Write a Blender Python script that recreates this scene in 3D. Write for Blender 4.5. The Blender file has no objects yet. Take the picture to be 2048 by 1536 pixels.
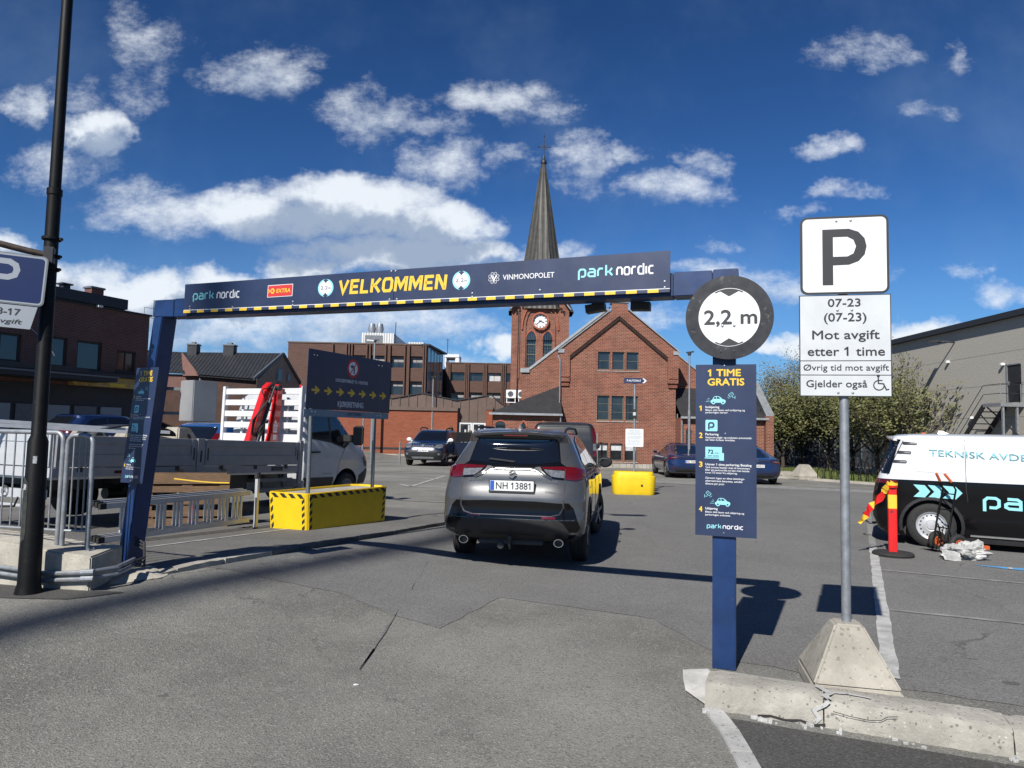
import bpy, bmesh, math, random
from mathutils import Vector, Matrix
random.seed(7)
R = math.radians
SC = bpy.context.scene
COL = SC.collection

# ------------------------------------------------------------------ camera
EYE = 1.62
PITCH = math.atan(97 / 1420.0)
ROLL = R(1.2)
cam_d = bpy.data.cameras.new('camera')
cam = bpy.data.objects.new('camera', cam_d)
COL.objects.link(cam)
cam_d.sensor_width = 36
cam_d.lens = 1420 / 2048 * 36
cam_d.clip_start = 0.05
cam_d.clip_end = 6000
cam.matrix_world = Matrix.Translation((0, 0, EYE)) @ Matrix.Rotation(math.pi / 2 + PITCH, 4, 'X') @ Matrix.Rotation(ROLL, 4, 'Z')
SC.camera = cam
SC.view_settings.view_transform = 'Standard'
SC.view_settings.look = 'None'
SC.view_settings.exposure = 0.55
SC.view_settings.gamma = 1
SC.view_settings.use_curve_mapping = False
SC.cycles.max_bounces = 6
SC.cycles.transparent_max_bounces = 12

# ------------------------------------------------------------------ sun and sky
SUNV = Vector((-0.5, -1.05, 1.0)).normalized()
sd = bpy.data.lights.new('sun', 'SUN')
sd.energy = 4.9
sd.angle = R(0.53)
sd.color = (1.0, 0.955, 0.89)
so = bpy.data.objects.new('sun', sd)
COL.objects.link(so)
so.rotation_euler = SUNV.to_track_quat('Z', 'Y').to_euler()
so.location = (-20, -40, 40)

world = bpy.data.worlds.new('World')
SC.world = world
world.use_nodes = True
WN = world.node_tree
WN.nodes.clear()


class NT:
    """small helper for writing node trees"""
    def __init__(s, tree): s.t = tree; s.k = 0
    def n(s, typ, **kw):
        nd = s.t.nodes.new(typ)
        for k, v in kw.items(): setattr(nd, k, v)
        return nd
    def link(s, a, b): s.t.links.new(a, b)
    def set(s, sock, val):
        if isinstance(val, bpy.types.NodeSocket): s.t.links.new(val, sock)
        elif val is not None: sock.default_value = val
    def math(s, op, a, b=None, c=None, clamp=False):
        nd = s.n('ShaderNodeMath', operation=op, use_clamp=clamp)
        s.set(nd.inputs[0], a)
        if b is not None: s.set(nd.inputs[1], b)
        if c is not None: s.set(nd.inputs[2], c)
        return nd.outputs[0]
    def vmath(s, op, a, b=None, c=None):
        nd = s.n('ShaderNodeVectorMath', operation=op)
        s.set(nd.inputs[0], a)
        if b is not None: s.set(nd.inputs[1], b)
        if c is not None: s.set(nd.inputs[2], c)
        return nd.outputs['Value'] if op in ('DOT_PRODUCT', 'LENGTH') else nd.outputs['Vector']
    def noise(s, vec, scale, detail=4, rough=.5, out='Fac', dist=0.0):
        nd = s.n('ShaderNodeTexNoise')
        if vec is not None: s.link(vec, nd.inputs['Vector'])
        nd.inputs['Scale'].default_value = scale
        nd.inputs['Detail'].default_value = detail
        nd.inputs['Roughness'].default_value = rough
        nd.inputs['Distortion'].default_value = dist
        return nd.outputs[out]
    def ramp(s, fac, stops, interp='LINEAR'):
        nd = s.n('ShaderNodeValToRGB')
        nd.color_ramp.interpolation = interp
        el = nd.color_ramp.elements
        while len(el) < len(stops): el.new(.5)
        for e, (p, c) in zip(el, stops):
            e.position = p
            e.color = (c, c, c, 1) if not isinstance(c, tuple) else (*c, 1)
        s.set(nd.inputs[0], fac)
        return nd.outputs[0]
    def mix(s, fac, a, b, typ='MIX'):
        nd = s.n('ShaderNodeMix', data_type='RGBA', blend_type=typ)
        s.set(nd.inputs[0], fac)
        for sock, v in ((nd.inputs[6], a), (nd.inputs[7], b)):
            if isinstance(v, tuple): sock.default_value = (*v, 1)
            else: s.set(sock, v)
        return nd.outputs[2]
    def smooth(s, x, lo, hi):
        nd = s.n('ShaderNodeMapRange', interpolation_type='SMOOTHSTEP')
        s.set(nd.inputs[0], x)
        nd.inputs[1].default_value = lo; nd.inputs[2].default_value = hi
        return nd.outputs[0]


def tan_uv(px, py):
    """direction of a cloud as tangents (x/y, z/y)"""
    x, y = (px - 1024) / 1420.0, -(py - 768) / 1420.0
    a = x * math.cos(ROLL) - y * math.sin(ROLL)
    b = x * math.sin(ROLL) + y * math.cos(ROLL)
    f = math.cos(PITCH) - b * math.sin(PITCH)
    return a / f, (math.sin(PITCH) + b * math.cos(PITCH)) / f

# cumulus banks: direction, half sizes, thickness
CLOUDS = [(700, 405, 200, 62, 1.2), (620, 440, 260, 55, 1.1), (400, 440, 200, 48, .95), (300, 400, 130, 40, .6), (860, 450, 150, 55, 1.1),
          (800, 515, 240, 42, 1.0), (950, 440, 60, 24, .6), (420, 570, 120, 32, 1.0), (600, 548, 90, 34, 1.0), (900, 505, 150, 34, 1.1),
          (1120, 508, 75, 30, .95), (1050, 560, 160, 50, .8),
          (40, 205, 62, 48, .85), (205, 255, 82, 60, 1.05), (110, 325, 150, 48, .62), (150, 185, 60, 38, .4),
          (285, 75, 80, 50, .55), (520, 142, 130, 58, .85), (290, 170, 60, 55, .38), (640, 120, 50, 30, .3),
          (740, 222, 100, 62, .62), (850, 260, 60, 30, .4), (880, 330, 95, 52, .72), (990, 215, 125, 38, .85), (1080, 200, 50, 32, .6),
          (1150, 315, 68, 70, .85), (1240, 302, 60, 24, .65), (1340, 372, 120, 42, .85), (1400, 320, 70, 30, .55), (1015, 312, 50, 24, .55),
          (1655, 290, 70, 27, .9), (1730, 105, 105, 42, .6), (1905, 112, 38, 42, .55), (1680, 385, 60, 24, .7), (1870, 235, 80, 20, .35), (1640, 420, 50, 18, .5),
          (0, 490, 90, 42, 1.0), (90, 570, 170, 62, 1.0), (250, 600, 130, 50, 1.1), (480, 650, 300, 55, .95), (760, 640, 240, 48, .9), (1000, 688, 60, 26, 1.1),
          (1400, 548, 100, 22, .9), (1560, 570, 130, 34, .75), (1570, 690, 90, 28, 1.0), (1850, 672, 130, 34, 1.05), (1940, 548, 60, 16, .5), (2030, 595, 70, 30, .8),
          (1300, 640, 120, 26, .5), (1420, 500, 60, 16, .45), (640, 720, 500, 26, .6), (1700, 560, 90, 24, .6)]


def cloud_group(light=False):
    g = bpy.data.node_groups.new('cloud_field', 'ShaderNodeTree')
    g.interface.new_socket('P', in_out='INPUT', socket_type='NodeSocketVector')
    g.interface.new_socket('F', in_out='OUTPUT', socket_type='NodeSocketFloat')
    t = NT(g)
    gi, go = g.nodes.new('NodeGroupInput'), g.nodes.new('NodeGroupOutput')
    P = gi.outputs[0]
    w = t.vmath('SUBTRACT', t.noise(P, 9.0 if light else 5.0, 5, .62, 'Color'), (.5, .5, .5))
    w2 = t.vmath('SUBTRACT', t.noise(P, 17.0, 3, .6, 'Color'), (.5, .5, .5))
    Pw = t.vmath('MULTIPLY_ADD', w, (.25, .10, 0), P)
    Pw = t.vmath('MULTIPLY_ADD', w2, (.045, .022, 0), Pw)
    cur = None
    for (px, py, rx, ry, st) in CLOUDS:
        if light and rx * ry < 3500: continue
        st = st + .6 if st >= 1 else st
        u, v = tan_uv(px, py)
        sx, sy = 1420.0 / (rx * 1.15), 1420.0 / (ry * 1.15)
        q = t.vmath('MULTIPLY_ADD', Pw, (sx, sy, 0), (-u * sx, -v * sy, 0))
        d = t.vmath('DOT_PRODUCT', q, q)
        b = t.math('MULTIPLY_ADD', d, -st, st)
        cur = b if cur is None else t.math('MAXIMUM', cur, b)
    if light:
        t.link(t.math('MULTIPLY_ADD', t.math('SUBTRACT', t.noise(P, 13.0, 4, .6), .5), 1.6, cur), go.inputs[0])
        return g
    det = t.noise(t.vmath('MULTIPLY', P, (1.0, 1.5, 1)), 17.0, 8, .72)
    f = t.math('MULTIPLY_ADD', t.math('SUBTRACT', det, .5), 2.3, t.math('MAXIMUM', cur, -1.2))
    t.link(f, go.inputs[0])
    return g


W = NT(WN)
tc = W.n('ShaderNodeTexCoord')
DIR = tc.outputs['Generated']
sky = W.n('ShaderNodeTexSky', sky_type='NISHITA', sun_disc=False)
sky.sun_elevation = math.asin(SUNV.z)
sky.sun_rotation = math.atan2(SUNV.x, SUNV.y)
sky.altitude = 900
sky.air_density = 1.0
sky.dust_density = 0.15
sky.ozone_density = 3.0
sx = W.n('ShaderNodeSeparateXYZ'); W.link(DIR, sx.inputs[0])
ysafe = W.math('MAXIMUM', sx.outputs[1], .08)
cp = W.n('ShaderNodeCombineXYZ')
W.link(W.math('DIVIDE', sx.outputs[0], ysafe), cp.inputs[0])
W.link(W.math('DIVIDE', sx.outputs[2], ysafe), cp.inputs[1])
UV = cp.outputs[0]
CG = cloud_group()
g1 = W.n('ShaderNodeGroup', node_tree=CG); W.link(UV, g1.inputs[0])
g2 = W.n('ShaderNodeGroup', node_tree=cloud_group(True)); W.link(W.vmath('ADD', UV, (-.006, .032, 0)), g2.inputs[0])
front = W.smooth(sx.outputs[1], .30, .55)
# the rest of the sky carries the same kind of broken cloud
cp2 = W.n('ShaderNodeCombineXYZ')
zz = W.math('ADD', W.math('MAXIMUM', sx.outputs[2], 0.0), .12)
W.link(W.math('DIVIDE', sx.outputs[0], zz), cp2.inputs[0])
W.link(W.math('DIVIDE', sx.outputs[1], zz), cp2.inputs[1])
gen = W.math('MULTIPLY_ADD', W.noise(cp2.outputs[0], .9, 8, .6), 6.0, -4.1)
fld = W.n('ShaderNodeMix', data_type='FLOAT')
W.link(front, fld.inputs[0]); W.link(gen, fld.inputs[2]); W.link(g1.outputs[0], fld.inputs[3])
dens = W.math('MULTIPLY', W.smooth(fld.outputs[0], -.05, 1.45), .97)
veil = W.math('MULTIPLY', W.math('MULTIPLY', W.smooth(W.noise(UV, 3.2, 5, .6), .42, .85), .16), front)
# thick cloud is grey inside and white along its upper, sunlit rim
dark_ = W.math('MULTIPLY', W.smooth(g2.outputs[0], .25, 1.35), .92)
lit = W.math('SUBTRACT', 1.0, dark_)
ccol = W.mix(lit, (2.75, 3.55, 4.9), (7.6, 8.1, 8.7))
gm = W.n('ShaderNodeGamma'); gm.inputs[1].default_value = 1.4
W.link(sky.outputs[0], gm.inputs[0])
skyc = W.mix(1.0, gm.outputs[0], (.20, .32, .405), 'MULTIPLY')
skyc = W.mix(W.math('MULTIPLY', W.smooth(sx.outputs[2], .30, -.02), .75), skyc, (1.55, 3.3, 5.9))
m1 = W.mix(veil, skyc, (3.2, 4.4, 5.8))
m2 = W.mix(dens, m1, ccol)
m3 = W.mix(W.smooth(sx.outputs[2], -.02, .0), (1.2, 1.25, 1.3), m2)
bg = W.n('ShaderNodeBackground'); bg.inputs[1].default_value = 0.0776
W.link(m3, bg.inputs[0])
wo = W.n('ShaderNodeOutputWorld'); W.link(bg.outputs[0], wo.inputs[0])
world.cycles.sampling_method = 'MANUAL'
world.cycles.sample_map_resolution = 512

# ------------------------------------------------------------------ helpers
_tc = {}


def text_geo(body, bold=0.0, shear=0.0):
    key = (body, bold, shear)
    if key in _tc: return _tc[key]
    cu = bpy.data.curves.new('t', 'FONT')
    cu.body = body; cu.resolution_u = 3; cu.offset = bold; cu.shear = shear
    ob = bpy.data.objects.new('t', cu)
    COL.objects.link(ob)
    bpy.context.view_layer.update()
    me = ob.evaluated_get(bpy.context.evaluated_depsgraph_get()).to_mesh()
    v = [(p.co.x, p.co.y) for p in me.vertices]
    f = [tuple(p.vertices) for p in me.polygons]
    COL.objects.unlink(ob); bpy.data.objects.remove(ob); bpy.data.curves.remove(cu)
    for i, ch in enumerate(body):
        if ch == '1':               # give the figure one its flag
            xr = (max(p[0] for p in v) if i == len(body) - 1 else max(p[0] for p in text_geo(body[:i + 1], bold, shear)[0])); b = len(v)
            v += [(xr - .02, CAPH), (xr - .07, CAPH), (xr - .24, CAPH * .80), (xr - .24, CAPH * .66), (xr - .04, CAPH * .82)]; f.append((b, b + 1, b + 2, b + 3, b + 4))
    _tc[key] = (v, f)
    return _tc[key]


CAPH = .69
CAP = CAPH = max(p[1] for p in text_geo('H')[0])
GL = {'p': (.9, [[(0, -.42), (0, .72), (.2, 1), (.7, 1), (.9, .8), (.9, .2), (.7, 0), (.3, 0)]]),
      'a': (.9, [[(.1, 1), (.7, 1), (.9, .8), (.9, 0), (.2, 0), (0, .15), (0, .42), (.15, .56), (.8, .56)]]),
      'r': (.7, [[(0, 0), (0, .72), (.2, 1), (.68, 1)]]),
      'k': (.85, [[(0, 1.45), (0, 0)], [(.05, .5), (.42, .5), (.8, 1)], [(.42, .5), (.84, 0)]]),
      'n': (.9, [[(0, 0), (0, .72), (.2, 1), (.7, 1), (.9, .8), (.9, 0)]]),
      'o': (.9, [[(.45, 0), (.7, 0), (.9, .2), (.9, .8), (.7, 1), (.2, 1), (0, .8), (0, .2), (.2, 0), (.46, 0)]]),
      'd': (.9, [[(.9, 1.4), (.9, 0), (.2, 0), (0, .2), (0, .8), (.2, 1), (.62, 1)]]),
      'i': (.12, [[(.06, 0), (.06, 1)]]),
      'c': (.75, [[(.75, 1), (.2, 1), (0, .8), (0, .2), (.2, 0), (.75, 0)]])}


def V3(p): return Vector((p[0], p[1], p[2]))


class MB:
    """collects faces for one mesh"""
    def __init__(s):
        s.v = []; s.f = []; s.m = []; s.mi = 0; s.T = None

    def add(s, verts, faces):
        b = len(s.v)
        if s.T is not None: verts = [s.T @ V3(p) for p in verts]
        s.v += [tuple(p) for p in verts]
        for f in faces:
            s.f.append(tuple(i + b for i in f)); s.m.append(s.mi)
        return s

    def box(s, a, b):
        x0, y0, z0 = a; x1, y1, z1 = b
        s.add([(x0, y0, z0), (x1, y0, z0), (x1, y1, z0), (x0, y1, z0), (x0, y0, z1), (x1, y0, z1), (x1, y1, z1), (x0, y1, z1)],
              [(0, 3, 2, 1), (4, 5, 6, 7), (0, 1, 5, 4), (1, 2, 6, 5), (2, 3, 7, 6), (3, 0, 4, 7)])
        return s

    def bar(s, p, q, w, h, up=(0, 0, 1)):
        p, q = V3(p), V3(q)
        d = (q - p).normalized(); up = V3(up)
        if abs(d.dot(up)) > .98: up = Vector((1, 0, 0))
        sx_ = d.cross(up).normalized(); uz = sx_.cross(d).normalized()
        vs = []
        for c in (p, q):
            for a, b in ((-1, -1), (1, -1), (1, 1), (-1, 1)):
                vs.append(c + sx_ * a * w / 2 + uz * b * h / 2)
        s.add(vs, [(0, 1, 2, 3), (7, 6, 5, 4), (0, 4, 5, 1), (1, 5, 6, 2), (2, 6, 7, 3), (3, 7, 4, 0)])
        return s

    def cyl(s, p, q, r, r2=None, n=12, cap=True):
        p, q = V3(p), V3(q)
        r2 = r if r2 is None else r2
        d = (q - p).normalized()
        u = d.orthogonal().normalized(); w = d.cross(u)
        vs = []
        for c, rr in ((p, r), (q, r2)):
            for i in range(n):
                a = 2 * math.pi * i / n
                vs.append(c + (u * math.cos(a) + w * math.sin(a)) * rr)
        fs = [(i, (i + 1) % n, n + (i + 1) % n, n + i) for i in range(n)]
        if cap: fs += [tuple(reversed(range(n))), tuple(range(n, 2 * n))]
        s.add(vs, fs)
        return s

    def tube(s, pts, r, n=8, closed=False):
        pts = [V3(p) for p in pts]
        N = len(pts); vs = []
        prev = None
        for i, p in enumerate(pts):
            a = pts[i - 1] if (i > 0 or closed) else p
            b = pts[(i + 1) % N] if (i < N - 1 or closed) else p
            d = (b - a).normalized()
            if prev is None: u = d.orthogonal().normalized()
            else:
                u = (prev - d * prev.dot(d))
                u = u.normalized() if u.length > 1e-6 else d.orthogonal().normalized()
            prev = u
            w = d.cross(u)
            rr = r[i] if isinstance(r, (list, tuple)) else r
            for k in range(n):
                t = 2 * math.pi * k / n
                vs.append(p + (u * math.cos(t) + w * math.sin(t)) * rr)
        fs = []
        for i in range(N if closed else N - 1):
            j = (i + 1) % N
            for k in range(n):
                l = (k + 1) % n
                fs.append((i * n + k, i * n + l, j * n + l, j * n + k))
        if not closed: fs += [tuple(reversed(range(n))), tuple(range((N - 1) * n, N * n))]
        s.add(vs, fs)
        return s

    def poly(s, pts2, O, U, Vv, t=0.0):
        """polygon in plane (O,U,V); with thickness t along the normal U x V"""
        O, U, Vv = V3(O), V3(U), V3(Vv)
        N = U.cross(Vv).normalized()
        n = len(pts2)
        a = [O + U * x + Vv * y for x, y in pts2]
        area = sum(pts2[i][0] * pts2[(i + 1) % n][1] - pts2[(i + 1) % n][0] * pts2[i][1] for i in range(n))
        top = [p + N * t for p in a]
        if t == 0:
            s.add(a, [tuple(range(n)) if area > 0 else tuple(reversed(range(n)))])
        else:
            fs = [tuple(reversed(range(n))), tuple(range(n, 2 * n))] + [(i, (i + 1) % n, n + (i + 1) % n, n + i) for i in range(n)]
            if area * t < 0: fs = [tuple(reversed(f)) for f in fs]
            s.add(a + top, fs)
        return s

    def prism(s, pts2, z0, z1): return s.poly(pts2, (0, 0, z0), (1, 0, 0), (0, 1, 0), z1 - z0)

    def disc(s, c, U, Vv, r, n=32, t=0.0, ry=None):
        ry = ry or r
        return s.poly([(r * math.cos(2 * math.pi * i / n), ry * math.sin(2 * math.pi * i / n)) for i in range(n)], c, U, Vv, t)

    def ring(s, c, U, Vv, r0, r1, n=32, t=0.0, a0=0, a1=360):
        c, U, Vv = V3(c), V3(U), V3(Vv)
        N = U.cross(Vv).normalized()
        full = (a1 - a0) >= 360
        k = n if full else n + 1
        vs = []
        for i in range(k):
            a = R(a0 + (a1 - a0) * i / n)
            d = U * math.cos(a) + Vv * math.sin(a)
            vs += [c + d * r0, c + d * r1, c + d * r0 + N * t, c + d * r1 + N * t]
        fs = []
        for i in range(n):
            j = (i + 1) % k
            A, B = 4 * i, 4 * j
            fs.append((A + 2, A + 3, B + 3, B + 2))
            if t:
                fs += [(A, B, B + 1, A + 1), (A + 1, B + 1, B + 3, A + 3), (A, A + 2, B + 2, B)]
        s.add(vs, fs)
        return s

    def lathe(s, prof, c, axis, n=24):
        """prof: (distance along axis, radius)"""
        c, ax = V3(c), V3(axis).normalized()
        u = ax.orthogonal().normalized(); w = ax.cross(u)
        vs = []
        for a, r in prof:
            for i in range(n):
                t = 2 * math.pi * i / n
                vs.append(c + ax * a + (u * math.cos(t) + w * math.sin(t)) * r)
        fs = []
        for j in range(len(prof) - 1):
            for i in range(n):
                k = (i + 1) % n
                fs.append((j * n + i, j * n + k, (j + 1) * n + k, (j + 1) * n + i))
        s.add(vs, fs)
        return s

    def strip(s, pts2, w, O, U, Vv, closed=False):
        """flat ribbon along a polyline in a plane"""
        O, U, Vv = V3(O), V3(U), V3(Vv)
        P = [Vector((x, y)) for x, y in pts2]
        n = len(P); vs = []
        for i in range(n):
            a = P[i - 1] if (i > 0 or closed) else None
            b = P[(i + 1) % n] if (i < n - 1 or closed) else None
            d1 = (P[i] - a).normalized() if a is not None else None
            d2 = (b - P[i]).normalized() if b is not None else None
            d1 = d1 or d2; d2 = d2 or d1
            n1 = Vector((-d1.y, d1.x)); n2 = Vector((-d2.y, d2.x))
            m = (n1 + n2)
            m = m.normalized() if m.length > 1e-4 else n1
            k = w / 2 / max(.45, m.dot(n1))
            for sg in (1, -1):
                q = P[i] + m * k * sg
                vs.append(O + U * q.x + Vv * q.y)
        s.add(vs, [(2 * i + 1, 2 * ((i + 1) % n) + 1, 2 * ((i + 1) % n), 2 * i) for i in range(n if closed else n - 1)])
        return s

    def text(s, body, x0, x1, y, cap, O, U, Vv, bold=0.0, shear=0.0, eps=.0015):
        """lettering fitted between x0 and x1 on base line y"""
        v, f = text_geo(body, 0.0, shear)
        O, U, Vv = V3(O), V3(U), V3(Vv)
        N = U.cross(Vv).normalized()
        if bold > .006:
            # heavier strokes: the same outlines again, shifted a little
            w_ = min(bold, .04) * 1.3 * cap
            for k_, (dx, dy) in enumerate(((-w_, 0), (w_, 0), (0, w_), (0, -w_))):
                s.text(body, x0 + w_ + dx, x1 - w_ + dx, y + dy, cap, O, U, Vv, 0.0, shear, eps + .00012 * (k_ + 1))
            x0 += w_; x1 -= w_
        a, b = min(p[0] for p in v), max(p[0] for p in v)
        kx = (x1 - x0) / (b - a); ky = cap / CAP
        s.add([O + U * (x0 + (p[0] - a) * kx) + Vv * (y + p[1] * ky) + N * eps for p in v], f)
        return s

    def logo(s, word, x0, x1, y, h, O, U, Vv, sw=.24, eps=.0015):
        O, U, Vv = V3(O), V3(U), V3(Vv)
        O = O + U.cross(Vv).normalized() * eps
        tot = sum(GL[c][0] for c in word) + .42 * (len(word) - 1)
        k = (x1 - x0) / tot; x = x0
        for c in word:
            wd, st = GL[c]
            for pl in st:
                s.strip([(x + p[0] * k, y + p[1] * h) for p in pl], sw * min(h, k * 1.2), O, U, Vv)
            x += (wd + .42) * k
        return s

    def build(s, name, mats, parent=None, bevel=0.0, smooth=35, merge=False, seg=2):
        me = bpy.data.meshes.new(name)
        me.from_pydata(s.v, [], s.f)
        if not isinstance(mats, (list, tuple)): mats = [mats]
        for m in mats: me.materials.append(m)
        if len(mats) > 1: me.polygons.foreach_set('material_index', s.m)
        if bevel or merge:
            bm = bmesh.new(); bm.from_mesh(me)
            if merge: bmesh.ops.remove_doubles(bm, verts=bm.verts, dist=1e-4)
            if bevel:
                es = [e for e in bm.edges if len(e.link_faces) == 2 and e.calc_face_angle(0) > .5]
                bmesh.ops.bevel(bm, geom=es, offset=bevel, segments=seg, affect='EDGES', clamp_overlap=True)
            bm.to_mesh(me); bm.free()
        me.validate()
        uvs(me)
        if smooth:
            me.polygons.foreach_set('use_smooth', [True] * len(me.polygons))
            me.set_sharp_from_angle(angle=R(smooth))
        o = bpy.data.objects.new(name, me)
        COL.objects.link(o)
        if parent is not None: o.parent = parent
        if name in ('lettering', 'warning_strip', 'crumbs'): o['kind'] = 'stuff'      # flat print
        return o


def uvs(me):
    lay = me.uv_layers.new(name='uv')
    co = me.vertices
    dat = lay.data
    for p in me.polygons:
        n = p.normal
        if abs(n.z) > .75:
            for li in p.loop_indices:
                c = co[me.loops[li].vertex_index].co
                dat[li].uv = (c.x, c.y)
        else:
            l = math.hypot(n.x, n.y) or 1
            tx, ty = -n.y / l, n.x / l
            for li in p.loop_indices:
                c = co[me.loops[li].vertex_index].co
                dat[li].uv = (c.x * tx + c.y * ty, c.z)


def thing(name, label, cat, loc=(0, 0, 0), rz=0.0, group=None, scale=1.0):
    o = bpy.data.objects.new(name, None)
    COL.objects.link(o)
    o.location = loc; o.rotation_euler = (0, 0, rz); o.scale = (scale,) * 3
    o.empty_display_size = .2
    o['label'] = label; o['category'] = cat
    if group: o['group'] = group
    return o


def tag(o, label, cat, group=None):
    o['label'] = label; o['category'] = cat
    if group: o['group'] = group
    return o


def struct(o, kind='structure'):
    o['kind'] = kind
    return o


def clone(o, parent, loc=None, rot=None):
    c = o.copy()
    COL.objects.link(c); c.parent = parent
    if loc is not None: c.location = loc
    if rot is not None: c.rotation_euler = rot
    for ch in [x for x in o.children]:
        clone(ch, c)
    return c


def clamp(x, a=0.0, b=1.0): return max(a, min(b, x))
def S(x): x = clamp(x); return x * x * (3 - 2 * x)
def lerp(a, b, t): return a + (b - a) * t

# ------------------------------------------------------------------ materials
def newmat(name):
    m = bpy.data.materials.new(name); m.use_nodes = True
    t = NT(m.node_tree)
    b = m.node_tree.nodes['Principled BSDF']
    return m, t, b


KALB = .78     # the whole place a touch darker: real-world base colours under a strong sun


def mat(name, col, rough=.6, metal=0.0, var=.12, vs=3.0, bump=0.0, bs=60.0, coat=0.0, spec=.5, rv=0.0, det=5, speck=0.0, speckc=(.02, .02, .02), specks=40.0, emit=0):
    col = tuple(x * KALB for x in col)
    m, t, b = newmat(name)
    o = t.n('ShaderNodeTexCoord').outputs['Object']
    base = (*col, 1)
    if var or speck:
        n = t.noise(o, vs, det, .62)
        c = t.mix(t.smooth(n, .3, .7), tuple(x * (1 - var) for x in col), tuple(min(1, x * (1 + var)) for x in col))
        if speck:
            n2 = t.noise(o, specks, 3, .7)
            c = t.mix(t.math('MULTIPLY', t.smooth(n2, .60, .72), speck), c, speckc)
        t.link(c, b.inputs['Base Color'])
    else: b.inputs['Base Color'].default_value = base
    b.inputs['Roughness'].default_value = rough
    if rv:
        t.link(t.math('MULTIPLY_ADD', t.noise(o, vs * 2.3, 4, .6), rv * 2, rough - rv), b.inputs['Roughness'])
    b.inputs['Metallic'].default_value = metal
    b.inputs['Specular IOR Level'].default_value = spec
    if coat:
        b.inputs['Coat Weight'].default_value = coat
        b.inputs['Coat Roughness'].default_value = .04
    if bump:
        bn = t.n('ShaderNodeBump'); bn.inputs['Strength'].default_value = 1
        bn.inputs['Distance'].default_value = bump
        t.link(t.noise(o, bs, 5, .6), bn.inputs['Height'])
        t.link(bn.outputs[0], b.inputs['Normal'])
    return m


def asphalt(name, base, patchy=.22, worn=True, seed=0.0, speck=1.0):
    base = tuple(x * KALB for x in base)
    m, t, b = newmat(name)
    o0 = t.n('ShaderNodeTexCoord').outputs['Object']
    o = t.vmath('ADD', o0, (seed, seed * .7, 0))
    big = t.noise(o, .33, 5, .62)
    mid = t.noise(o, 1.9, 6, .66)
    fine = t.noise(o, 85, 3, .75)
    st = t.noise(t.vmath('MULTIPLY', o, (.55, .16, 1)), 1.1, 5, .65)
    c = t.mix(t.smooth(big, .32, .68), tuple(x * (1 - patchy) for x in base), tuple(x * (1 + patchy) for x in base))
    c = t.mix(t.math('MULTIPLY', t.smooth(mid, .42, .75), .38), c, tuple(x * 1.5 for x in base))
    c = t.mix(t.math('MULTIPLY', t.smooth(st, .5, .8), .30), c, tuple(x * .62 for x in base))
    # aggregate: dark pits and light chips
    vo = t.n('ShaderNodeTexVoronoi'); vo.inputs['Scale'].default_value = 95
    t.link(o, vo.inputs['Vector'])
    sp = t.n('ShaderNodeSeparateColor'); t.link(vo.outputs['Color'], sp.inputs[0])
    c = t.mix(t.math('MULTIPLY', t.smooth(sp.outputs[0], .80, .97), .6 * speck), c, tuple(min(1, x * 1.9) for x in base))
    c = t.mix(t.math('MULTIPLY', t.smooth(sp.outputs[1], .72, .95), .6 * speck), c, tuple(x * .38 for x in base))
    c = t.mix(t.math('MULTIPLY', t.smooth(fine, .45, .68), .55), c, tuple(x * 1.6 for x in base))
    c = t.mix(t.math('MULTIPLY', t.smooth(t.noise(o, 40, 4, .75), .50, .70), .38), c, tuple(x * .55 for x in base))
    # oil drips and small stains
    v2 = t.n('ShaderNodeTexVoronoi'); v2.inputs['Scale'].default_value = 1.7; v2.inputs['Randomness'].default_value = 1
    t.link(t.vmath('MULTIPLY_ADD', t.noise(o, 9, 3, .6, 'Color'), (.10, .10, 0), o), v2.inputs['Vector'])
    s2 = t.n('ShaderNodeSeparateColor'); t.link(v2.outputs['Color'], s2.inputs[0])
    spot = t.math('MULTIPLY', t.math('LESS_THAN', v2.outputs['Distance'], t.math('MULTIPLY', s2.outputs[0], .085)), t.math('GREATER_THAN', s2.outputs[1], .45))
    c = t.mix(t.math('MULTIPLY', spot, .55), c, tuple(x * .3 for x in base))
    if worn:
        # hairline cracks
        v3 = t.n('ShaderNodeTexVoronoi', feature='DISTANCE_TO_EDGE'); v3.inputs['Scale'].default_value = .21
        t.link(t.vmath('MULTIPLY_ADD', t.noise(o, 2.2, 7, .7, 'Color'), (.75, .75, 0), o), v3.inputs['Vector'])
        ck = t.math('MULTIPLY', t.math('LESS_THAN', v3.outputs['Distance'], .0022), t.smooth(mid, .44, .6))
        c = t.mix(t.math('MULTIPLY', ck, .6), c, tuple(x * .35 for x in base))
    t.link(c, b.inputs['Base Color'])
    b.inputs['Roughness'].default_value = .88
    b.inputs['Specular IOR Level'].default_value = .35
    bn = t.n('ShaderNodeBump'); bn.inputs['Distance'].default_value = .004; bn.inputs['Strength'].default_value = .9
    t.link(t.math('ADD', vo.outputs['Distance'], fine), bn.inputs['Height'])
    t.link(bn.outputs[0], b.inputs['Normal'])
    return m


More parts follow.
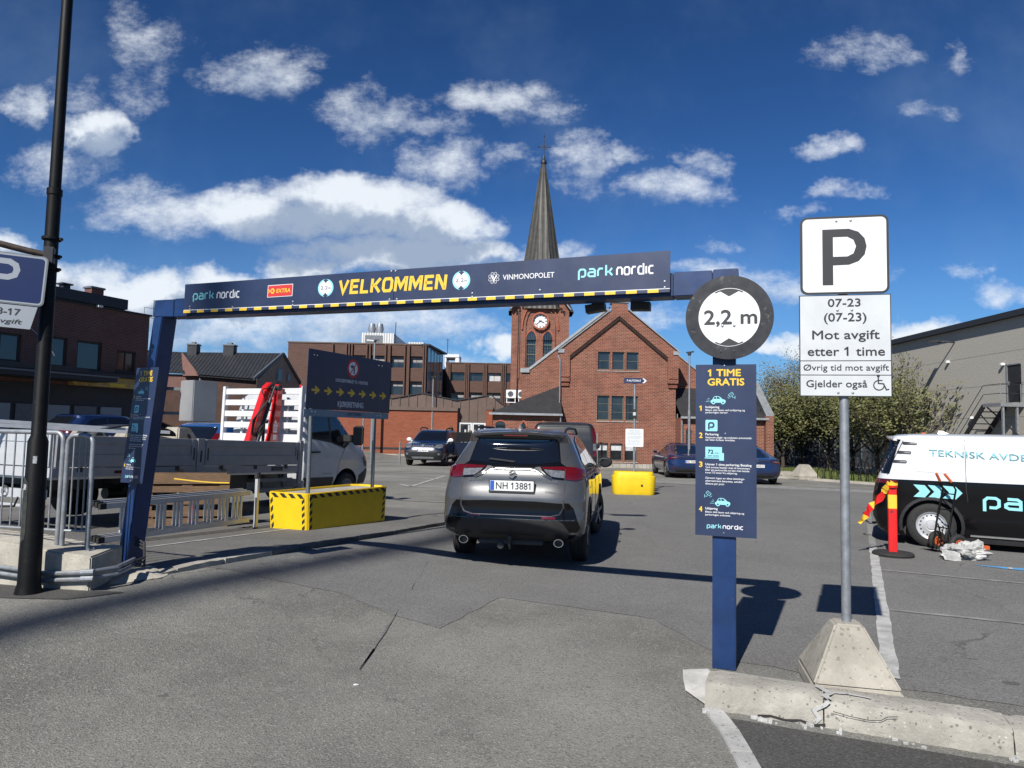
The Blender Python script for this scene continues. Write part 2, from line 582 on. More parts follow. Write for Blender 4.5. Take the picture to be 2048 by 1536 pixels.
def brick(name, c1, c2, mortar, bw=.16, bh=.052, ms=.006, var=.35, bias=0.0, stain=.25, bump=.004):
    c1, c2, mortar = [tuple(x * KALB for x in q) for q in (c1, c2, mortar)]
    m, t, b = newmat(name)
    uv = t.n('ShaderNodeTexCoord').outputs['UV']
    br = t.n('ShaderNodeTexBrick')
    t.link(uv, br.inputs['Vector'])
    br.inputs['Color1'].default_value = (*c1, 1); br.inputs['Color2'].default_value = (*c2, 1)
    br.inputs['Mortar'].default_value = (*mortar, 1)
    br.inputs['Scale'].default_value = 1
    br.inputs['Mortar Size'].default_value = ms
    br.inputs['Mortar Smooth'].default_value = .15
    br.inputs['Bias'].default_value = bias
    br.inputs['Brick Width'].default_value = bw; br.inputs['Row Height'].default_value = bh
    n = t.noise(uv, 1.3, 7, .68)
    n2 = t.noise(uv, 9.0, 4, .7)
    c = t.mix(t.math('MULTIPLY', t.smooth(n, .35, .75), var), br.outputs['Color'], tuple(x * .55 for x in c1))
    c = t.mix(t.math('MULTIPLY', t.smooth(n2, .55, .8), stain), c, tuple(min(1, x * 1.9) for x in c2))
    t.link(c, b.inputs['Base Color'])
    b.inputs['Roughness'].default_value = .85
    bn = t.n('ShaderNodeBump'); bn.inputs['Distance'].default_value = bump; bn.invert = True
    t.link(br.outputs['Fac'], bn.inputs['Height']); t.link(bn.outputs[0], b.inputs['Normal'])
    return m


def ribbed(name, col, pitch, rough=.5, metal=0.0, var=.1, depth=.02, axis=0):
    m, t, b = newmat(name)
    uv = t.n('ShaderNodeTexCoord').outputs['UV']
    s_ = t.n('ShaderNodeSeparateXYZ'); t.link(uv, s_.inputs[0])
    w = t.math('SINE', t.math('MULTIPLY', s_.outputs[axis], 2 * math.pi / pitch))
    n = t.noise(uv, 2.5, 5, .6)
    c = t.mix(t.smooth(n, .3, .7), tuple(x * (1 - var) for x in col), tuple(x * (1 + var) for x in col))
    t.link(c, b.inputs['Base Color'])
    b.inputs['Roughness'].default_value = rough; b.inputs['Metallic'].default_value = metal
    bn = t.n('ShaderNodeBump'); bn.inputs['Distance'].default_value = depth
    t.link(w, bn.inputs['Height']); t.link(bn.outputs[0], b.inputs['Normal'])
    return m


def concrete(name, base, holes=.5, bump=.006, warm=1.0):
    base = tuple(x * KALB for x in base)
    m, t, b = newmat(name)
    o = t.n('ShaderNodeTexCoord').outputs['Object']
    n = t.noise(o, 2.2, 8, .7); n2 = t.noise(o, 16, 6, .7)
    c = t.mix(t.smooth(n, .3, .72), tuple(x * .72 for x in base), tuple(min(1, x * 1.22) for x in base))
    c = t.mix(t.math('MULTIPLY', t.smooth(n2, .5, .75), .35), c, tuple(x * .66 for x in base))
    vo = t.n('ShaderNodeTexVoronoi'); vo.inputs['Scale'].default_value = 48
    t.link(t.vmath('MULTIPLY_ADD', t.noise(o, 30, 2, .5, 'Color'), (.02, .02, .02), o), vo.inputs['Vector'])
    sp = t.n('ShaderNodeSeparateColor'); t.link(vo.outputs['Color'], sp.inputs[0])
    pit = t.math('MULTIPLY', t.math('LESS_THAN', vo.outputs['Distance'], t.math('MULTIPLY', sp.outputs[0], .42)), t.math('GREATER_THAN', sp.outputs[1], .62))
    pit = t.math('MULTIPLY', pit, holes)
    c = t.mix(t.math('MULTIPLY', pit, .8), c, tuple(x * .22 for x in base))
    lt = t.math('MULTIPLY', t.math('LESS_THAN', vo.outputs['Distance'], .25), t.math('GREATER_THAN', sp.outputs[2], .88))
    c = t.mix(t.math('MULTIPLY', lt, .6 * holes), c, tuple(min(1, x * 1.9) for x in base))
    t.link(c, b.inputs['Base Color'])
    b.inputs['Roughness'].default_value = .9
    bn = t.n('ShaderNodeBump'); bn.inputs['Distance'].default_value = bump
    t.link(t.math('SUBTRACT', t.math('ADD', n2, t.math('MULTIPLY', n, .8)), t.math('MULTIPLY', pit, .8)), bn.inputs['Height'])
    t.link(bn.outputs[0], b.inputs['Normal'])
    return m


def wood(name, base, ax=(1, 12, 12)):
    m, t, b = newmat(name)
    o = t.n('ShaderNodeTexCoord').outputs['Object']
    n = t.noise(t.vmath('MULTIPLY', o, ax), 6, 6, .7)
    n2 = t.noise(o, 2, 4, .6)
    c = t.mix(t.smooth(n, .3, .7), tuple(x * .5 for x in base), tuple(x * 1.25 for x in base))
    c = t.mix(t.math('MULTIPLY', t.smooth(n2, .4, .7), .5), c, tuple(x * .6 for x in base))
    t.link(c, b.inputs['Base Color']); b.inputs['Roughness'].default_value = .85
    return m


M = {}
M['asphalt'] = asphalt('asphalt', (.192, .190, .171), patchy=.36)
M['asphalt_lot'] = asphalt('asphalt_lot', (.160, .158, .151), patchy=.12, seed=13.0)
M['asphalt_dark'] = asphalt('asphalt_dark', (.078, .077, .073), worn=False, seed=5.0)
M['pave'] = asphalt('asphalt_upper', (.150, .146, .136), seed=31.0)
M['line'] = mat('road_paint', (.43, .43, .41), .8, var=.25, vs=6, speck=.75, speckc=(.12, .12, .12), specks=38)
M['line_old'] = mat('worn_road_paint', (.24, .24, .23), .85, var=.3, vs=5, speck=.95, speckc=(.10, .10, .10), specks=26)
M['ev_blue'] = mat('blue_marking', (.09, .32, .62), .7, var=.2, vs=8, speck=.4, speckc=(.1, .12, .14))
M['conc'] = concrete('concrete', (.40, .375, .32))
M['conc_block'] = concrete('block_concrete', (.38, .355, .30), holes=.55)
M['conc_kerb'] = concrete('kerb_concrete', (.40, .38, .33), holes=.8, bump=.012)
M['conc_wall'] = concrete('wall_concrete', (.47, .44, .37), holes=.25)
M['granite'] = concrete('granite', (.46, .46, .44), holes=.6)
M['white_patch'] = concrete('white_mortar', (.62, .61, .57), holes=.2)
M['crack'] = mat('crack_shadow', (.03, .028, .025), .95)
M['blue_post'] = mat('blue_steel', (.008, .034, .120), .42, metal=.0, var=.22, vs=4, spec=.45, rv=.12, speck=.35, speckc=(.045, .055, .075), specks=26)
M['navy'] = mat('navy_sign_face', (.022, .036, .088), .40, var=.14, vs=2.5, spec=.5, rv=.10, speck=.18, speckc=(.07, .08, .10), specks=44)
M['print_yellow'] = mat('yellow_print', (.86, .56, .04), .5, var=.02)
M['print_white'] = mat('white_print', (.82, .83, .84), .5, var=.02)
M['print_cyan'] = mat('cyan_print', (.30, .72, .78), .5, var=.02)
M['print_cyan2'] = mat('teal_print', (.16, .50, .56), .5, var=.02)
M['print_black'] = mat('black_print', (.025, .026, .028), .5, var=.05)
M['print_navy'] = mat('navy_print', (.02, .035, .09), .5, var=.03)
M['print_red'] = mat('red_print', (.62, .03, .03), .5, var=.03)
M['print_grey'] = mat('grey_print', (.30, .34, .38), .55, var=.03)
M["sign_white"] = mat("white_sign_sheet", (.78, .795, .80), .45, var=.05, vs=7, speck=.12, speckc=(.35, .36, .34), specks=55)
M['sign_white2'] = mat('white_subsign_sheet', (.60, .63, .645), .5, var=.06, vs=5, speck=.1, speckc=(.3, .3, .3), specks=50)
M['sign_black'] = mat('scratched_black', (.022, .022, .024), .38, var=.35, vs=7, speck=.5, speckc=(.16, .15, .14), specks=14, rv=.12)
M['galv'] = mat('galvanised_steel', (.34, .36, .38), .48, metal=.55, var=.18, vs=14, bump=.0008, bs=120)
M['galv_dull'] = mat('grey_steel', (.17, .19, .205), .5, metal=.35, var=.12, vs=10)
M['alu'] = mat('aluminium', (.66, .67, .68), .38, metal=.45, var=.08, vs=9)
M['alu_white'] = mat('white_aluminium', (.74, .75, .76), .45, metal=.1, var=.08, vs=8)
M['truck_white'] = mat('truck_white_paint', (.52, .54, .56), .32, var=.05, vs=4, coat=.4)
M['panel_grey'] = mat('dropside_grey', (.34, .345, .355), .42, metal=.15, var=.10, vs=3, speck=.15, speckc=(.2, .2, .2), specks=18)
M['black_pole'] = mat('black_pole_paint', (.0045, .0045, .0045), .5, var=.3, vs=9, speck=.25, speckc=(.03, .03, .028), specks=22, rv=.08, spec=.2)
M['rubber'] = mat('rubber', (.018, .018, .018), .82, var=.25, vs=20, bump=.001, bs=90)
M['plastic'] = mat('black_plastic', (.022, .022, .024), .55, var=.2, vs=8)
M['black_gloss'] = mat('gloss_black', (.005, .005, .006), .14, var=0, spec=.35)
M['steel_dark'] = mat('dark_steel', (.035, .036, .040), .5, metal=.3, var=.2)
M['silver'] = mat('silver_car_paint', (.085, .087, .090), .36, metal=.35, var=.10, vs=2.5, rv=.10, speck=.12, speckc=(.14, .13, .12), specks=30, coat=1.0)
M['navy_car'] = mat('navy_car_paint', (.012, .030, .105), .26, metal=.35, var=.04, coat=1.0)
M['duster_blue'] = mat('dark_blue_car_paint', (.006, .018, .055), .26, metal=.3, var=.04, coat=1.0)
M['bright_blue'] = mat('bright_blue_car_paint', (.018, .085, .27), .25, metal=.35, var=.04, coat=1.0)
M['black_van'] = mat('charcoal_van_paint', (.018, .020, .022), .38, metal=.3, var=.15, vs=5, coat=.4)
M['van_white'] = mat('white_van_paint', (.74, .75, .76), .22, var=.02, coat=.8)
M['glass_dark'] = mat('tinted_glass', (.006, .008, .012), .03, var=0, spec=.9)
M['glass_win'] = mat('window_glass', (.020, .024, .026), .06, var=.5, vs=1.2, spec=1.0)
M['chrome'] = mat('chrome', (.72, .73, .74), .12, metal=1.0, var=0)
M['red_lens'] = mat('red_lens', (.11, .003, .003), .12, var=.15, vs=40, coat=1.0)
M['red_lens_dark'] = mat('dark_red_lens', (.12, .006, .005), .10, var=.3, vs=50, coat=1.0)
M['clear_lens'] = mat('clear_lens', (.24, .25, .26), .10, metal=.4, var=.35, vs=30, coat=1.0)
M['orange_lens'] = mat('amber_lens', (.60, .20, .08), .2, var=.1)
M['plate'] = mat('plate_white', (.78, .79, .78), .4, var=.02)
M['plate_blue'] = mat('plate_blue', (.03, .11, .45), .4, var=.02)
M['yellow'] = mat('yellow_barrier_paint', (.82, .56, .006), .55, var=.06, vs=5, bump=.0015, bs=70, speck=.10, speckc=(.35, .25, .02), specks=30)
M['red'] = mat('red_plastic', (.68, .012, .012), .42, var=.06)
M['crane_red'] = mat('crane_red_paint', (.62, .012, .012), .32, var=.08, coat=.5)
M['orange'] = mat('orange_plastic', (.62, .12, .03), .5, var=.08)
M['bag'] = mat('clear_white_plastic', (.45, .45, .43), .3, var=.3, vs=9, coat=.3)
M['pallet'] = wood('pallet_wood', (.135, .080, .042))
M['pallet_end'] = wood('pallet_end_wood', (.22, .12, .06))
M['leafs'] = mat('spring_leaves', (.118, .122, .040), .6, var=.5, vs=1.6)
M['leafs2'] = mat('bud_leaves', (.15, .125, .055), .6, var=.40, vs=1.4)
M['bark'] = mat('bark', (.060, .048, .036), .9, var=.35, vs=18, bump=.01, bs=30)
M['grass'] = mat('lawn', (.085, .105, .024), .9, var=.35, vs=1.1, speck=.5, speckc=(.16, .13, .05), specks=16)
M['blade'] = mat('grass_blades', (.10, .13, .028), .8, var=.35, vs=2)
M['cloth_blue'] = mat('pale_blue_shirt', (.45, .55, .62), .8)
M['skin'] = mat('skin', (.50, .30, .22), .6, var=.05)
M['hair'] = mat('brown_hair', (.10, .055, .03), .7, var=.2, vs=30)

# ------------------------------------------------------------------ ground
def g_road(x, y):
    dr_ = (x + 3.42) * .9306 - (y - 6.42) * .366          # metres to the right of the kerb line
    return .22 * clamp((12.7 - y) / 6.1) * S((y - 2.2) / 3.6) * S(1.05 - dr_ / 2.3) + .42 * S((-x - 6.5) / 5) * S((y - 12.5) / 6)


E1 = Vector((.3660, .9306)); E2 = Vector((-.9736, .2280))
KO = Vector((-3.42, 6.42))                      # where the kerb meets the wall corner


def g_up(x, y):
    p = Vector((x, y)) - KO
    det = E1.x * E2.y - E2.x * E1.y
    t = (p.x * E2.y - E2.x * p.y) / det
    d = (E1.x * p.y - p.x * E1.y) / det
    fade = S((8.6 - t) / 1.6) * S((7.5 - d) / 2.0)
    ex = .25 * S((d - .45) / .9) * S((8.3 - y) / 1.9)
    return g_road(x, y) + (.004 + .048 * fade * S((t + .1) / 1.2)) + ex * fade


def axis_pts(lo, hi, step, far):
    a = []
    v = lo
    while v < hi + 1e-6: a.append(round(v, 4)); v += step
    out = []; d = step; v = lo
    while v > -far: d *= 1.45; v -= d; out.append(v)
    out.reverse()
    post = []; d = step; v = a[-1]
    while v < far: d *= 1.45; v += d; post.append(v)
    return out + a + post


xs = axis_pts(-14, 10, .25, 2500); ys = axis_pts(0, 20, .25, 2500)
mb = MB()
mb.add([(x, y, g_road(x, y)) for y in ys for x in xs],
       [(j * len(xs) + i, j * len(xs) + i + 1, (j + 1) * len(xs) + i + 1, (j + 1) * len(xs) + i) for j in range(len(ys) - 1) for i in range(len(xs) - 1)])
GROUND = struct(mb.build('ground', M['asphalt'], smooth=60))


def decal(name, poly, m, z=.004, fn=g_road, cell=.3, kind='structure', jitter=0.0, parent=None):
    """flat paint or patch that follows the ground, cut to a polygon"""
    rnd = random.Random(hash(name) % 1000 if False else len(name) * 7 + int(poly[0][0] * 10))
    if jitter:
        q = []
        for i in range(len(poly)):
            a, b = Vector(poly[i]), Vector(poly[(i + 1) % len(poly)])
            k = max(1, int((b - a).length / .16))
            for j in range(k):
                p = a.lerp(b, j / k)
                if j: p += Vector((rnd.uniform(-1, 1), rnd.uniform(-1, 1))) * jitter
                q.append((p.x, p.y))
        poly = q
    v, f = clip_grid(poly, cell)
    mb = MB(); mb.add([(x, y, fn(x, y) + z) for x, y in v], f)
    o = mb.build(name, m, parent, merge=True, smooth=60)
    if kind: o['kind'] = kind
    return o


def clip_grid(poly, cell, cx=None, cy=None):
    """cut a polygon by a grid; returns 2-D verts and faces"""
    cx = cx or cell; cy = cy or cell
    x0, x1 = min(p[0] for p in poly), max(p[0] for p in poly)
    y0, y1 = min(p[1] for p in poly), max(p[1] for p in poly)
    V, F = [], []

    def half(pl, ax, val, keep):
        out = []
        n = len(pl)
        for i in range(n):
            a, b = pl[i], pl[(i + 1) % n]
            ia, ib = (a[ax] - val) * keep >= 0, (b[ax] - val) * keep >= 0
            if ia: out.append(a)
            if ia != ib:
                t = (val - a[ax]) / (b[ax] - a[ax])
                out.append((a[0] + (b[0] - a[0]) * t, a[1] + (b[1] - a[1]) * t))
        return out
    nx, ny = max(1, math.ceil((x1 - x0) / cx)), max(1, math.ceil((y1 - y0) / cy))
    area = sum(poly[i][0] * poly[(i + 1) % len(poly)][1] - poly[(i + 1) % len(poly)][0] * poly[i][1] for i in range(len(poly)))
    P = poly if area > 0 else list(reversed(poly))
    for i in range(nx):
        a, b = x0 + (x1 - x0) * i / nx, x0 + (x1 - x0) * (i + 1) / nx
        col = half(half(P, 0, a, 1), 0, b, -1)
        if len(col) < 3: continue
        for j in range(ny):
            c, d = y0 + (y1 - y0) * j / ny, y0 + (y1 - y0) * (j + 1) / ny
            q = half(half(col, 1, c, 1), 1, d, -1)
            r = []
            for p in q:
                if not r or abs(p[0] - r[-1][0]) + abs(p[1] - r[-1][1]) > 1e-6: r.append(p)
            if len(r) > 1 and abs(r[0][0] - r[-1][0]) + abs(r[0][1] - r[-1][1]) < 1e-6: r.pop()
            if len(r) < 3: continue
            ar = sum(r[k][0] * r[(k + 1) % len(r)][1] - r[(k + 1) % len(r)][0] * r[k][1] for k in range(len(r)))
            if abs(ar) < 1e-7: continue
            F.append(tuple(range(len(V), len(V) + len(r)))); V += r
    return V, F


# newer asphalt on the car park, older rougher asphalt on the driveway
decal('car_park_surface', [(-3.05, 7.3), (-2.4, 7.0), (-1.5, 6.82), (-.55, 5.95), (-.07, 7.1), (1.3, 6.4), (1.6, 5.3), (2.3, 4.9), (3.4, 4.4), (6.0, 3.4), (9.5, 2.4), (30, 10), (30, 24), (-1.2, 24), (-1.1, 12.2)],
      M['asphalt_lot'], z=.004, cell=.5, jitter=.02)
decal('footway', [(1.30, 4.20), (3.0, 3.5), (8.0, 1.3), (8, -1), (1.3, -1), (1.22, 3.0)], M['asphalt_dark'], z=.008, cell=.6)
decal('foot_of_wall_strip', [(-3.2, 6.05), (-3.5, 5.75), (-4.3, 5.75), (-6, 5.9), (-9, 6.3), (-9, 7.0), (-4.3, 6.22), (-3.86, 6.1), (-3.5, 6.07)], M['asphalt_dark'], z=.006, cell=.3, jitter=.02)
# pale worn strip where traffic turns
decal('lighter_asphalt_band', [(2.6, 25.6), (10.4, 22.2), (24, 17), (24, 18.2), (10.6, 23.4), (2.6, 26.6)], M['line_old'], z=.007, cell=1.0, jitter=.06)

# upper level beside the driveway, with its kerb
mb = MB()
from mathutils import noise as mn
NT_, ND_ = 44, 40
for i in range(NT_ + 1):
    for j in range(ND_ + 1):
        t = 8.7 * i / NT_; d = 8.0 * (j / ND_) ** 1.35
        p = KO + E1 * t + E2 * d
        mb.v.append((p.x, p.y, g_up(p.x, p.y)))
for i in range(NT_):
    for j in range(ND_):
        a = i * (ND_ + 1) + j
        mb.f.append((a, a + ND_ + 1, a + ND_ + 2, a + 1)); mb.m.append(0)
for o in mb.f: pass
mb.f = [tuple(reversed(f)) for f in mb.f]
UP = struct(mb.build('pavement', M['pave'], smooth=60))
# kerb: stones along the edge
kb = bpy.data.objects.new('kerb', None); COL.objects.link(kb); struct(kb)
rnd = random.Random(3)
t = -.05
while t < 8.3:
    L = rnd.choice((.5, .62, .74, .95)); L = min(L, 8.4 - t)
    mbk = MB(); k = 6; vs = []
    for i in range(k + 1):
        tt = t + .008 + (L - .016) * i / k
        for (dd, up) in ((-.03, 0), (-.026 + rnd.uniform(-.012, .006), 1), (.11, 1)):
            p = KO + E1 * tt + E2 * dd
            z = (g_up(p.x, p.y) + .004 + rnd.uniform(-.006, .004)) if up else g_road(p.x, p.y) - .03
            vs.append((p.x, p.y, z))
    fs = []
    for i in range(k):
        a = i * 3
        fs += [(a, a + 3, a + 4, a + 1), (a + 1, a + 4, a + 5, a + 2)]
    fs += [(0, 1, 2), (k * 3, k * 3 + 2, k * 3 + 1)]
    mbk.add(vs, [tuple(reversed(f)) for f in fs])
    mbk.build('kerb_stone', M['conc'] if t < 1.2 else M['pave'], kb, smooth=0)
    t += L
# thin white line on the upper level by the ladders
def up_line(name, a, b, w, m, z=.006):
    a, b = Vector(a), Vector(b); d = (b - a).normalized(); n = Vector((-d.y, d.x)) * w / 2
    return decal(name, [tuple(a - n), tuple(b - n), tuple(b + n), tuple(a + n)], m, z, g_up, .25)


up_line('edge_line', (-4.45, 7.6), (-3.25, 10.6), .05, M['line'])


def gline(name, a, b, w, m='line', z=.010, jit=.006):
    a, b = Vector(a), Vector(b); d = (b - a).normalized(); n = Vector((-d.y, d.x)) * w / 2
    return decal(name, [tuple(a - n), tuple(b - n), tuple(b + n), tuple(a + n)], M[m], z, g_road, .6, jitter=jit)


gline('edge_line', (2.62, 4.95), (5.45, 10.75), .11, z=.012)
gline('edge_line', (5.45, 10.75), (8.3, 16.6), .10, 'line_old', z=.012)
for a, b, m in [((3.62, 6.92), (8.4, 4.9), 'line_old'), ((4.62, 9.0), (5.9, 8.35), 'line_old'), ((5.9, 8.35), (9.5, 6.7), 'line_old')]:
    gline('bay_line', a, b, .075, m)
for a, b in [((-2.86, 20.7), (-2.35, 25.9)), ((-2.9, 20.75), (-.6, 20.1)), ((-6, 24.9), (-2.3, 24.0)), ((-2.9, 20.7), (-3.3, 21.5))]:
    gline('bay_line', a, b, .10, 'line')
for a, b in [((-2.6, 16.6), (-1.0, 16.1)), ((4.0, 24.6), (5.2, 28.4)), ((-5.8, 27.0), (5.6, 27.4))]:
    gline('bay_line', a, b, .12, 'line_old')
# blue charging symbol: a painted field with two pale strokes
ev = bpy.data.objects.new('blue_bay_marking', None); COL.objects.link(ev); struct(ev)
decal('paint_field', [(6.10, 9.50), (6.42, 9.20), (9.6, 7.6), (9.6, 8.1)], M['ev_blue'], .010, cell=.4, kind=None, parent=ev)
decal('paint_stroke', [(6.40, 9.20), (6.44, 9.18), (6.52, 9.32), (6.47, 9.335)], M['line'], .014, kind=None, parent=ev)
decal('paint_stroke', [(6.80, 8.98), (6.84, 8.96), (6.98, 9.10), (6.93, 9.12)], M['line'], .014, kind=None, parent=ev)

# lawn beyond the car park
LAWN = [(10.6, 29.6), (12.0, 27.6), (13.5, 25.6), (16.4, 22.5), (16.6, 37.0), (15.4, 38.8), (12.4, 40.5), (11.0, 36)]
decal('lawn', LAWN, M['grass'], .03, cell=1.0, jitter=.08)
mb = MB(); rnd = random.Random(11)
for k in range(9000):
    x, y = rnd.uniform(10.6, 16.5), rnd.uniform(22.6, 38)
    ins = False
    for i in range(len(LAWN)):
        a, b = LAWN[i], LAWN[(i + 1) % len(LAWN)]
        if (a[1] > y) != (b[1] > y) and x < (b[0] - a[0]) * (y - a[1]) / (b[1] - a[1]) + a[0]: ins = not ins
    if not ins: continue
    h = rnd.uniform(.05, .13); a = rnd.uniform(0, 6.28); w = .03
    dx, dy = math.cos(a) * w, math.sin(a) * w
    mb.add([(x - dx, y - dy, .03), (x + dx, y + dy, .03), (x + rnd.uniform(-.04, .04), y + rnd.uniform(-.04, .04), .03 + h)], [(0, 1, 2)])
g = struct(mb.build('grass', M['blade'], smooth=0), 'stuff')
tag(g, 'short spring lawn under the trees by the grey building', 'grass')
# kerb of the lawn
mb = MB()
for a, b in ((( 10.5, 29.5), (12.0, 27.5)), ((12.0, 27.5), (13.45, 25.5)), ((13.45, 25.5), (16.4, 22.3))):
    mb.bar((a[0], a[1], .04), (b[0], b[1], .04), .12, .10)
struct(mb.build('lawn_kerb', M['conc'], smooth=0))
mb = MB(); mb.box((9.6, 29.2, 0), (11.6, 29.7, .26)); struct(mb.build('stone_step', M['conc'], smooth=0))

# street beyond the lawn
decal('road', [(9, 52), (70, 42), (70, 50), (9, 62)], M['asphalt_lot'], .01, cell=4)

# ------------------------------------------------------------------ concrete wall with its footing
wt = [(-3.50, 6.05, .20, .505), (-3.86, 6.10, .20, .535), (-4.36, 6.22, .20, .585), (-7.5, 6.95, .2, .72), (-7.35, 7.45, .2, .72), (-4.30, 6.70, .2, .585), (-3.72, 6.58, .2, .52), (-3.60, 6.72, .2, .50)]
WALL = thing('retaining_wall', 'low cast concrete wall carrying the galvanised railing left of the gate', 'wall', (-3.5, 6.05, 0))
mb = MB(); n = len(wt); oo = (-3.5, 6.05)
vs = [(p[0] - oo[0], p[1] - oo[1], p[2] - .12) for p in wt] + [(p[0] - oo[0], p[1] - oo[1], p[3]) for p in wt]
mb.add(vs, [tuple(range(n)), tuple(reversed(range(n, 2 * n)))] + [(i, n + i, n + (i + 1) % n, (i + 1) % n) for i in range(n)])
mb.build('wall', M['conc_wall'], WALL, bevel=.012)
# two conduits on it
for dz, r in ((.0, .018), (-.055, .018)):
    mb = MB()
    pts = [(-7.4, 6.88, .42 + dz), (-4.37, 6.18, .385 + dz), (-3.87, 6.065, .355 + dz), (-3.50, 6.01, .385 + dz), (-3.36, 6.2, .395 + dz), (-3.40, 6.55, .40 + dz)]
    mb.tube([(p[0] - oo[0], p[1] - oo[1], p[2]) for p in pts], r, 10)
    for q in (pts[3], pts[2]):
        mb.cyl((q[0] - oo[0] - .05, q[1] - oo[1] - .002, q[2]), (q[0] - oo[0] + .05, q[1] - oo[1] + .006, q[2] + .004), r * 1.35, n=10)
    mb.build('conduit', M['galv'], WALL)
mb = MB()
for k in range(3):
    p = [(-3.40, 6.5, .40 - k * .02), (-3.34, 6.62, .36 + .05 * math.sin(k * 2)), (-3.40, 6.72, .46 + .03 * k), (-3.52, 6.78, .5 + .03 * k)]
    mb.tube([(q[0] - oo[0], q[1] - oo[1], q[2]) for q in p], .012, 8)
mb.build('cable', M['plastic'], WALL)


def lump(name, poly, z0, h, m, parent=None, n=14, seed=1):
    """rounded heap of mortar or earth on a polygonal footprint"""
    r = random.Random(seed)
    cx = sum(p[0] for p in poly) / len(poly); cy = sum(p[1] for p in poly) / len(poly)
    v, f = clip_grid(poly, .05)
    mb = MB()
    out = []
    for x, y in v:
        # distance to the outline decides the height
        dm = 9
        for i in range(len(poly)):
            a, b = Vector(poly[i]), Vector(poly[(i + 1) % len(poly)]); p = Vector((x, y))
            t = clamp((p - a).dot(b - a) / (b - a).length_squared)
            dm = min(dm, (p - a.lerp(b, t)).length)
        out.append((x, y, z0(x, y) + .004 + h * S(dm / .14) + .006 * math.sin(x * 60) * math.cos(y * 47)))
    mb.add(out, f)
    return mb.build(name, m, parent, merge=True, smooth=50)


struct(lump('post_footing', [(-3.34, 6.42), (-3.18, 6.62), (-3.22, 6.9), (-3.40, 7.15), (-3.85, 7.25), (-3.9, 6.7), (-3.62, 6.6), (-3.48, 6.3)], g_road, .04, M['conc_wall']))
struct(decal('mortar_patch', [(1.20, 4.40), (1.14, 4.62), (1.18, 4.85), (1.22, 5.02), (1.40, 5.05), (1.46, 4.62), (1.26, 4.36)], M['white_patch'], .014, jitter=.015, cell=.1))

# concrete kerb blocks in front of the right gate post
KD = Vector((1.47, -.61)).normalized(); KN = Vector((-KD.y, KD.x))
KERB = thing('kerb_blocks', 'weathered concrete kerb blocks below the parking sign at bottom right', 'kerb', (1.195, 4.37, 0), math.atan2(KD.y, KD.x))
rnd = random.Random(21)


def kerb_block(x0, x1, dz, dy, seed):
    r = random.Random(seed)
    prof = [(0, -.06), (-.008, .02), (-.002, .08), (.002, .125), (.010, .150), (.030, .1575), (.12, .159), (.21, .158), (.250, .154), (.262, .138), (.264, -.06)]
    nseg = int((x1 - x0) / .03)
    mb = MB(); m_ = len(prof)
    for i in range(nseg + 1):
        x = x0 + (x1 - x0) * i / nseg
        endf = min(i, nseg - i) / 2.0
        for (py, pz) in prof:
            ch = 0
            if .1 < pz and py < .06: ch = max(0, r.gauss(0, .004)) + (.016 if mn.noise(Vector((x * 7, seed * 3.1, 0))) > .28 else 0) * r.random()
            if pz < .05 and py < .01: ch = -.003 + r.uniform(-.006, .006)
            k = 1 if endf >= 1 else .94
            mb.v.append((x, py + dy + ch + r.uniform(-.0015, .0015), pz * k + (dz if pz > 0 else 0) - ch * .6 + r.uniform(-.0015, .0015)))
    for i in range(nseg):
        for j in range(m_ - 1):
            a = i * m_ + j
            mb.f.append((a, a + m_, a + m_ + 1, a + 1)); mb.m.append(0)
    mb.f.append(tuple(reversed(range(m_)))); mb.m.append(0)
    mb.f.append(tuple(range(nseg * m_, nseg * m_ + m_))); mb.m.append(0)
    mb.f = [tuple(reversed(f)) for f in mb.f]
    return mb.build('kerb_block', M['conc_kerb'], KERB, smooth=40)


kerb_block(0, .648, .0, 0, 1)
kerb_block(.656, 1.55, -.006, .006, 2)
kerb_block(1.556, 2.5, -.012, .0, 3)
kerb_block(2.51, 4.6, -.01, .004, 4)
# mortar in the joint and cracks
mb = MB()
mb.strip([(.60, .02), (.63, .05), (.60, .09), (.66, .13), (.68, .155)], .022, (0, -.014, 0), (1, 0, 0), (0, 0, 1))
mb.strip([(.68, 0), (.66, .05), (.69, .10), (.64, .17), (.62, .2)], .035, (0, .002, .161), (1, 0, 0), (0, 1, 0))
mb.strip([(.66, .10), (.78, .13), (.9, .11)], .018, (0, .002, .1625), (1, 0, 0), (0, 1, 0))
mb.build('joint_mortar', M['granite'], KERB)
mb = MB()
mb.strip([(.70, .10), (.78, .088), (.88, .082), (.94, .092), (.97, .115), (1.02, .125)], .004, (0, -.016, 0), (1, 0, 0), (0, 0, 1))
mb.strip([(.30, .012), (.37, .022), (.45, .012), (.53, .024), (.60, .010), (.66, .022)], .012, (0, -.018, 0), (1, 0, 0), (0, 0, 1))
mb.strip([(1.75, .09), (1.82, .07), (1.95, .08)], .004, (0, -.018, 0), (1, 0, 0), (0, 0, 1))
mb.build('crack', M['crack'], KERB)
mb = MB(); rr = random.Random(9)
for k in range(46):
    x = rr.choice((rr.uniform(.28, .75), rr.uniform(0, .08), rr.uniform(.9, 2.6))); y = rr.uniform(-.075, -.012); s = rr.uniform(.006, .02)
    mb.T = Matrix.Translation((x, y, .006)) @ Matrix.Rotation(rr.uniform(0, 3), 4, 'Z')
    mb.box((-s, -s * .6, -.006), (s, s * .6, s * .7))
mb.T = None
mb.build('crumbs', M['granite'], KERB, bevel=.002, seg=1)['kind'] = 'stuff'
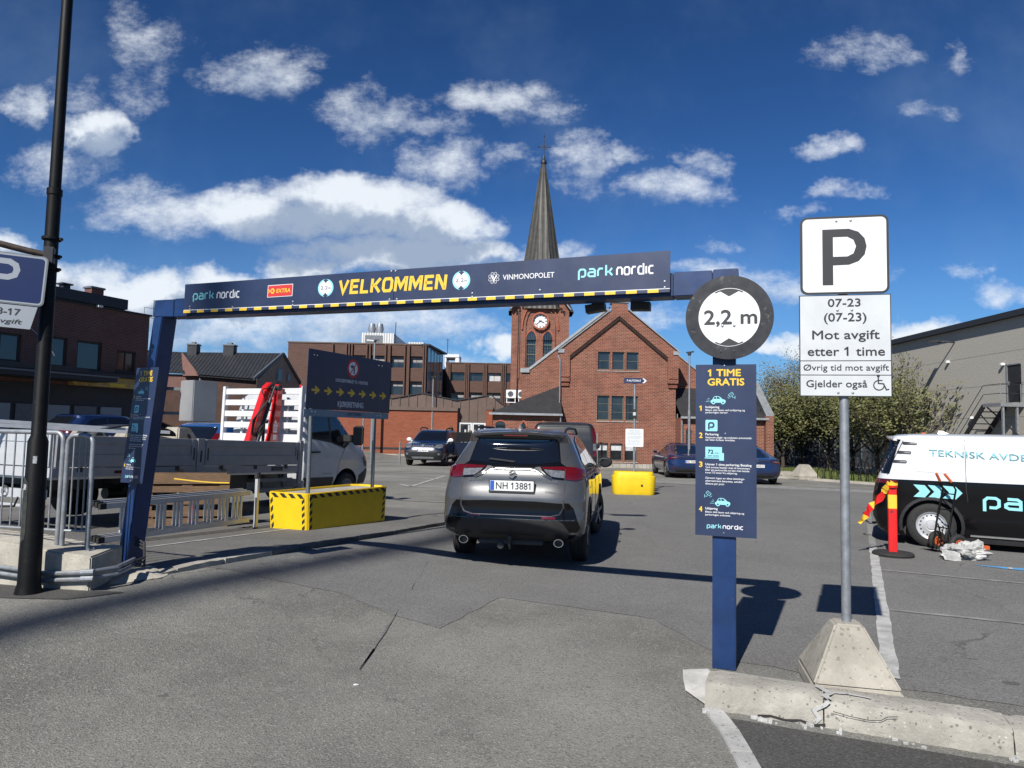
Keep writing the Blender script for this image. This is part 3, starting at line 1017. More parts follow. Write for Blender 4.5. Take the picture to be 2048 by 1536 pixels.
# flush granite edge curving towards the camera
ed = bpy.data.objects.new('granite_edge', None); COL.objects.link(ed); struct(ed)
pts = [(1.23, 4.34), (1.235, 4.05), (1.215, 3.75), (1.19, 3.45), (1.15, 3.1), (1.10, 2.7), (1.03, 2.2), (.94, 1.6)]
for i in range(len(pts) - 1):
    a, b = Vector(pts[i]), Vector(pts[i + 1]); d = (b - a).normalized(); nn = Vector((-d.y, d.x)) * .055
    a = a + d * .004; b = b - d * .004
    z = g_road(a.x, a.y)
    mb = MB(); mb.prism([tuple(a - nn), tuple(a + nn), tuple(b + nn), tuple(b - nn)], z - .05, z + .018 + .002 * (i % 2))
    mb.build('edge_stone', M['granite'], ed, bevel=.005)
for nm, poly, mt in (('tar_seam', [(-.965, 8.6), (-.985, 5.5), (-.99, 4.9), (-.984, 4.9), (-.976, 5.5), (-.959, 8.6)], 'asphalt_lot'),):
    decal(nm, poly, M[mt], .0085, jitter=.014, cell=.5)
# litter and leaves on the driveway
for i, (x, y, s, mm, lab) in enumerate([(-.95, 4.62, .016, 'print_white', 'tiny white paper scrap on the driveway asphalt'), (-1.25, 2.95, .02, 'bark', 'dark withered leaf on the asphalt at the bottom edge')]):
    mb = MB(); r = random.Random(i)
    mb.prism([(s * math.cos(a) * r.uniform(.6, 1.3), s * .55 * math.sin(a) * r.uniform(.6, 1.3)) for a in [k * .785 for k in range(8)]], .004, .009)
    o = mb.build('litter', M[mm]); o.location = (x, y, g_road(x, y)); tag(o, lab, 'litter')

# ------------------------------------------------------------------ entry gate with its boards
GD = Vector((-.9460, .3241, 0))            # along the beam, from the right post to the left one
GO = Vector((1.519, 5.07, 0))
RZ_G = math.atan2(-GD.y, -GD.x)            # local x runs to the right, y away from the camera
GATE = thing('entry_gate', 'dark blue steel height gate spanning the driveway, welcome board along its beam', 'gate', GO, RZ_G)
# local: right post around x=0, left post around x=-5.4
UX, UZ = (1, 0, 0), (0, 0, 1)


def grid_box(mb, a, b): mb.box(a, b)


mb = MB(); mb.box((-.080, 0, 0), (.078, .17, 2.65)); mb.build('post', M['blue_post'], GATE, bevel=.006)
mb = MB(); mb.box((-.080, 0, 2.654), (.098, .175, 2.835)); mb.build('corner_joint', M['blue_post'], GATE, bevel=.006)
mb = MB(); mb.box((-.36, 0, 2.65), (-.084, .175, 2.83)); mb.box((-5.02, .0, 2.65), (-.364, .172, 2.825)); mb.build('beam', M['blue_post'], GATE, bevel=.005)
# leaning, slightly twisted left post
LB = Vector((-5.49, .085, .20)); LT = Vector((-5.205, .085, 2.65))
tw = R(-10)
cx_, sx_ = math.cos(tw), math.sin(tw)


def lp(u, v, z):
    f = (z - .2) / 2.45
    c = LB.lerp(LT, f)
    a = tw * (1 - .35 * f)
    return Vector((c.x + u * math.cos(a) - v * math.sin(a), c.y + u * math.sin(a) + v * math.cos(a), z))


mb = MB()
mb.add([lp(u, v, .08) for u, v in ((-.07, -.085), (.07, -.085), (.07, .085), (-.07, .085))] + [lp(u, v, 2.655) for u, v in ((-.06, -.085), (.06, -.085), (.06, .085), (-.06, .085))],
       [(0, 3, 2, 1), (4, 5, 6, 7), (0, 1, 5, 4), (1, 2, 6, 5), (2, 3, 7, 6), (3, 0, 4, 7)])
mb.build('post', M['blue_post'], GATE, bevel=.006)
mb = MB()
mb.add([(-5.268, 0, 2.658), (-5.024, 0, 2.652), (-5.024, .172, 2.652), (-5.268, .172, 2.658), (-5.262, 0, 2.82), (-5.024, 0, 2.82), (-5.024, .172, 2.82), (-5.262, .172, 2.82)],
       [(0, 3, 2, 1), (4, 5, 6, 7), (0, 1, 5, 4), (1, 2, 6, 5), (2, 3, 7, 6), (3, 0, 4, 7)])
mb.build('corner_joint', M['blue_post'], GATE, bevel=.005)
mb = MB(); mb.strip([(-.074, 2.66), (.094, 2.83)], .004, (0, -.0015, 0), UX, UZ); mb.box((-5.27, -.003, 2.655), (-5.262, 0, 2.82))
mb.build('weld_seam', M['print_black'], GATE)

BY = -.030                                   # front plane of the boards


def rivets(parent, pts, y, r=.006, m='galv', O=None):
    me = None
    for x, z in pts:
        if me is None:
            o = MB().lathe([(0, r), (.004, r * .9), (.006, 0)], (0, 0, 0), (0, -1, 0), 8).build('bolt', M[m], parent); me = o.data
        else: o = bpy.data.objects.new('bolt', me); COL.objects.link(o); o.parent = parent
        o.location = (x, y, z)


def gauge(mb, x, z, r):
    O = (x, BY - .0045, z)
    mb.mi = 3; mb.disc(O, UX, UZ, r, 36)
    mb.mi = 1; mb.disc((x, BY - .0060, z), UX, UZ, r * .80, 36)
    mb.mi = 4
    for s_ in (1, -1):
        mb.poly([(-.024, s_ * .068), (0, s_ * .042), (.024, s_ * .068), (0, s_ * .079)], (x, BY - .0070, z), UX, UZ)
    mb.text('2.2', x - .048, x + .022, z - .014, .030, (0, BY - .0070, 0), UX, UZ, eps=0)
    mb.text('m', x + .028, x + .052, z - .014, .024, (0, BY - .0070, 0), UX, UZ, eps=0)


# two boards meeting at x=-2.66
bz = lambda x: 2.986 - .0085 * (-.38 - x)     # the top edge falls a little towards the left
def board(x0, x1, name='banner_board'):
    mb = MB(); mb.poly([(x0, 2.69), (x1, 2.69), (x1, bz(x1)), (x0, bz(x0))], (0, BY, 0), UX, UZ, .004)
    return mb


PM = ['navy', 'print_white', 'print_yellow', 'print_cyan', 'print_navy', 'print_red', 'print_cyan2']
PMs = lambda: [M[k] for k in PM]
B1 = board(-4.87, -2.662).build('banner_board', M['navy'], GATE)
B2 = board(-2.658, -.38).build('banner_board', M['navy'], GATE)
mb = MB(); O = (0, BY - .005, 0)
mb.mi = 6; mb.logo('park', -4.762, -4.53, 2.80, .052, O, UX, UZ, .26)
mb.mi = 1; mb.logo('nordic', -4.49, -4.241, 2.80, .052, O, UX, UZ, .25)
mb.mi = 1; mb.poly([(-3.935, 2.783), (-3.668, 2.786), (-3.664, 2.896), (-3.931, 2.893)], (0, BY - .0055, 0), UX, UZ)
mb.mi = 5; mb.poly([(-3.930, 2.788), (-3.673, 2.791), (-3.669, 2.891), (-3.926, 2.888)], (0, BY - .0065, 0), UX, UZ)
mb.mi = 2
mb.text('EXTRA', -3.838, -3.690, 2.822, .034, (0, BY - .0075, 0), UX, UZ, bold=.03, shear=.15, eps=0)
mb.ring((-3.877, BY - .0075, 2.839), UX, UZ, .014, .024, 20, a0=40, a1=320)
mb.strip([(-.012, -.022), (.014, .0), (-.012, .022)], .010, (-3.872, BY - .008, 2.839), UX, UZ)
mb.strip([(-.036, -.016), (-.024, .0), (-.036, .016)], .008, (-3.885, BY - .008, 2.839), UX, UZ)
gauge(mb, -3.328, 2.843, .078)
mb.mi = 2
full = 'VELKOMMEN'
ws = {'V': 1.0, 'E': .88, 'L': .82, 'K': .98, 'O': 1.02, 'M': 1.26, 'N': 1.05}
tot = sum(ws[c] for c in full) + .24 * 8
x = -3.199; k = (3.199 - 2.186) / tot
for i, c in enumerate(full):
    w_ = ws[c] * k
    z0 = 2.782 - .0 * i
    mbx = mb
    sh = .10; h = .118; sw = .026
    def stp(pl, cl=False): mb.strip([(x + p[0] * w_ + p[1] * h * sh, z0 + p[1] * h) for p in pl], sw, (0, BY - .0055, 0), UX, UZ, cl)
    if c == 'V': stp([(.06, 1), (.5, .08), (.94, 1)])
    elif c == 'E': stp([(1, .93), (.12, .93), (.12, .07), (1, .07)]); stp([(.12, .5), (.9, .5)])
    elif c == 'L': stp([(.12, 1), (.12, .07), (1, .07)])
    elif c == 'K': stp([(.12, 1), (.12, 0)]); stp([(.12, .5), (.42, .52), (.95, 1)]); stp([(.42, .52), (.97, 0)])
    elif c == 'O': stp([(.5, .07), (.78, .07), (.92, .24), (.92, .76), (.78, .93), (.24, .93), (.10, .76), (.10, .24), (.24, .07), (.52, .07)])
    elif c == 'M': stp([(.08, 0), (.08, .93), (.18, .93), (.5, .30), (.82, .93), (.92, .93), (.92, 0)])
    elif c == 'N': stp([(.10, 0), (.10, .94), (.2, .94), (.82, .06), (.90, .06), (.90, 1)])
    x += w_ + .24 * k
gauge(mb, -2.048, 2.845, .078)
mb.mi = 1
for a in range(8):
    ca, sa = math.cos(a * math.pi / 4 + .39), math.sin(a * math.pi / 4 + .39)
    mb.ring((-1.766 + ca * .036, BY - .0055, 2.851 + sa * .036), UX, UZ, .0095, .0125, 14)
mb.strip([(-.022, .02), (0, -.022), (.022, .02)], .009, (-1.766, BY - .0056, 2.851), UX, UZ)
mb.strip([(-.008, .02), (.004, -.008)], .006, (-1.766, BY - .0062, 2.851), UX, UZ)
mb.text('VINMONOPOLET', -1.690, -1.265, 2.831, .040, (0, BY - .0055, 0), UX, UZ, bold=.008, eps=0)
mb.mi = 3; mb.logo('park', -1.069, -.81, 2.822, .056, O, UX, UZ, .26)
mb.mi = 1; mb.logo('nordic', -.775, -.503, 2.822, .056, O, UX, UZ, .25)
mb.build('lettering', PMs(), GATE, smooth=0)
# chequered strip along the lower edge
mb = MB(); mb.box((-4.872, BY - .004, 2.675), (-.382, BY + .002, 2.690)); mb.mi = 1
mb.box((-4.872, BY - .006, 2.6985), (-.382, BY - .0045, 2.7035)); mb.mi = 2
n_ = 56
for i in range(n_):
    a = -4.870 + i * (4.486 / n_)
    mb.mi = 2 if i % 2 == 0 else 4
    mb.box((a, BY - .0095, 2.674), (a + 4.486 / n_, BY - .0045, 2.698))
mb.build('warning_strip', PMs(), GATE, smooth=0)
rivets(GATE, [(-4.80, 2.735), (-4.80, 2.708), (-4.31, 2.712), (-3.66, 2.735), (-3.66, 2.705), (-2.70, 2.715), (-2.63, 2.715), (-2.69, 2.955), (-2.65, 2.955), (-1.95, 2.735), (-1.95, 2.705), (-1.38, 2.735), (-.42, 2.755), (-.42, 2.71)], BY - .004, .0085)
# louvred camera lamps under the beam
for (x0, x1, tilt) in ((-1.075, -.92, -8), (-.71, -.56, 2)):
    cxx = (x0 + x1) / 2
    mb = MB(); mb.T = Matrix.Translation((cxx, .20, 2.645)) @ Matrix.Rotation(R(tilt), 4, 'Y')
    w_ = (x1 - x0) / 2
    mb.box((-w_, 0, -.052), (w_, .09, .012)); mb.mi = 1
    for i in range(6): mb.box((-w_ + .018 + i * .021, -.004, -.042), (-w_ + .030 + i * .021, 0, -.004))
    mb.mi = 0; mb.box((-.02, .0, .012), (.02, .03, .035))
    mb.build('floodlight', [M['plastic'], M['print_black']], GATE, bevel=.003, seg=1)
# cabinet on the back of the left post
mb = MB(); mb.T = Matrix.Translation((-5.03, .36, 1.70)) @ Matrix.Rotation(R(-14), 4, 'Z')
mb.box((-.035, -.16, -.04), (.185, .10, .36)); mb.build('cabinet', M['panel_grey'], GATE, bevel=.008)
mb = MB()
for z in (1.74, 1.98): mb.bar((-5.3, .17, z), (-5.0, .34, z), .03, .03)
mb.build('bracket', M['galv_dull'], GATE)
# loose cable at the end of the board
mb = MB(); mb.tube([(-4.98, .0, 2.65), (-4.96, .0, 2.622), (-4.88, -.01, 2.645), (-4.82, -.01, 2.665)], .0035, 6); mb.build('cable', M['plastic'], GATE)


def info_panel(parent, O, U, Vv, w, h, name='info_panel'):
    """board with the four steps; O lower left corner"""
    O, U, Vv = V3(O), V3(U), V3(Vv); N = U.cross(Vv).normalized()
    mb = MB(); mb.poly([(0, 0), (w, 0), (w, h), (0, h)], O, U, Vv, .004)
    p = mb.build(name, M['navy'], parent)
    mb = MB(); O2 = O + N * .0055
    X = lambda x: (x - 95) / 500 * w
    Y = lambda y: (1 - (y - 40) / 1440) * h
    def tx(s_, x0, x1, yb, cap, mi=1, **k): mb.mi = mi; mb.text(s_, X(x0), X(x1), Y(yb), cap / 1440 * h, O2, U, Vv, eps=0, **k)
    tx('1 TIME', 197, 470, 138, 56, 2, bold=.035); tx('GRATIS', 194, 498, 216, 56, 2, bold=.035)
    for n_, y0 in (('1', 432), ('2', 663), ('3', 908), ('4', 1282)):
        tx(n_, 125, 154 if n_ != '1' else 146, y0, 42, 2, bold=.04)
    for s_, x1, yb in (('Innkjøring', 293, 410), ('Parkering', 287, 640), ('Utover 1 time parkering; Betaling', 555, 893), ('Utkjøring', 280, 1262)):
        tx(s_, 178, x1, yb, 18, 1, bold=.02)
    for s_, x1, yb in (('Bilens skilt leses ved innkjøring og', 502, 434), ('parkeringen starter.', 365, 454), ('Sesjonen pågår og avsluttes automatisk', 557, 665), ('når bilen forlater området.', 423, 686),
                       ('Ved avreise betaler man til automaten.', 545, 917), ('Eller på parknordic.no kan man betale', 537, 939), ('innen 72 timer fra utkjøring.', 440, 961),
                       ('Bilens skilt leses ved utkjøring og', 495, 1289), ('parkeringen avsluttes.', 385, 1312)):
        tx(s_, 178, x1, yb, 14.5, 1, bold=.012)
    for s_, x1, yb in (('Dersom ingen av disse betalings-', 500, 1006), ('alternativene benyttes, sendes', 482, 1030), ('faktura per post.', 335, 1054)):
        tx(s_, 178, x1, yb, 15, 1, bold=.012, shear=.25)
    def car(x0, y0, k=1.0):
        mb.mi = 3
        c = [(0, 30), (0, 14), (8, 8), (14, 6), (20, -8), (30, -22), (45, -26), (70, -24), (88, -12), (98, 0), (120, 6), (125, 14), (124, 30)]
        mb.poly([(X(x0 + a), Y(y0 + b_ + 26)) for a, b_ in c], O2, U, Vv)
        O3 = O2 + N * .001; mb.mi = 4
        mb.poly([(X(x0 + a), Y(y0 + b_ + 26)) for a, b_ in [(24, -4), (32, -18), (46, -21), (47, -2)]], O3, U, Vv)
        mb.poly([(X(x0 + a), Y(y0 + b_ + 26)) for a, b_ in [(52, -2), (52, -21), (68, -19), (82, -4)]], O3, U, Vv)
        for q in (24, 103):
            mb.mi = 3; mb.disc(O2 + U * X(x0 + q) + Vv * Y(y0 + 54) + N * .0005, U, Vv, .013 * w / .4, 16)
            mb.mi = 4; mb.disc(O3 + U * X(x0 + q) + Vv * Y(y0 + 54), U, Vv, .0058 * w / .4, 14)
        mb.mi = 3
        for i, l in enumerate((16, 24, 34)): mb.strip([(X(x0 - 8 - l), Y(y0 + 20 + i * 14)), (X(x0 - 8), Y(y0 + 20 + i * 14))], .0022, O2, U, Vv)
    car(220, 308); car(258, 1162)
    def camera(x0, y0, fl=1):
        mb.mi = 3
        q = [(8, 22), (38, 0), (52, 14), (52, 20), (22, 42), (8, 22)]
        a = lambda p: (X(x0 + (p[0] if fl > 0 else 66 - p[0])), Y(y0 + p[1]))
        mb.strip([a(p) for p in q], .0025, O2, U, Vv); mb.strip([a((14, 30)), a((46, 8))], .002, O2, U, Vv)
        mb.strip([a((40, 30)), (a((46, 46))), a((62, 44))], .0025, O2, U, Vv); mb.strip([a((64, 30)), a((64, 56))], .0028, O2, U, Vv)
        for i in range(3): mb.strip([a((2 + i * 5, 40 + i * 4)), a((7 + i * 5, 46 + i * 4))], .002, O2, U, Vv)
    camera(358, 275); camera(170, 1108, -1)
    mb.mi = 3; mb.poly([(X(a), Y(b_)) for a, b_ in [(184, 510), (272, 510), (278, 516), (278, 599), (272, 605), (184, 605), (178, 599), (178, 516)]], O2, U, Vv)
    mb.mi = 4; mb.strip([(X(a), Y(b_)) for a, b_ in [(215, 572), (236, 572), (246, 562), (246, 545), (236, 535), (216, 535), (206, 545), (206, 592)]], .0115 * w / .4, O2 + N * .001, U, Vv)
    mb.mi = 3; mb.poly([(X(a), Y(b_)) for a, b_ in [(178, 738), (315, 738), (315, 826), (178, 826)]], O2, U, Vv)
    mb.poly([(X(a), Y(b_)) for a, b_ in [(170, 829), (322, 829), (318, 837), (174, 837)]], O2, U, Vv)
    mb.poly([(X(a), Y(b_)) for a, b_ in [(293, 787), (331, 787), (331, 851), (293, 851)]], O2 + N * .001, U, Vv)
    mb.mi = 4; mb.text('72', X(197), X(245), Y(793), 31 / 1440 * h, O2, U, Vv, bold=.03, eps=.002)
    mb.text('timer', X(255), X(290), Y(793), 12 / 1440 * h, O2, U, Vv, eps=.002)
    mb.text('park nordic', X(197), X(288), Y(816), 10 / 1440 * h, O2, U, Vv, bold=.02, eps=.002)
    mb.mi = 3; mb.logo('park', X(194), X(308), Y(1414), 24 / 1440 * h, O2, U, Vv, .26, 0)
    mb.mi = 1; mb.logo('nordic', X(324), X(485), Y(1414), 24 / 1440 * h, O2, U, Vv, .26, 0)
    mb.build('lettering', PMs(), p, smooth=0)
    mb = MB()
    for (a, b_) in ((335, 50), (342, 624), (330, 1450)):
        c = O2 + U * X(a) + Vv * Y(b_); mb.lathe([(0, .0055), (.003, .005), (.004, 0)], c, N, 8)
    mb.build('bolts', M['galv'], p)
    return p


p = info_panel(GATE, (-.196, -.020, .922), UX, UZ, .414, 1.214)
# left panel follows the leaning post
Oa = lp(-.157, -.105, 1.065); Ub = (lp(.157, -.105, 1.065) - Oa); wv = .315
Vb = (lp(-.157, -.105, 2.165) - Oa); hb = Vb.length
info_panel(GATE, Oa, Ub.normalized(), Vb.normalized(), wv * 1.03, hb)

# ------------------------------------------------------------------ round height sign
RS = thing('height_limit_sign', 'round black-rimmed sign reading 2,2 m bolted to the right gate post', 'sign', GO - GD * .035 + Vector((-.3241, -.946, 0)) * .06, RZ_G + R(1.0))
mb = MB(); mb.disc((0, 0, 2.468), UX, UZ, .300, 64, .012); mb.build('plate', M['sign_black'], RS)
mb = MB(); mb.disc((0, -.0135, 2.468), UX, UZ, .209, 56)
mb.build('face', M['sign_white'], RS)
mb = MB(); mb.ring((0, -.0150, 2.468), UX, UZ, .196, .2045, 56, a0=62, a1=118); mb.ring((0, -.0150, 2.468), UX, UZ, .196, .2045, 56, a0=242, a1=298)
arc = lambda a0, a1, r: [(r * math.cos(R(a)), r * math.sin(R(a))) for a in range(a0, a1 + 1, 4)]
for s_ in (1, -1):
    pts = [(x, s_ * y) for x, y in arc(69, 111, .2035)] + [(0, s_ * .150)]
    mb.poly(pts, (0, -.0155, 2.468), UX, UZ)
mb.text('2,2', -.172, .020, 2.420, .098, (0, -.0155, 0), UX, UZ, bold=.025, eps=0)
mb.text('m', .078, .190, 2.420, .098, (0, -.0155, 0), UX, UZ, bold=.025, eps=0)
mb.build('lettering', M['print_black'], RS, smooth=0)
rivets(RS, [(-.045, 2.408), (.035, 2.408)], -.0155, .010)
rivets(RS, [(-.055, 2.225), (.035, 2.225)], -.0125, .007, 'print_black')

# ------------------------------------------------------------------ parking sign on its concrete block
PS = thing('parking_sign', 'white P parking sign over a 07-23 time plate on a pole in a concrete block', 'sign', (2.235, 4.77, 0), R(-13))
mb = MB()
def frus(mb, w0, d0, z0, w1, d1, z1, cx=0, cy=0):
    mb.add([(-w0, -d0, z0), (w0, -d0, z0), (w0, d0, z0), (-w0, d0, z0), (cx - w1, cy - d1, z1), (cx + w1, cy - d1, z1), (cx + w1, cy + d1, z1), (cx - w1, cy + d1, z1)],
           [(0, 3, 2, 1), (4, 5, 6, 7), (0, 1, 5, 4), (1, 2, 6, 5), (2, 3, 7, 6), (3, 0, 4, 7)])
frus(mb, .265, .30, .0, .258, .29, .085); frus(mb, .258, .29, .0851, .085, .085, .425)
mb.build('concrete_base', M['conc_block'], PS, bevel=.014, seg=3)
mb = MB(); mb.lathe([(0, .045), (0, .062), (.012, .060), (.016, .045), (.016, .03)], (0, 0, .405), (0, 0, 1), 24); mb.build('rubber_collar', M['rubber'], PS)
mb = MB(); mb.cyl((0, 0, .40), (0, 0, 3.08), .0295, n=24); mb.cyl((0, 0, 1.30), (0, 0, 1.305), .0302, n=24); mb.build('pole', M['galv'], PS)


def rrect(w, h, r, cx=0, cy=0, n=5):
    out = []
    for sx__, sy__, a0 in ((1, 1, 0), (-1, 1, 90), (-1, -1, 180), (1, -1, 270)):
        for i in range(n + 1):
            a = R(a0 + 90 * i / n)
            out.append((cx + sx__ * (w / 2 - r) + r * math.cos(a), cy + sy__ * (h / 2 - r) + r * math.sin(a)))
    return out


py = -.045
mb = MB(); mb.poly(rrect(.555, .535, .045, 0, 2.863), (0, py, 0), UX, UZ, .006)
mb.mi = 1; mb.poly(rrect(.525, .505, .034, 0, 2.863), (0, py - .0075, 0), UX, UZ)
mb.build('sign_plate', [M['print_black'], M['sign_white']], PS, smooth=20)
mb = MB(); mb.T = Matrix.Translation((0, py - .009, 2.863))
mb.poly([(-.137, -.205), (-.070, -.205), (-.070, -.070), (.03, -.068), (.09, -.045), (.128, 0), (.14, .055), (.128, .11), (.09, .155), (.03, .178), (-.137, .178)], (0, 0, 0), UX, UZ)
P1 = mb.build('lettering', M['print_black'], PS, smooth=0)
mb = MB(); mb.T = Matrix.Translation((0, py - .0105, 2.863))
mb.poly([(-.070, -.012), (.02, -.012), (.058, .008), (.074, .055), (.058, .10), (.02, .122), (-.070, .122)], (0, 0, 0), UX, UZ)
mb.build('letter_counter', M['sign_white'], PS, smooth=0)
mb = MB(); mb.box((-.286, py, 1.905), (.286, py + .006, 2.592)); mb.mi = 1
for a, b in ((2.065, 2.588), (1.985, 2.060) , (1.909, 1.980)): pass
rows = ((2.148, 2.586), (2.052, 2.142), (1.911, 2.046))
for a, b in rows: mb.box((-.280, py - .0015, a), (.280, py - .0002, b))
mb.build('time_plate', [M['print_black'], M['sign_white2']], PS, smooth=0)
mb = MB(); O = (0, py - .003, 0)
mb.text('07-23', -.105, .100, 2.512, .052, O, UX, UZ, bold=.018, eps=0)
mb.text('(07-23)', -.130, .135, 2.412, .055, O, UX, UZ, bold=.018, eps=0)
mb.text('Mot avgift', -.205, .215, 2.292, .058, O, UX, UZ, bold=.016, eps=0)
mb.text('etter 1 time', -.235, .245, 2.180, .058, O, UX, UZ, bold=.016, eps=0)
mb.text('Øvrig tid mot avgift', -.262, .268, 2.080, .040, O, UX, UZ, bold=.010, eps=0)
mb.text('Gjelder også', -.245, .135, 1.968, .046, O, UX, UZ, bold=.014, eps=0)
wc = (.205, py - .003, 1.982)
mb.ring(wc, UX, UZ, .028, .035, 26, a0=100, a1=370)
mb.disc((wc[0] - .003, wc[1], wc[2] + .062), UX, UZ, .0095, 14)
mb.strip([(-.003, .052), (-.003, .012), (.028, .010), (.045, -.03), (.062, -.026)], .008, wc, UX, UZ); mb.strip([(-.003, .032), (.022, .032)], .007, wc, UX, UZ)
mb.build('lettering', M['print_black'], PS, smooth=0)
rivets(PS, [(-.048, 3.098), (.042, 3.098)], py - .008, .009)
rivets(PS, [(-.045, 2.488), (.045, 2.488), (-.045, 1.932), (.045, 1.932)], py - .002, .009)
mb = MB()
for z in (3.05, 2.49, 1.93): mb.box((-.06, py + .007, z - .015), (.06, py + .016, z + .015)); mb.box((-.036, -.036, z - .015), (.036, .036, z + .015))
mb.build('clamps', M['galv_dull'], PS, smooth=0)

# ------------------------------------------------------------------ railing on the wall
RAIL = thing('railing', 'galvanised steel railing of hoop-topped sections on the low concrete wall', 'railing', (-3.97, 6.33, .515))


def hoop(x0, x1, y0, y1, h, r=.021):
    """inverted U of tube with rounded corners from foot to foot"""
    L = math.hypot(x1 - x0, y1 - y0); ux, uy = (x1 - x0) / L, (y1 - y0) / L
    c = .075; pts = []
    P = lambda s_, z: (x0 + ux * s_, y0 + uy * s_, z)
    pts.append(P(0, 0)); pts.append(P(0, h - c))
    for i in range(1, 6): a = R(18 * i); pts.append(P(c - c * math.cos(a), h - c + c * math.sin(a)))
    pts.append(P(L - c, h))
    for i in range(1, 6): a = R(18 * i); pts.append(P(L - c + c * math.sin(a), h - c + c * math.cos(a)))
    pts.append(P(L, 0))
    return pts, P, L


def rail_section(x0, x1, y0, y1, n, h, dz0=0, dz1=0):
    pts, P, L = hoop(x0, x1, y0, y1, h)
    pts = [(p[0], p[1], p[2]) for p in pts]
    mb = MB(); mb.tube(pts, .021, 12); mb.build('frame_tube', M['galv'], RAIL)
    zl = .165
    mb = MB(); mb.cyl(P(.015, zl), P(L - .015, zl + dz1), .011, n=8); mb.build('lower_rail', M['galv'], RAIL)
    for i in range(n):
        s_ = L * (i + 1) / (n + 1)
        mb = MB(); mb.cyl(P(s_, zl), P(s_, h - .01), .0075, n=7); mb.build('bar', M['galv'], RAIL)
    for s_ in (0, L):
        p = P(s_, 0)
        mb = MB(); mb.box((p[0] - .05, p[1] - .05, -.003), (p[0] + .05, p[1] + .05, .006))
        for a, b in ((-.036, -.036), (.036, .036), (.036, -.036), (-.036, .036)): mb.cyl((p[0] + a, p[1] + b, .006), (p[0] + a, p[1] + b, .022), .008, n=6)
        mb.build('foot_plate', M['galv'], RAIL)


rail_section(.048, .285, -.01, -.035, 3, 1.0)
x = 0.0
rail_section(-1.62, .0, .37, .0, 15, 1.02, 0, 0)
rail_section(-3.3, -1.67, .75, .38, 15, 1.05)
mb = MB(); mb.tube([(-.0, 0, .86), (.048, -.01, .86)], .006, 6); mb.build('link', M['galv'], RAIL)

# ------------------------------------------------------------------ black lamp post with the blue sign
LP = thing('lamp_post', 'tall black painted steel lamp post standing in front of the low wall', 'lamp post', (-3.93, 5.93, .185))
mb = MB()
prof = [(-.02, .155), (.008, .155), (.014, .105), (.045, .10), (.12, .083), (1.28, .075), (1.33, .056), (3.36, .053), (3.37, .059), (3.42, .059), (3.43, .046), (8.2, .036), (8.2, 0)]
mb.lathe(prof, (0, 0, 0), (0, 0, 1), 28); mb.build('pole', M['black_pole'], LP, smooth=30)
mb = MB()
for a in range(6): c = R(60 * a + 20); mb.cyl((.135 * math.cos(c), .135 * math.sin(c), .008), (.135 * math.cos(c), .135 * math.sin(c), .03), .011, n=6)
mb.build('bolts', M['black_pole'], LP)
# service hatch, curved to the tube
mb = MB(); rows = []
for j in range(13):
    z = .44 + .55 * j / 12
    e = min(1, min(j, 12 - j) / 2.2); half = 34 * math.sqrt(max(0, 1 - (1 - e) ** 2)) if e < 1 else 34
    rows.append([(.081 * math.cos(R(-128 + half * k / 4)), .081 * math.sin(R(-128 + half * k / 4)), z) for k in range(-4, 5)])
mb.add([p for r_ in rows for p in r_], [(j * 9 + k, j * 9 + k + 1, (j + 1) * 9 + k + 1, (j + 1) * 9 + k) for j in range(12) for k in range(8)])
mb.build('hatch', mat('grey_green_hatch', (.035, .038, .033), .5, var=.4, vs=14, speck=.4, speckc=(.12, .12, .11), specks=20), LP)
mb = MB()
def curved(mb, z0, z1, a0, a1, r):
    k = 5
    vs = [(r * math.cos(R(lerp(a0, a1, i / k))), r * math.sin(R(lerp(a0, a1, i / k))), z) for z in (z0, z1) for i in range(k + 1)]
    mb.add(vs, [(i, i + 1, k + 2 + i, k + 1 + i) for i in range(k)])
curved(mb, .885, .93, -128, -105, .083); curved(mb, 1.10, 1.16, -78, -56, .0785)
mb.build('sticker', mat('grey_sticker', (.38, .39, .40), .5, var=.5, vs=60), LP)
mb = MB()
for z in (2.72, 2.83, 2.98): mb.lathe([(0, .065), (0, .074), (.022, .074), (.022, .065)], (0, 0, z), (0, 0, 1), 20); mb.box((.06, -.015, z), (.09, .015, z + .02))
mb.build('clamp', M['black_pole'], LP)
mb = MB(); mb.tube([(0, 0, 8.15), (.3, -.1, 8.5), (.9, -.4, 8.75), (1.6, -.8, 8.8)], .03, 10); mb.build('arm', M['black_pole'], LP)
mb = MB(); mb.box((1.5, -1.0, 8.74), (2.2, -.75, 8.84)); mb.build('lamp_head', M['black_pole'], LP, bevel=.03)

BS = thing('blue_parking_sign', 'blue P parking sign with a grey plate clamped to the black lamp post', 'sign', (-3.93, 5.93, 0), R(20))
Ux, Uz = (1, 0, 0), (0, 0, 1)
mb = MB(); mb.tube([(-.005, -.06, 3.02), (-.17, -.075, 3.045), (-.42, -.10, 3.09)], .027, 12); mb.build('arm', mat('rusty_dark_steel', (.05, .032, .022), .7, var=.5, vs=12), BS)
mb = MB(); mb.box((-.03, -.10, 2.95), (.045, .02, 3.09)); mb.build('bracket', M['steel_dark'], BS, bevel=.006)
mb = MB(); mb.T = Matrix.Translation((-.11, -.115, 0)) @ Matrix.Rotation(R(2.5), 4, 'Y')
def bs(poly, y, t=0.0): mb.poly(poly, (0, y, 0), Ux, Uz, t)
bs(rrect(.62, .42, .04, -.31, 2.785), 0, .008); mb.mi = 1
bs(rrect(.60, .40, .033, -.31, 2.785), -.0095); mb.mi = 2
bs(rrect(.572, .372, .024, -.31, 2.785), -.011); mb.mi = 1
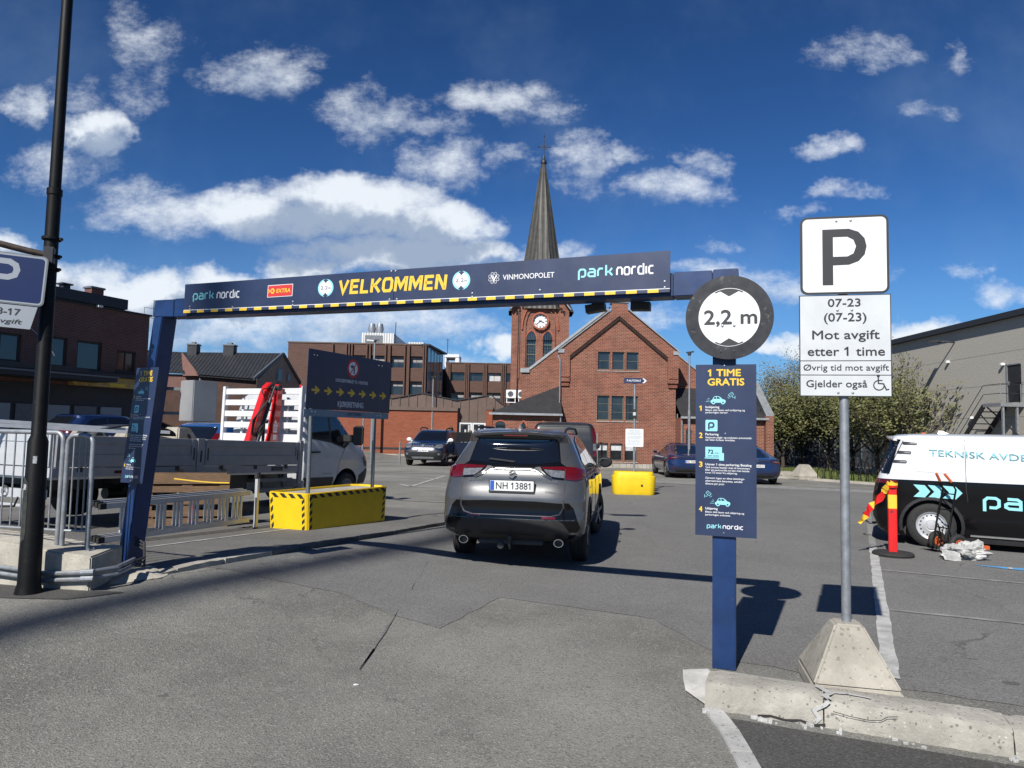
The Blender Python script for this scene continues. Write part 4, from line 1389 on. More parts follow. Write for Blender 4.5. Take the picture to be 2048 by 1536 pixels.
mb.strip([(-.40, 2.64), (-.40, 2.92), (-.27, 2.92), (-.225, 2.895), (-.212, 2.855), (-.225, 2.812), (-.27, 2.79), (-.40, 2.79)], .046, (0, -.0125, 0), Ux, Uz)
mb.build('sign_plate', [M['galv_dull'], M['print_grey'], mat('blue_sign_face', (.002, .014, .085), .4, var=.04)], BS, smooth=0)  # face blue darkened in its base colour for the shade over the sign
mb = MB(); mb.T = Matrix.Translation((-.11, -.115, 0)) @ Matrix.Rotation(R(2.5), 4, 'Y')
mb.poly([(-.62, 2.38), (-.075, 2.38), (-.04, 2.568), (-.62, 2.568)], (0, 0, 0), Ux, Uz, .006); mb.mi = 1
mb.text('8-17', -.32, -.155, 2.485, .052, (0, -.0075, 0), Ux, Uz, bold=.02, eps=0)
mb.text('avgift', -.33, -.135, 2.415, .036, (0, -.0075, 0), Ux, Uz, bold=.015, shear=.2, eps=0)
mb.build('plate', [M['print_grey'], M['print_black']], BS, smooth=0)

# ------------------------------------------------------------------ pallets, ladders
PG = 'wooden pallets standing on edge'
def pallet(loc, rz, tilt, label):
    T = thing('pallet', label, 'pallet', loc, rz, PG)
    T.rotation_euler = (tilt, 0, rz)
    # local: x length, z height (the pallet stands on its long edge), y thickness
    for z0, z1 in ((.0, .145), (.175, .27), (.35, .45), (.53, .625), (.655, .80)):
        mb = MB(); mb.box((0, 0, z0), (1.2, .022, z1)); mb.build('board', M['pallet'], T, bevel=.003, seg=1)
    for z0, z1 in ((.0, .1), (.35, .45), (.70, .80)):
        mb = MB(); mb.box((0, .122, z0), (1.2, .144, z1)); mb.build('board', M['pallet'], T, bevel=.003, seg=1)
    for x in (0, .53, 1.055):
        mb = MB(); mb.box((x, .0225, 0), (x + .145, .0435, .8)); mb.build('cross_board', M['pallet'], T)
        for z in (.0, .35, .70):
            mb = MB(); mb.box((x, .044, z), (x + .145, .1215, z + .1)); mb.build('block', M['pallet_end'], T, bevel=.004, seg=1)
    return T


P1 = pallet((-5.38, 10.45, .10), R(17), R(-7), 'front pallet standing on edge behind the ladders, yellow spray line on its top board')
mb = MB(); mb.strip([(.42, .735), (.7, .70), (.95, .678), (1.19, .672)], .018, (0, -.0015, 0), (1, 0, 0), (0, 0, 1)); mb.build('spray_line', M['print_yellow'], P1)
mb = MB(); mb.box((.66, -.010, .05), (.72, -.002, .34)); mb.build('red_strap', M['red'], P1)
pallet((-5.50, 10.64, .11), R(18), R(-6), 'rear pallet leaning behind the yellow-sprayed one by the truck')

LG = 'aluminium ladders lying on their sides'
def ladder(a, b, h, label, n=9, z=0.0, lean=0.0):
    a, b = Vector(a), Vector(b); L = (b - a).length
    T = thing('ladder', label, 'ladder', a, math.atan2(b.y - a.y, b.x - a.x), LG)
    sl = math.atan2(b.z - a.z, math.hypot(b.x - a.x, b.y - a.y))
    T.rotation_euler = (R(lean), -sl, math.atan2(b.y - a.y, b.x - a.x))
    for z0 in (0, h - .06):
        mb = MB(); mb.box((0, 0, z0 + .004), (L, .025, z0 + .06)); mb.box((0, -.004, z0), (L, .029, z0 + .0038)); mb.box((0, -.004, z0 + .0602), (L, .029, z0 + .064)); mb.build('rail', M['alu'], T)
        mb = MB(); mb.box((-.05, -.008, z0 - .002), (.03, .033, z0 + .066)); mb.build('rubber_foot', M['rubber'], T)
    for i in range(n):
        x = .32 + (L - .5) * i / (n - 1)
        mb = MB(); mb.box((x, .000, .064), (x + .03, .026, h - .062)); mb.build('rung', M['alu'], T)
    return T


ladder((-4.72, 8.35, .24), (-3.78, 10.45, .24), .45, 'nearest aluminium ladder, lying on its side along the white line', 8)
ladder((-4.80, 8.42, .24), (-3.86, 10.52, .24), .46, 'second aluminium ladder, lying between the front ladder and the back one', 8)
L3 = ladder((-4.88, 8.49, .24), (-3.94, 10.59, .24), .47, 'back aluminium ladder of the three, closest to the pallets', 8)
SB = thing('ladder_stabiliser', 'short upright aluminium stabiliser bar at the far end of the ladders', 'ladder foot', (-3.74, 10.60, .06), R(80))
mb = MB(); mb.box((-.03, -.02, .09), (.03, .02, .80)); mb.build('bar', M['alu'], SB)
for z in (.0, .80): mb = MB(); mb.box((-.045, -.03, z), (.045, .03, z + .088)); mb.build('cap', M['plastic'], SB, bevel=.01)
mb = MB(); mb.tube([(0, 0, .1), (.02, .3, .06), (.1, .7, .02)], .01, 6); mb.build('strap', M['plastic'], SB)

# ------------------------------------------------------------------ yellow barriers with signs
BD = Vector((.4452, .8954)); BNn = Vector((-BD.y, BD.x))        # along the long face, and to its back left


def barrier_main():
    T = thing('yellow_barrier', 'yellow steel planter barrier edged with black hazard stripes beside the grey car', 'barrier', (-2.95, 10.5, .09), math.atan2(BD.y, BD.x))
    L, Wd, H = 1.98, .72, .575
    # local x along long face, y to the back
    f = lambda x, z: .0 + .03 * (z / H) - (.06 if x > L * .999 else 0)
    mb = MB()
    b0 = [(.03, .0), (L - .10, 0), (L, .12), (L, Wd - .12), (L - .12, Wd), (.0, Wd), (-.06, Wd - .08), (-.0, .03)]
    t0 = [(-.02, -.03), (L - .12, -.03), (L + .02, .10), (L + .02, Wd - .1), (L - .1, Wd + .03), (-.02, Wd + .03), (-.10, Wd - .05), (-.06, .01)]
    n = 8
    i0 = [(x * .94 + .05, y * .86 + .05) for x, y in t0]
    vs = [(x, y, 0) for x, y in b0] + [(x, y, H) for x, y in t0] + [(x, y, H) for x, y in i0] + [(x, y, H - .10) for x, y in i0]
    fs = [(i, (i + 1) % n, n + (i + 1) % n, n + i) for i in range(n)] + [(n + i, n + (i + 1) % n, 2 * n + (i + 1) % n, 2 * n + i) for i in range(n)] + [(2 * n + i, 2 * n + (i + 1) % n, 3 * n + (i + 1) % n, 3 * n + i) for i in range(n)]
    mb.add(vs, fs); mb.build('shell', M['yellow'], T, bevel=.012)
    mb = MB(); mb.add([(x, y, H - .03) for x, y in i0], [tuple(range(n))]); mb.build('concrete_fill', M['conc'], T)
    # hazard tape: slanted black blocks
    def tape(p0, p1, q0, q1, cnt, name='hazard_tape'):
        """quad band between edge p0-p1 and q0-q1, slanted blocks"""
        p0, p1, q0, q1 = map(V3, (p0, p1, q0, q1))
        for i in range(cnt):
            a, b = (i + .10) / cnt, (i + .62) / cnt; s_ = .42 / cnt
            m_ = MB(); m_.add([p0.lerp(p1, a), p0.lerp(p1, b), q0.lerp(q1, min(1, b + s_)), q0.lerp(q1, min(1, a + s_))], [(0, 1, 2, 3)]); m_.build('hazard_stripe', M['print_black'], T, smooth=0)
    e = .004
    fy = lambda z: -.03 * z / H - e
    tape((.0, fy(H - .012), H - .012), (L - .14, fy(H - .012), H - .012), (0, fy(H - .075), H - .075), (L - .14, fy(H - .075), H - .075), 11)
    tape((.04, fy(.01), .01), (-.015, fy(.55), .55), (.10, fy(.01), .01), (.055, fy(.55), .55), 5)
    tape((L - .20, fy(.01), .01), (L - .20, fy(.55), .55), (L - .14, fy(.01), .01), (L - .14, fy(.55), .55), 5)
    # short face on the left: between b0[6] and b0[7]
    def sf(u, z):
        a = V3((*b0[6], 0)).lerp(V3((*t0[6], H)), z / H); b = V3((*b0[7], 0)).lerp(V3((*t0[7], H)), z / H)
        p = a.lerp(b, u); return p + Vector((-.93, -.12, 0)) * .006
    tape(sf(.02, H - .012), sf(.98, H - .012), sf(.02, H - .075), sf(.98, H - .075), 4)
    tape(sf(.02, .01), sf(.02, .5), sf(.09, .01), sf(.09, .5), 4)
    tape(sf(.91, .01), sf(.91, .5), sf(.98, .01), sf(.98, .5), 5)
    return T


barrier_main()
DS = thing('direction_sign', 'navy turn ban sign with yellow arrows on two poles in the yellow barrier', 'sign', (-2.95, 10.5, 0), math.atan2(BD.y, BD.x))
yb = .02
mb = MB(); mb.poly([(-.12, 1.91), (1.93, 1.905), (1.955, 2.785), (-.095, 2.80)], (0, yb, 0), Ux, Uz, .006); mb.build('board', M['navy'], DS)
mb = MB(); mb.box((-.145, yb - .0, 1.80), (1.915, yb + .006, 1.903)); mb.build('lower_strip', mat('grey_blue_strip', (.24, .32, .38), .5, var=.03), DS)
mb = MB(); O = (0, yb - .008, 0)
mb.mi = 5; mb.disc((.928, yb - .008, 2.586), Ux, Uz, .150, 40); mb.mi = 1; mb.disc((.928, yb - .009, 2.586), Ux, Uz, .108, 36)
mb.mi = 4; c = (.928, yb - .010, 2.586)
mb.strip([(.022, -.085), (.022, .03), (-.02, .03)], .028, c, Ux, Uz); mb.poly([(-.02, -.002), (-.02, .062), (-.078, .03)], c, Ux, Uz)
mb.mi = 5; mb.strip([(-.07, -.085), (.07, .085)], .018, (c[0], c[1] - .001, c[2]), Ux, Uz)
mb.mi = 1; mb.text('SVINGEFORBUD TIL VENSTRE', .515, 1.31, 2.35, .050, O, Ux, Uz, bold=.012, eps=0)
mb.text('KJØRERETNING', .585, 1.215, 1.965, .082, O, Ux, Uz, bold=.014, eps=0)
mb.mi = 2
for i in range(7):
    x = .0 + i * .275
    mb.strip([(x - .01, 2.192), (x + .13, 2.192)], .034, O, Ux, Uz); mb.strip([(x + .062, 2.245), (x + .142, 2.192), (x + .062, 2.139)], .036, (0, yb - .0085, 0), Ux, Uz)
mb.mi = 4; mb.logo('park', .84, 1.00, 1.842, .028, (0, yb - .003, 0), Ux, Uz, .26); mb.logo('nordic', 1.02, 1.17, 1.842, .028, (0, yb - .003, 0), Ux, Uz, .30)
mb.build('lettering', PMs(), DS, smooth=0)
rivets(DS, [(.02, 2.71), (.09, 2.71), (1.60, 2.70), (1.69, 2.70), (.02, 1.865), (.09, 1.865), (1.60, 1.855), (1.69, 1.855)], yb - .007, .009)
for x in (.045, 1.58):
    mb = MB(); mb.cyl((x, .055, .55), (x, .055, 2.72), .030, n=20); mb.build('pole', M['galv_dull'], DS)

YB2 = thing('yellow_barrier', 'plain yellow rounded concrete barrier at the foot of the payment sign', 'barrier', (3.40, 19.72, 0), R(-3))
def rr2(w, d, r): return rrect(w, d, r)
mb = MB(); secs = [(0, 1.10, .66, .18), (.06, 1.14, .70, .2), (.45, 1.17, .74, .22), (.50, 1.16, .72, .22), (.515, 1.08, .64, .2), (.60, 1.06, .62, .2), (.62, 1.02, .58, .19)]
rings = [rrect(w, d, r, n=6) for z, w, d, r in secs]; k = len(rings[0])
vs = [(p[0], p[1], secs[i][0]) for i, rg in enumerate(rings) for p in rg]
mb.add(vs, [(i * k + j, i * k + (j + 1) % k, (i + 1) * k + (j + 1) % k, (i + 1) * k + j) for i in range(len(secs) - 1) for j in range(k)] + [tuple(range((len(secs) - 1) * k, len(secs) * k))])
mb.build('shell', M['yellow'], YB2, smooth=50)
mb = MB(); mb.cyl((.19, -.372, .26), (.19, -.352, .26), .03, n=12); mb.build('lifting_hole', M['rubber'], YB2)
PA = thing('payment_sign', 'small P-AUTOMAT arrow sign above a white notice on a slim pole', 'sign', (3.40, 19.62, 0), R(-3))
mb = MB(); mb.cyl((0, 0, .6), (0, 0, 3.08), .030, n=16); mb.build('pole', M['galv'], PA)
mb = MB(); mb.poly([(-.30, 3.045), (.25, 3.045), (.335, 3.12), (.25, 3.195), (-.30, 3.195)], (0, -.04, 0), Ux, Uz, .006)
mb.mi = 1; mb.poly([(.20, 3.185), (.25, 3.185), (.325, 3.12), (.25, 3.055), (.20, 3.055), (.27, 3.12)], (0, -.048, 0), Ux, Uz); mb.text('P-AUTOMAT', -.22, .17, 3.095, .052, (0, -.048, 0), Ux, Uz, bold=.02, eps=0)
mb.build('arrow_plate', [M['navy'], M['print_white']], PA, smooth=0)
mb = MB(); mb.poly(rrect(.49, .49, .02, .0, 1.545), (0, -.04, 0), Ux, Uz, .006); mb.mi = 1
mb.text('INFORMASJON', -.15, .16, 1.725, .022, (0, -.048, 0), Ux, Uz, bold=.02, eps=0)
rn = random.Random(4)
for i in range(11):
    z = 1.69 - i * .031 - (i // 3) * .012
    xx = -.20 + (.03 if i % 4 == 3 else 0)
    while xx < .18 - rn.random() * .1:
        w_ = rn.uniform(.02, .05); mb.box((xx, -.0482, z), (xx + w_, -.0475, z + .009)); xx += w_ + .012
mb.build('notice_plate', [M['sign_white'], M['print_grey']], PA, smooth=0)
for z in (2.08, 2.26): mb = MB(); mb.box((-.06, -.045, z), (.06, .045, z + .07)); mb.build('sensor_box', M['plastic'], PA, bevel=.01)
mb = MB(); mb.box((-.045, -.07, 2.15), (.03, -.02, 2.25)); mb.build('reader', M['sign_white2'], PA, bevel=.01)

# ------------------------------------------------------------------ vehicles: body from level slices
class Shell:
    """rows: (z, x_rear, x_front, half_width, corner_rear, corner_front); x forward, y left"""
    def __init__(s, rows, side=.55):
        s.rows = rows; s.side = side

    def at(s, z):
        r = s.rows
        if z <= r[0][0]: return r[0][1:]
        for a, b in zip(r, r[1:]):
            if z <= b[0]:
                t = (z - a[0]) / (b[0] - a[0])
                return tuple(lerp(p, q, t) for p, q in zip(a[1:], b[1:]))
        return r[-1][1:]

    def rear(s, y, z):
        xr, xf, w, rr, rf = s.at(z); ry = w * s.side
        t = clamp((abs(y) - (w - ry)) / ry)
        return xr + rr * (1 - math.sqrt(max(0, 1 - t ** 2.2)))

    def front(s, y, z):
        xr, xf, w, rr, rf = s.at(z); ry = w * s.side
        t = clamp((abs(y) - (w - ry)) / ry)
        return xf - rf * (1 - math.sqrt(max(0, 1 - t ** 2.2)))

    def wid(s, x, z):
        xr, xf, w, rr, rf = s.at(z); ry = w * s.side
        d = 0
        if x < xr + rr: d = clamp((xr + rr - x) / rr)
        elif x > xf - rf: d = clamp((x - (xf - rf)) / rf)
        return w - ry * (1 - (1 - d ** 2) ** (1 / 2.2)) if d else w

    def mesh(s, nz=1):
        N = 13; out = []
        zs = []
        for a, b in zip(s.rows, s.rows[1:]):
            k = max(1, int((b[0] - a[0]) / .06)) if nz > 1 else 1
            zs += [lerp(a[0], b[0], i / k) for i in range(k)]
        zs.append(s.rows[-1][0])
        for z in zs:
            xr, xf, w, rr, rf = s.at(z); ry = w * s.side
            half = []
            for i in range(5): half.append((0, (w - ry) * i / 5, 'r'))
            for i in range(N):
                a = math.pi / 2 * i / (N - 1)
                t = math.sin(a) ** (2 / 2.2) if a else 0
                half.append((xr + rr * (1 - math.cos(a)), (w - ry) + ry * (math.sin(a) ** (2 / 2.2) if a > 0 else 0), None))
            mid = 6
            for i in range(1, mid): half.append((lerp(xr + rr, xf - rf, i / mid), w, None))
            for i in range(N):
                a = math.pi / 2 * (1 - i / (N - 1))
                half.append((xf - rf * (1 - math.cos(a)), (w - ry) + ry * (math.sin(a) ** (2 / 2.2) if a > 1e-6 else 0), None))
            for i in range(5, 0, -1): half.append((xf, (w - ry) * (i - 1) / 5, None))
            row = [((xr if q == 'r' else x), y) for x, y, q in half]
            full = row + [(x, -y) for x, y in reversed(row[1:-1])]
            out.append([(x, y, z) for x, y in full])
        k = len(out[0]); mb = MB()
        mb.add([p for r in out for p in r], [(i * k + (j + 1) % k, i * k + j, (i + 1) * k + j, (i + 1) * k + (j + 1) % k) for i in range(len(out) - 1) for j in range(k)] +
               [tuple(reversed(range((len(out) - 1) * k, len(out) * k))), tuple(range(k))])
        mb.f = [tuple(f) for f in mb.f]
        return mb


def surf(poly, fn, off, cell=.06, skirt=.02):
    """poly in 2-D; fn(u,v,offset)->xyz; sheet lying on the body with turned-in edges"""
    v, f = clip_grid(poly, cell)
    key = {}; idx = []
    V = []
    for p in v:
        k = (round(p[0], 4), round(p[1], 4))
        if k not in key: key[k] = len(V); V.append(p)
        idx.append(key[k])
    F = []
    for q in f:
        g = []
        for i in q:
            if not g or idx[i] != g[-1]: g.append(idx[i])
        if len(g) > 1 and g[0] == g[-1]: g.pop()
        if len(g) > 2: F.append(tuple(g))
    mb = MB()
    top = [fn(p[0], p[1], off) for p in V]; bot = [fn(p[0], p[1], off - skirt) for p in V]
    n = len(V)
    cnt = {}
    for q in F:
        for a, b in zip(q, q[1:] + q[:1]): cnt[(a, b)] = cnt.get((a, b), 0) + 1
    sk = [(b, a, a + n, b + n) for (a, b) in cnt if (b, a) not in cnt]
    mb.add(top + bot, F + sk)
    return mb


def wheel(parent, loc, r, w, side, rim='alloy', rimmat='galv', spokes=5, steer=0):
    """side +1 = left of the car"""
    T = bpy.data.objects.new('wheel', None); COL.objects.link(T); T.parent = parent
    T.location = loc; T.rotation_euler = (0, 0, (math.pi if side < 0 else 0) + steer)
    mb = MB(); h = w / 2
    prof = [(-h + .005, r * .62), (-h, r * .80), (-h + .012, r * .93), (-h + .03, r * .985), (-h * .5, r), (-h * .48, r * .985), (-h * .42, r * .985), (-h * .4, r), (-.012, r), (-.01, r * .985), (.01, r * .985), (.012, r),
            (h * .4, r), (h * .42, r * .985), (h * .48, r * .985), (h * .5, r), (h - .03, r * .985), (h - .012, r * .93), (h, r * .80), (h - .005, r * .62), (h - .03, r * .60)]
    mb.lathe([(a, b) for a, b in prof], (0, 0, 0), (0, 1, 0), 40); mb.build('tyre', M['rubber'], T)
    mb = MB(); y0 = h - .02
    mb.lathe([(h - .028, r * .615), (h - .008, r * .635), (h - .012, r * .59), (h - .05, r * .57), (h - .06, .0)] if rim == 'alloy' else [(h - .03, r * .615), (h - .004, r * .635), (h - .012, r * .58), (h - .03, r * .56), (h - .035, r * .50), (h - .012, r * .34), (h - .008, r * .25), (h - .02, r * .20), (h + .002, r * .17), (h + .004, 0)],
             (0, 0, 0), (0, 1, 0), 40)
    if rim == 'alloy':
        mb.mi = 1
        for i in range(spokes):
            a = 2 * math.pi * i / spokes
            mb.bar((math.sin(a) * r * .10, h - .025, math.cos(a) * r * .10), (math.sin(a) * r * .58, h - .022, math.cos(a) * r * .58), .05, .022, up=(0, 1, 0))
        mb.cyl((0, h - .05, 0), (0, h - .01, 0), r * .16, n=16)
        mats = [M['plastic'], M[rimmat]]
    else:
        mb.mi = 1
        for i in range(16):
            a = 2 * math.pi * i / 16
            mb.disc((math.sin(a) * r * .455, h - .0235, math.cos(a) * r * .455), (1, 0, 0), (0, 0, -1), r * .038, 10)
        mats = [M[rimmat], M['print_black']]
    mb.build('rim', mats, T)
    return T


def cut_arches(body, axles, r, w, depth=.34):
    """wheel housings: cylinders taken out of the shell"""
    mb = MB()
    for x, z in axles:
        for s_ in (1, -1): mb.cyl((x, s_ * (w - depth), z), (x, s_ * (w + .2), z), r, n=32)
    c = mb.build('cutter', M['plastic'], None, smooth=0)
    for ob in (c, body):
        bm = bmesh.new(); bm.from_mesh(ob.data); bmesh.ops.remove_doubles(bm, verts=bm.verts, dist=1e-5); bmesh.ops.recalc_face_normals(bm, faces=bm.faces); bm.to_mesh(ob.data); bm.free()
    c.parent = body.parent; c.location = body.location
    md = body.modifiers.new('b', 'BOOLEAN'); md.operation = 'DIFFERENCE'; md.object = c; md.solver = 'EXACT'
    md.use_self = False
    bpy.context.view_layer.update()
    me = bpy.data.meshes.new_from_object(body.evaluated_get(bpy.context.evaluated_depsgraph_get()))
    body.modifiers.clear()
    # inner faces become black lining
    if len(me.polygons) > 50:
        k = None
        if M['plastic'].name not in [m.name for m in me.materials if m]:
            me.materials.append(M['plastic'])
        k = [m.name for m in me.materials].index(M['plastic'].name)
        for p in me.polygons:
            c_ = p.center
            for x, z in axles:
                d = math.hypot(c_.x - x, c_.z - z)
                if d < r * 1.005 and abs(c_.y) < w - .02: p.material_index = k
        me.polygons.foreach_set('use_smooth', [True] * len(me.polygons)); me.set_sharp_from_angle(angle=R(32))
        body.data = me
    bpy.data.objects.remove(c)


class Car:
    def __init__(s, name, label, cat, loc, head, rows, paint, group=None, scale=1.0, side=.55, arches=None, arch_r=.36):
        s.root = thing(name, label, cat, loc, math.pi / 2 - R(head), group, scale)
        s.sh = Shell(rows, side)
        s.body = s.sh.mesh(2).build('body', paint if isinstance(paint, list) else [paint], s.root, smooth=32)
        s.W = max(r[3] for r in rows)
        if arches: cut_arches(s.body, arches, arch_r, s.W)

    def rearf(s): return lambda y, z, o: (s.sh.rear(y, z) - o, y, z)
    def frontf(s): return lambda y, z, o: (s.sh.front(y, z) + o, y, z)
    def sidef(s, sd): return lambda x, z, o: (x, sd * (s.sh.wid(x, z) + o), z)

    def rp(s, name, poly, m, off=.004, par=None, cell=.06, skirt=.02):
        mb = surf([(-y, z) for y, z in poly], lambda u, v, o: (s.sh.rear(u, v) - o, -u if False else u, v), off, cell, skirt)
        # polygon given as (right-positive, z); flip so normals look backwards
        return s._fin(mb, name, m, par)

    def fp(s, name, poly, m, off=.004, par=None, cell=.06, skirt=.02):
        mb = surf(poly, lambda u, v, o: (s.sh.front(u, v) + o, u, v), off, cell, skirt)
        return s._fin(mb, name, m, par)

    def sp(s, name, poly, m, sd, off=.004, par=None, cell=.10, skirt=.02):
        mb = surf(poly, lambda u, v, o: (u, sd * (s.sh.wid(u, v) + o), v), off, cell, skirt)
        return s._fin(mb, name, m, par)

    def _fin(s, mb, name, m, par):
        o = mb.build(name, M[m] if isinstance(m, str) else m, par or s.root, smooth=40)
        bm = bmesh.new(); bm.from_mesh(o.data); bmesh.ops.recalc_face_normals(bm, faces=bm.faces); bm.to_mesh(o.data); bm.free()
        return o

    def plate(s, y, z, w, txt, x=None, front=False, tilt=0.0):
        """number plate; y right-positive when seen from behind"""
        h = w * .215
        if front:
            X = s.sh.front(y, z) + .018 if x is None else x
            O = (X, y - w / 2, z - h / 2); U = (0, 1, 0)
        else:
            X = s.sh.rear(y, z) - .020 if x is None else x
            O = (X, -y + w / 2, z - h / 2); U = (0, -1, 0)
        Vv = (0, 0, 1)
        mb = MB(); mb.poly(rrect(w * 1.05, h * 1.30, .012, w / 2, h * .42), O, U, Vv, .006); mb.mi = 1
        O2 = V3(O) + V3(U).cross(V3(Vv)) * .008
        mb.poly(rrect(w, h, .008, w / 2, h / 2), O2, U, Vv); mb.mi = 2
        O3 = O2 + V3(U).cross(V3(Vv)) * .001
        mb.poly([(0.004, .004), (w * .10, .004), (w * .10, h - .004), (.004, h - .004)], O3, U, Vv); mb.mi = 3
        mb.text(txt, w * .14, w * .93, h * .18, h * .64, O3, U, Vv, bold=.015, eps=0)
        return mb.build('number_plate', [M['plastic'], M['plate'], M['plate_blue'], M['print_black']], s.root, smooth=0)


def mirror(car, x, z, sd, m='plastic', sc=1.0, y=None):
    w = (car.sh.wid(x, z) if y is None else y)
    mb = MB()
    T = bpy.data.objects.new('wing_mirror', None)
    pr = [(0, .0), (.015, .085), (.05, .105), (.09, .095), (.11, .05), (.115, 0)]
    mb.T = Matrix.Translation((x, sd * (w + .16 * sc), z + .02)) @ Matrix.Diagonal((sc, sd * 1.15 * sc, .78 * sc, 1))
    mb.lathe(pr, (-.03, 0, 0), (1, 0, 0), 20)
    mb.T = None
    mb.bar((x + .02, sd * (w - .02), z - .06), (x + .02, sd * (w + .12 * sc), z - .01), .07 * sc, .05 * sc)
    o = mb.build('wing_mirror', M[m], car.root)
    bm = bmesh.new(); bm.from_mesh(o.data); bmesh.ops.recalc_face_normals(bm, faces=bm.faces); bm.to_mesh(o.data); bm.free()
    mb = MB(); mb.disc((x - .0325, sd * (w + .16 * sc), z + .02), (0, -1, 0), (0, 0, 1), .085 * sc * 1.05, 18, 0, .085 * sc * .68)
    mb.build('mirror_glass', M['glass_dark'], o)
    return o


# ---- silver-grey estate SUV driving in
rows = [(.29, -1.98, 1.95, .74, .20, .30), (.35, -2.12, 2.10, .84, .20, .34), (.43, -2.235, 2.24, .905, .22, .38), (.52, -2.275, 2.28, .92, .24, .40), (.60, -2.285, 2.30, .925, .25, .42), (.66, -2.265, 2.30, .927, .25, .42),
        (.70, -2.255, 2.29, .927, .25, .42), (.80, -2.262, 2.27, .927, .26, .42), (.86, -2.258, 2.24, .927, .27, .42), (.95, -2.215, 2.15, .922, .28, .42), (1.02, -2.195, 1.98, .915, .30, .42), (1.06, -2.190, 1.60, .905, .30, .40), (1.12, -2.185, 1.22, .895, .30, .40),
        (1.18, -2.150, 1.02, .875, .31, .42), (1.24, -2.105, .86, .845, .32, .42), (1.32, -2.045, .68, .805, .33, .42), (1.42, -1.965, .48, .755, .34, .42), (1.50, -1.90, .30, .715, .35, .42), (1.56, -1.93, .14, .685, .30, .40), (1.595, -1.96, .0, .660, .26, .40), (1.62, -1.95, -.12, .635, .25, .40), (1.645, -1.88, -.25, .59, .24, .40), (1.662, -1.75, -.42, .52, .22, .40), (1.672, -1.5, -.62, .40, .2, .35), (1.676, -1.2, -.8, .25, .12, .15)]
HD = 10.0
SUV = Car('suv', 'metallic grey estate car with tailgate lamps driving in under the gate, seen from behind', 'car', (.40, 10.68, 0), HD, rows, M['silver'], arches=[(-1.345, .36), (1.345, .36)], arch_r=.395)
for x in (-1.345, 1.345):
    for sd in (1, -1):
        wheel(SUV.root, (x, sd * .80, .355), .355, .235, sd, steer=R(-14) if x > 0 else 0)
SUV.root.scale = (.97, .945, 1)
# rear glass and black surround (right-positive, z)
SUV.rp('rear_surround', [(-.60, 1.265), (-.70, 1.20), (-.42, 1.225), (-.30, 1.215), (-.22, 1.185), (.22, 1.185), (.30, 1.215), (.42, 1.225), (.70, 1.20), (.60, 1.265), (.555, 1.50), (.52, 1.548), (-.52, 1.548), (-.555, 1.50)], 'black_gloss', .004)
SUV.rp('rear_window', [(-.585, 1.275), (-.30, 1.245), (.30, 1.245), (.585, 1.275), (.535, 1.495), (.50, 1.535), (-.50, 1.535), (-.535, 1.495)], 'glass_dark', .009)
mb = MB(); sp = []
for i in range(13):
    y = -.60 + 1.2 * i / 12; sp.append(y)
for (dz, dx) in ((0, 0), (.028, -.015), (.036, .03), (.030, .16), (-.012, .16)):
    mb.v += [(SUV.sh.rear(y * .98, 1.56) - .11 + dx + .10 * (abs(y) / .6) ** 3, y, 1.565 + dz + .035 * (1 - (y / .6) ** 2)) for y in sp]
mb.f = [(j * 13 + i, j * 13 + i + 1, ((j + 1) % 5) * 13 + i + 1, ((j + 1) % 5) * 13 + i) for j in range(5) for i in range(12)]; mb.m = [0] * len(mb.f)
o = mb.build('roof_spoiler', M['silver'], SUV.root, smooth=50)
bm = bmesh.new(); bm.from_mesh(o.data); bmesh.ops.recalc_face_normals(bm, faces=bm.faces); bm.to_mesh(o.data); bm.free()
mb = MB(); mb.box((-2.035, -.16, 1.578), (-2.02, .16, 1.592)); mb.build('brake_light', M['red_lens_dark'], SUV.root)
# lamps
for sd in (-1, 1):
    q = lambda pts: [(sd * a, b) for a, b in pts]
    SUV.rp('tail_light', q([(.665, 1.225), (.665, 1.075), (.80, 1.060), (.875, 1.08), (.905, 1.13), (.90, 1.185), (.80, 1.215)]), 'red_lens', .014, cell=.05)
    SUV.rp('tail_light', q([(.655, 1.225), (.36, 1.215), (.375, 1.195), (.655, 1.180)]), 'red_lens', .014, cell=.05)
    SUV.rp('reversing_light', q([(.655, 1.174), (.39, 1.188), (.43, 1.150), (.50, 1.105), (.655, 1.090)]), 'clear_lens', .010, cell=.05)
    SUV.rp('lamp_housing', q([(.655, 1.235), (.34, 1.225), (.37, 1.175), (.45, 1.105), (.52, 1.075), (.655, 1.066)]), 'black_gloss', .005, cell=.05)
    SUV.rp('reflector', q([(.39, .640), (.56, .640), (.565, .612), (.385, .612)]), 'red_lens', .010, cell=.06)
    mb = MB(); y = -sd * .605
    mb.lathe([(0, .048), (.0, .040), (.05, .036), (.09, .034)], (-2.262, y, .335), (1, 0, 0), 28); mb.lathe([(0, .048), (.06, .048)], (-2.262, y, .335), (1, 0, 0), 28)
    for i in range(len(mb.v)): vx = mb.v[i]; mb.v[i] = (vx[0], y + (vx[1] - y) * 1.28, vx[2])
    mb.build('exhaust_tip', M['chrome'], SUV.root)
    mb = MB(); mb.disc((-2.22, y, .335), (0, -1, 0), (0, 0, 1), .052, 20, 0, .04); mb.build('exhaust_mouth', M['print_black'], SUV.root)
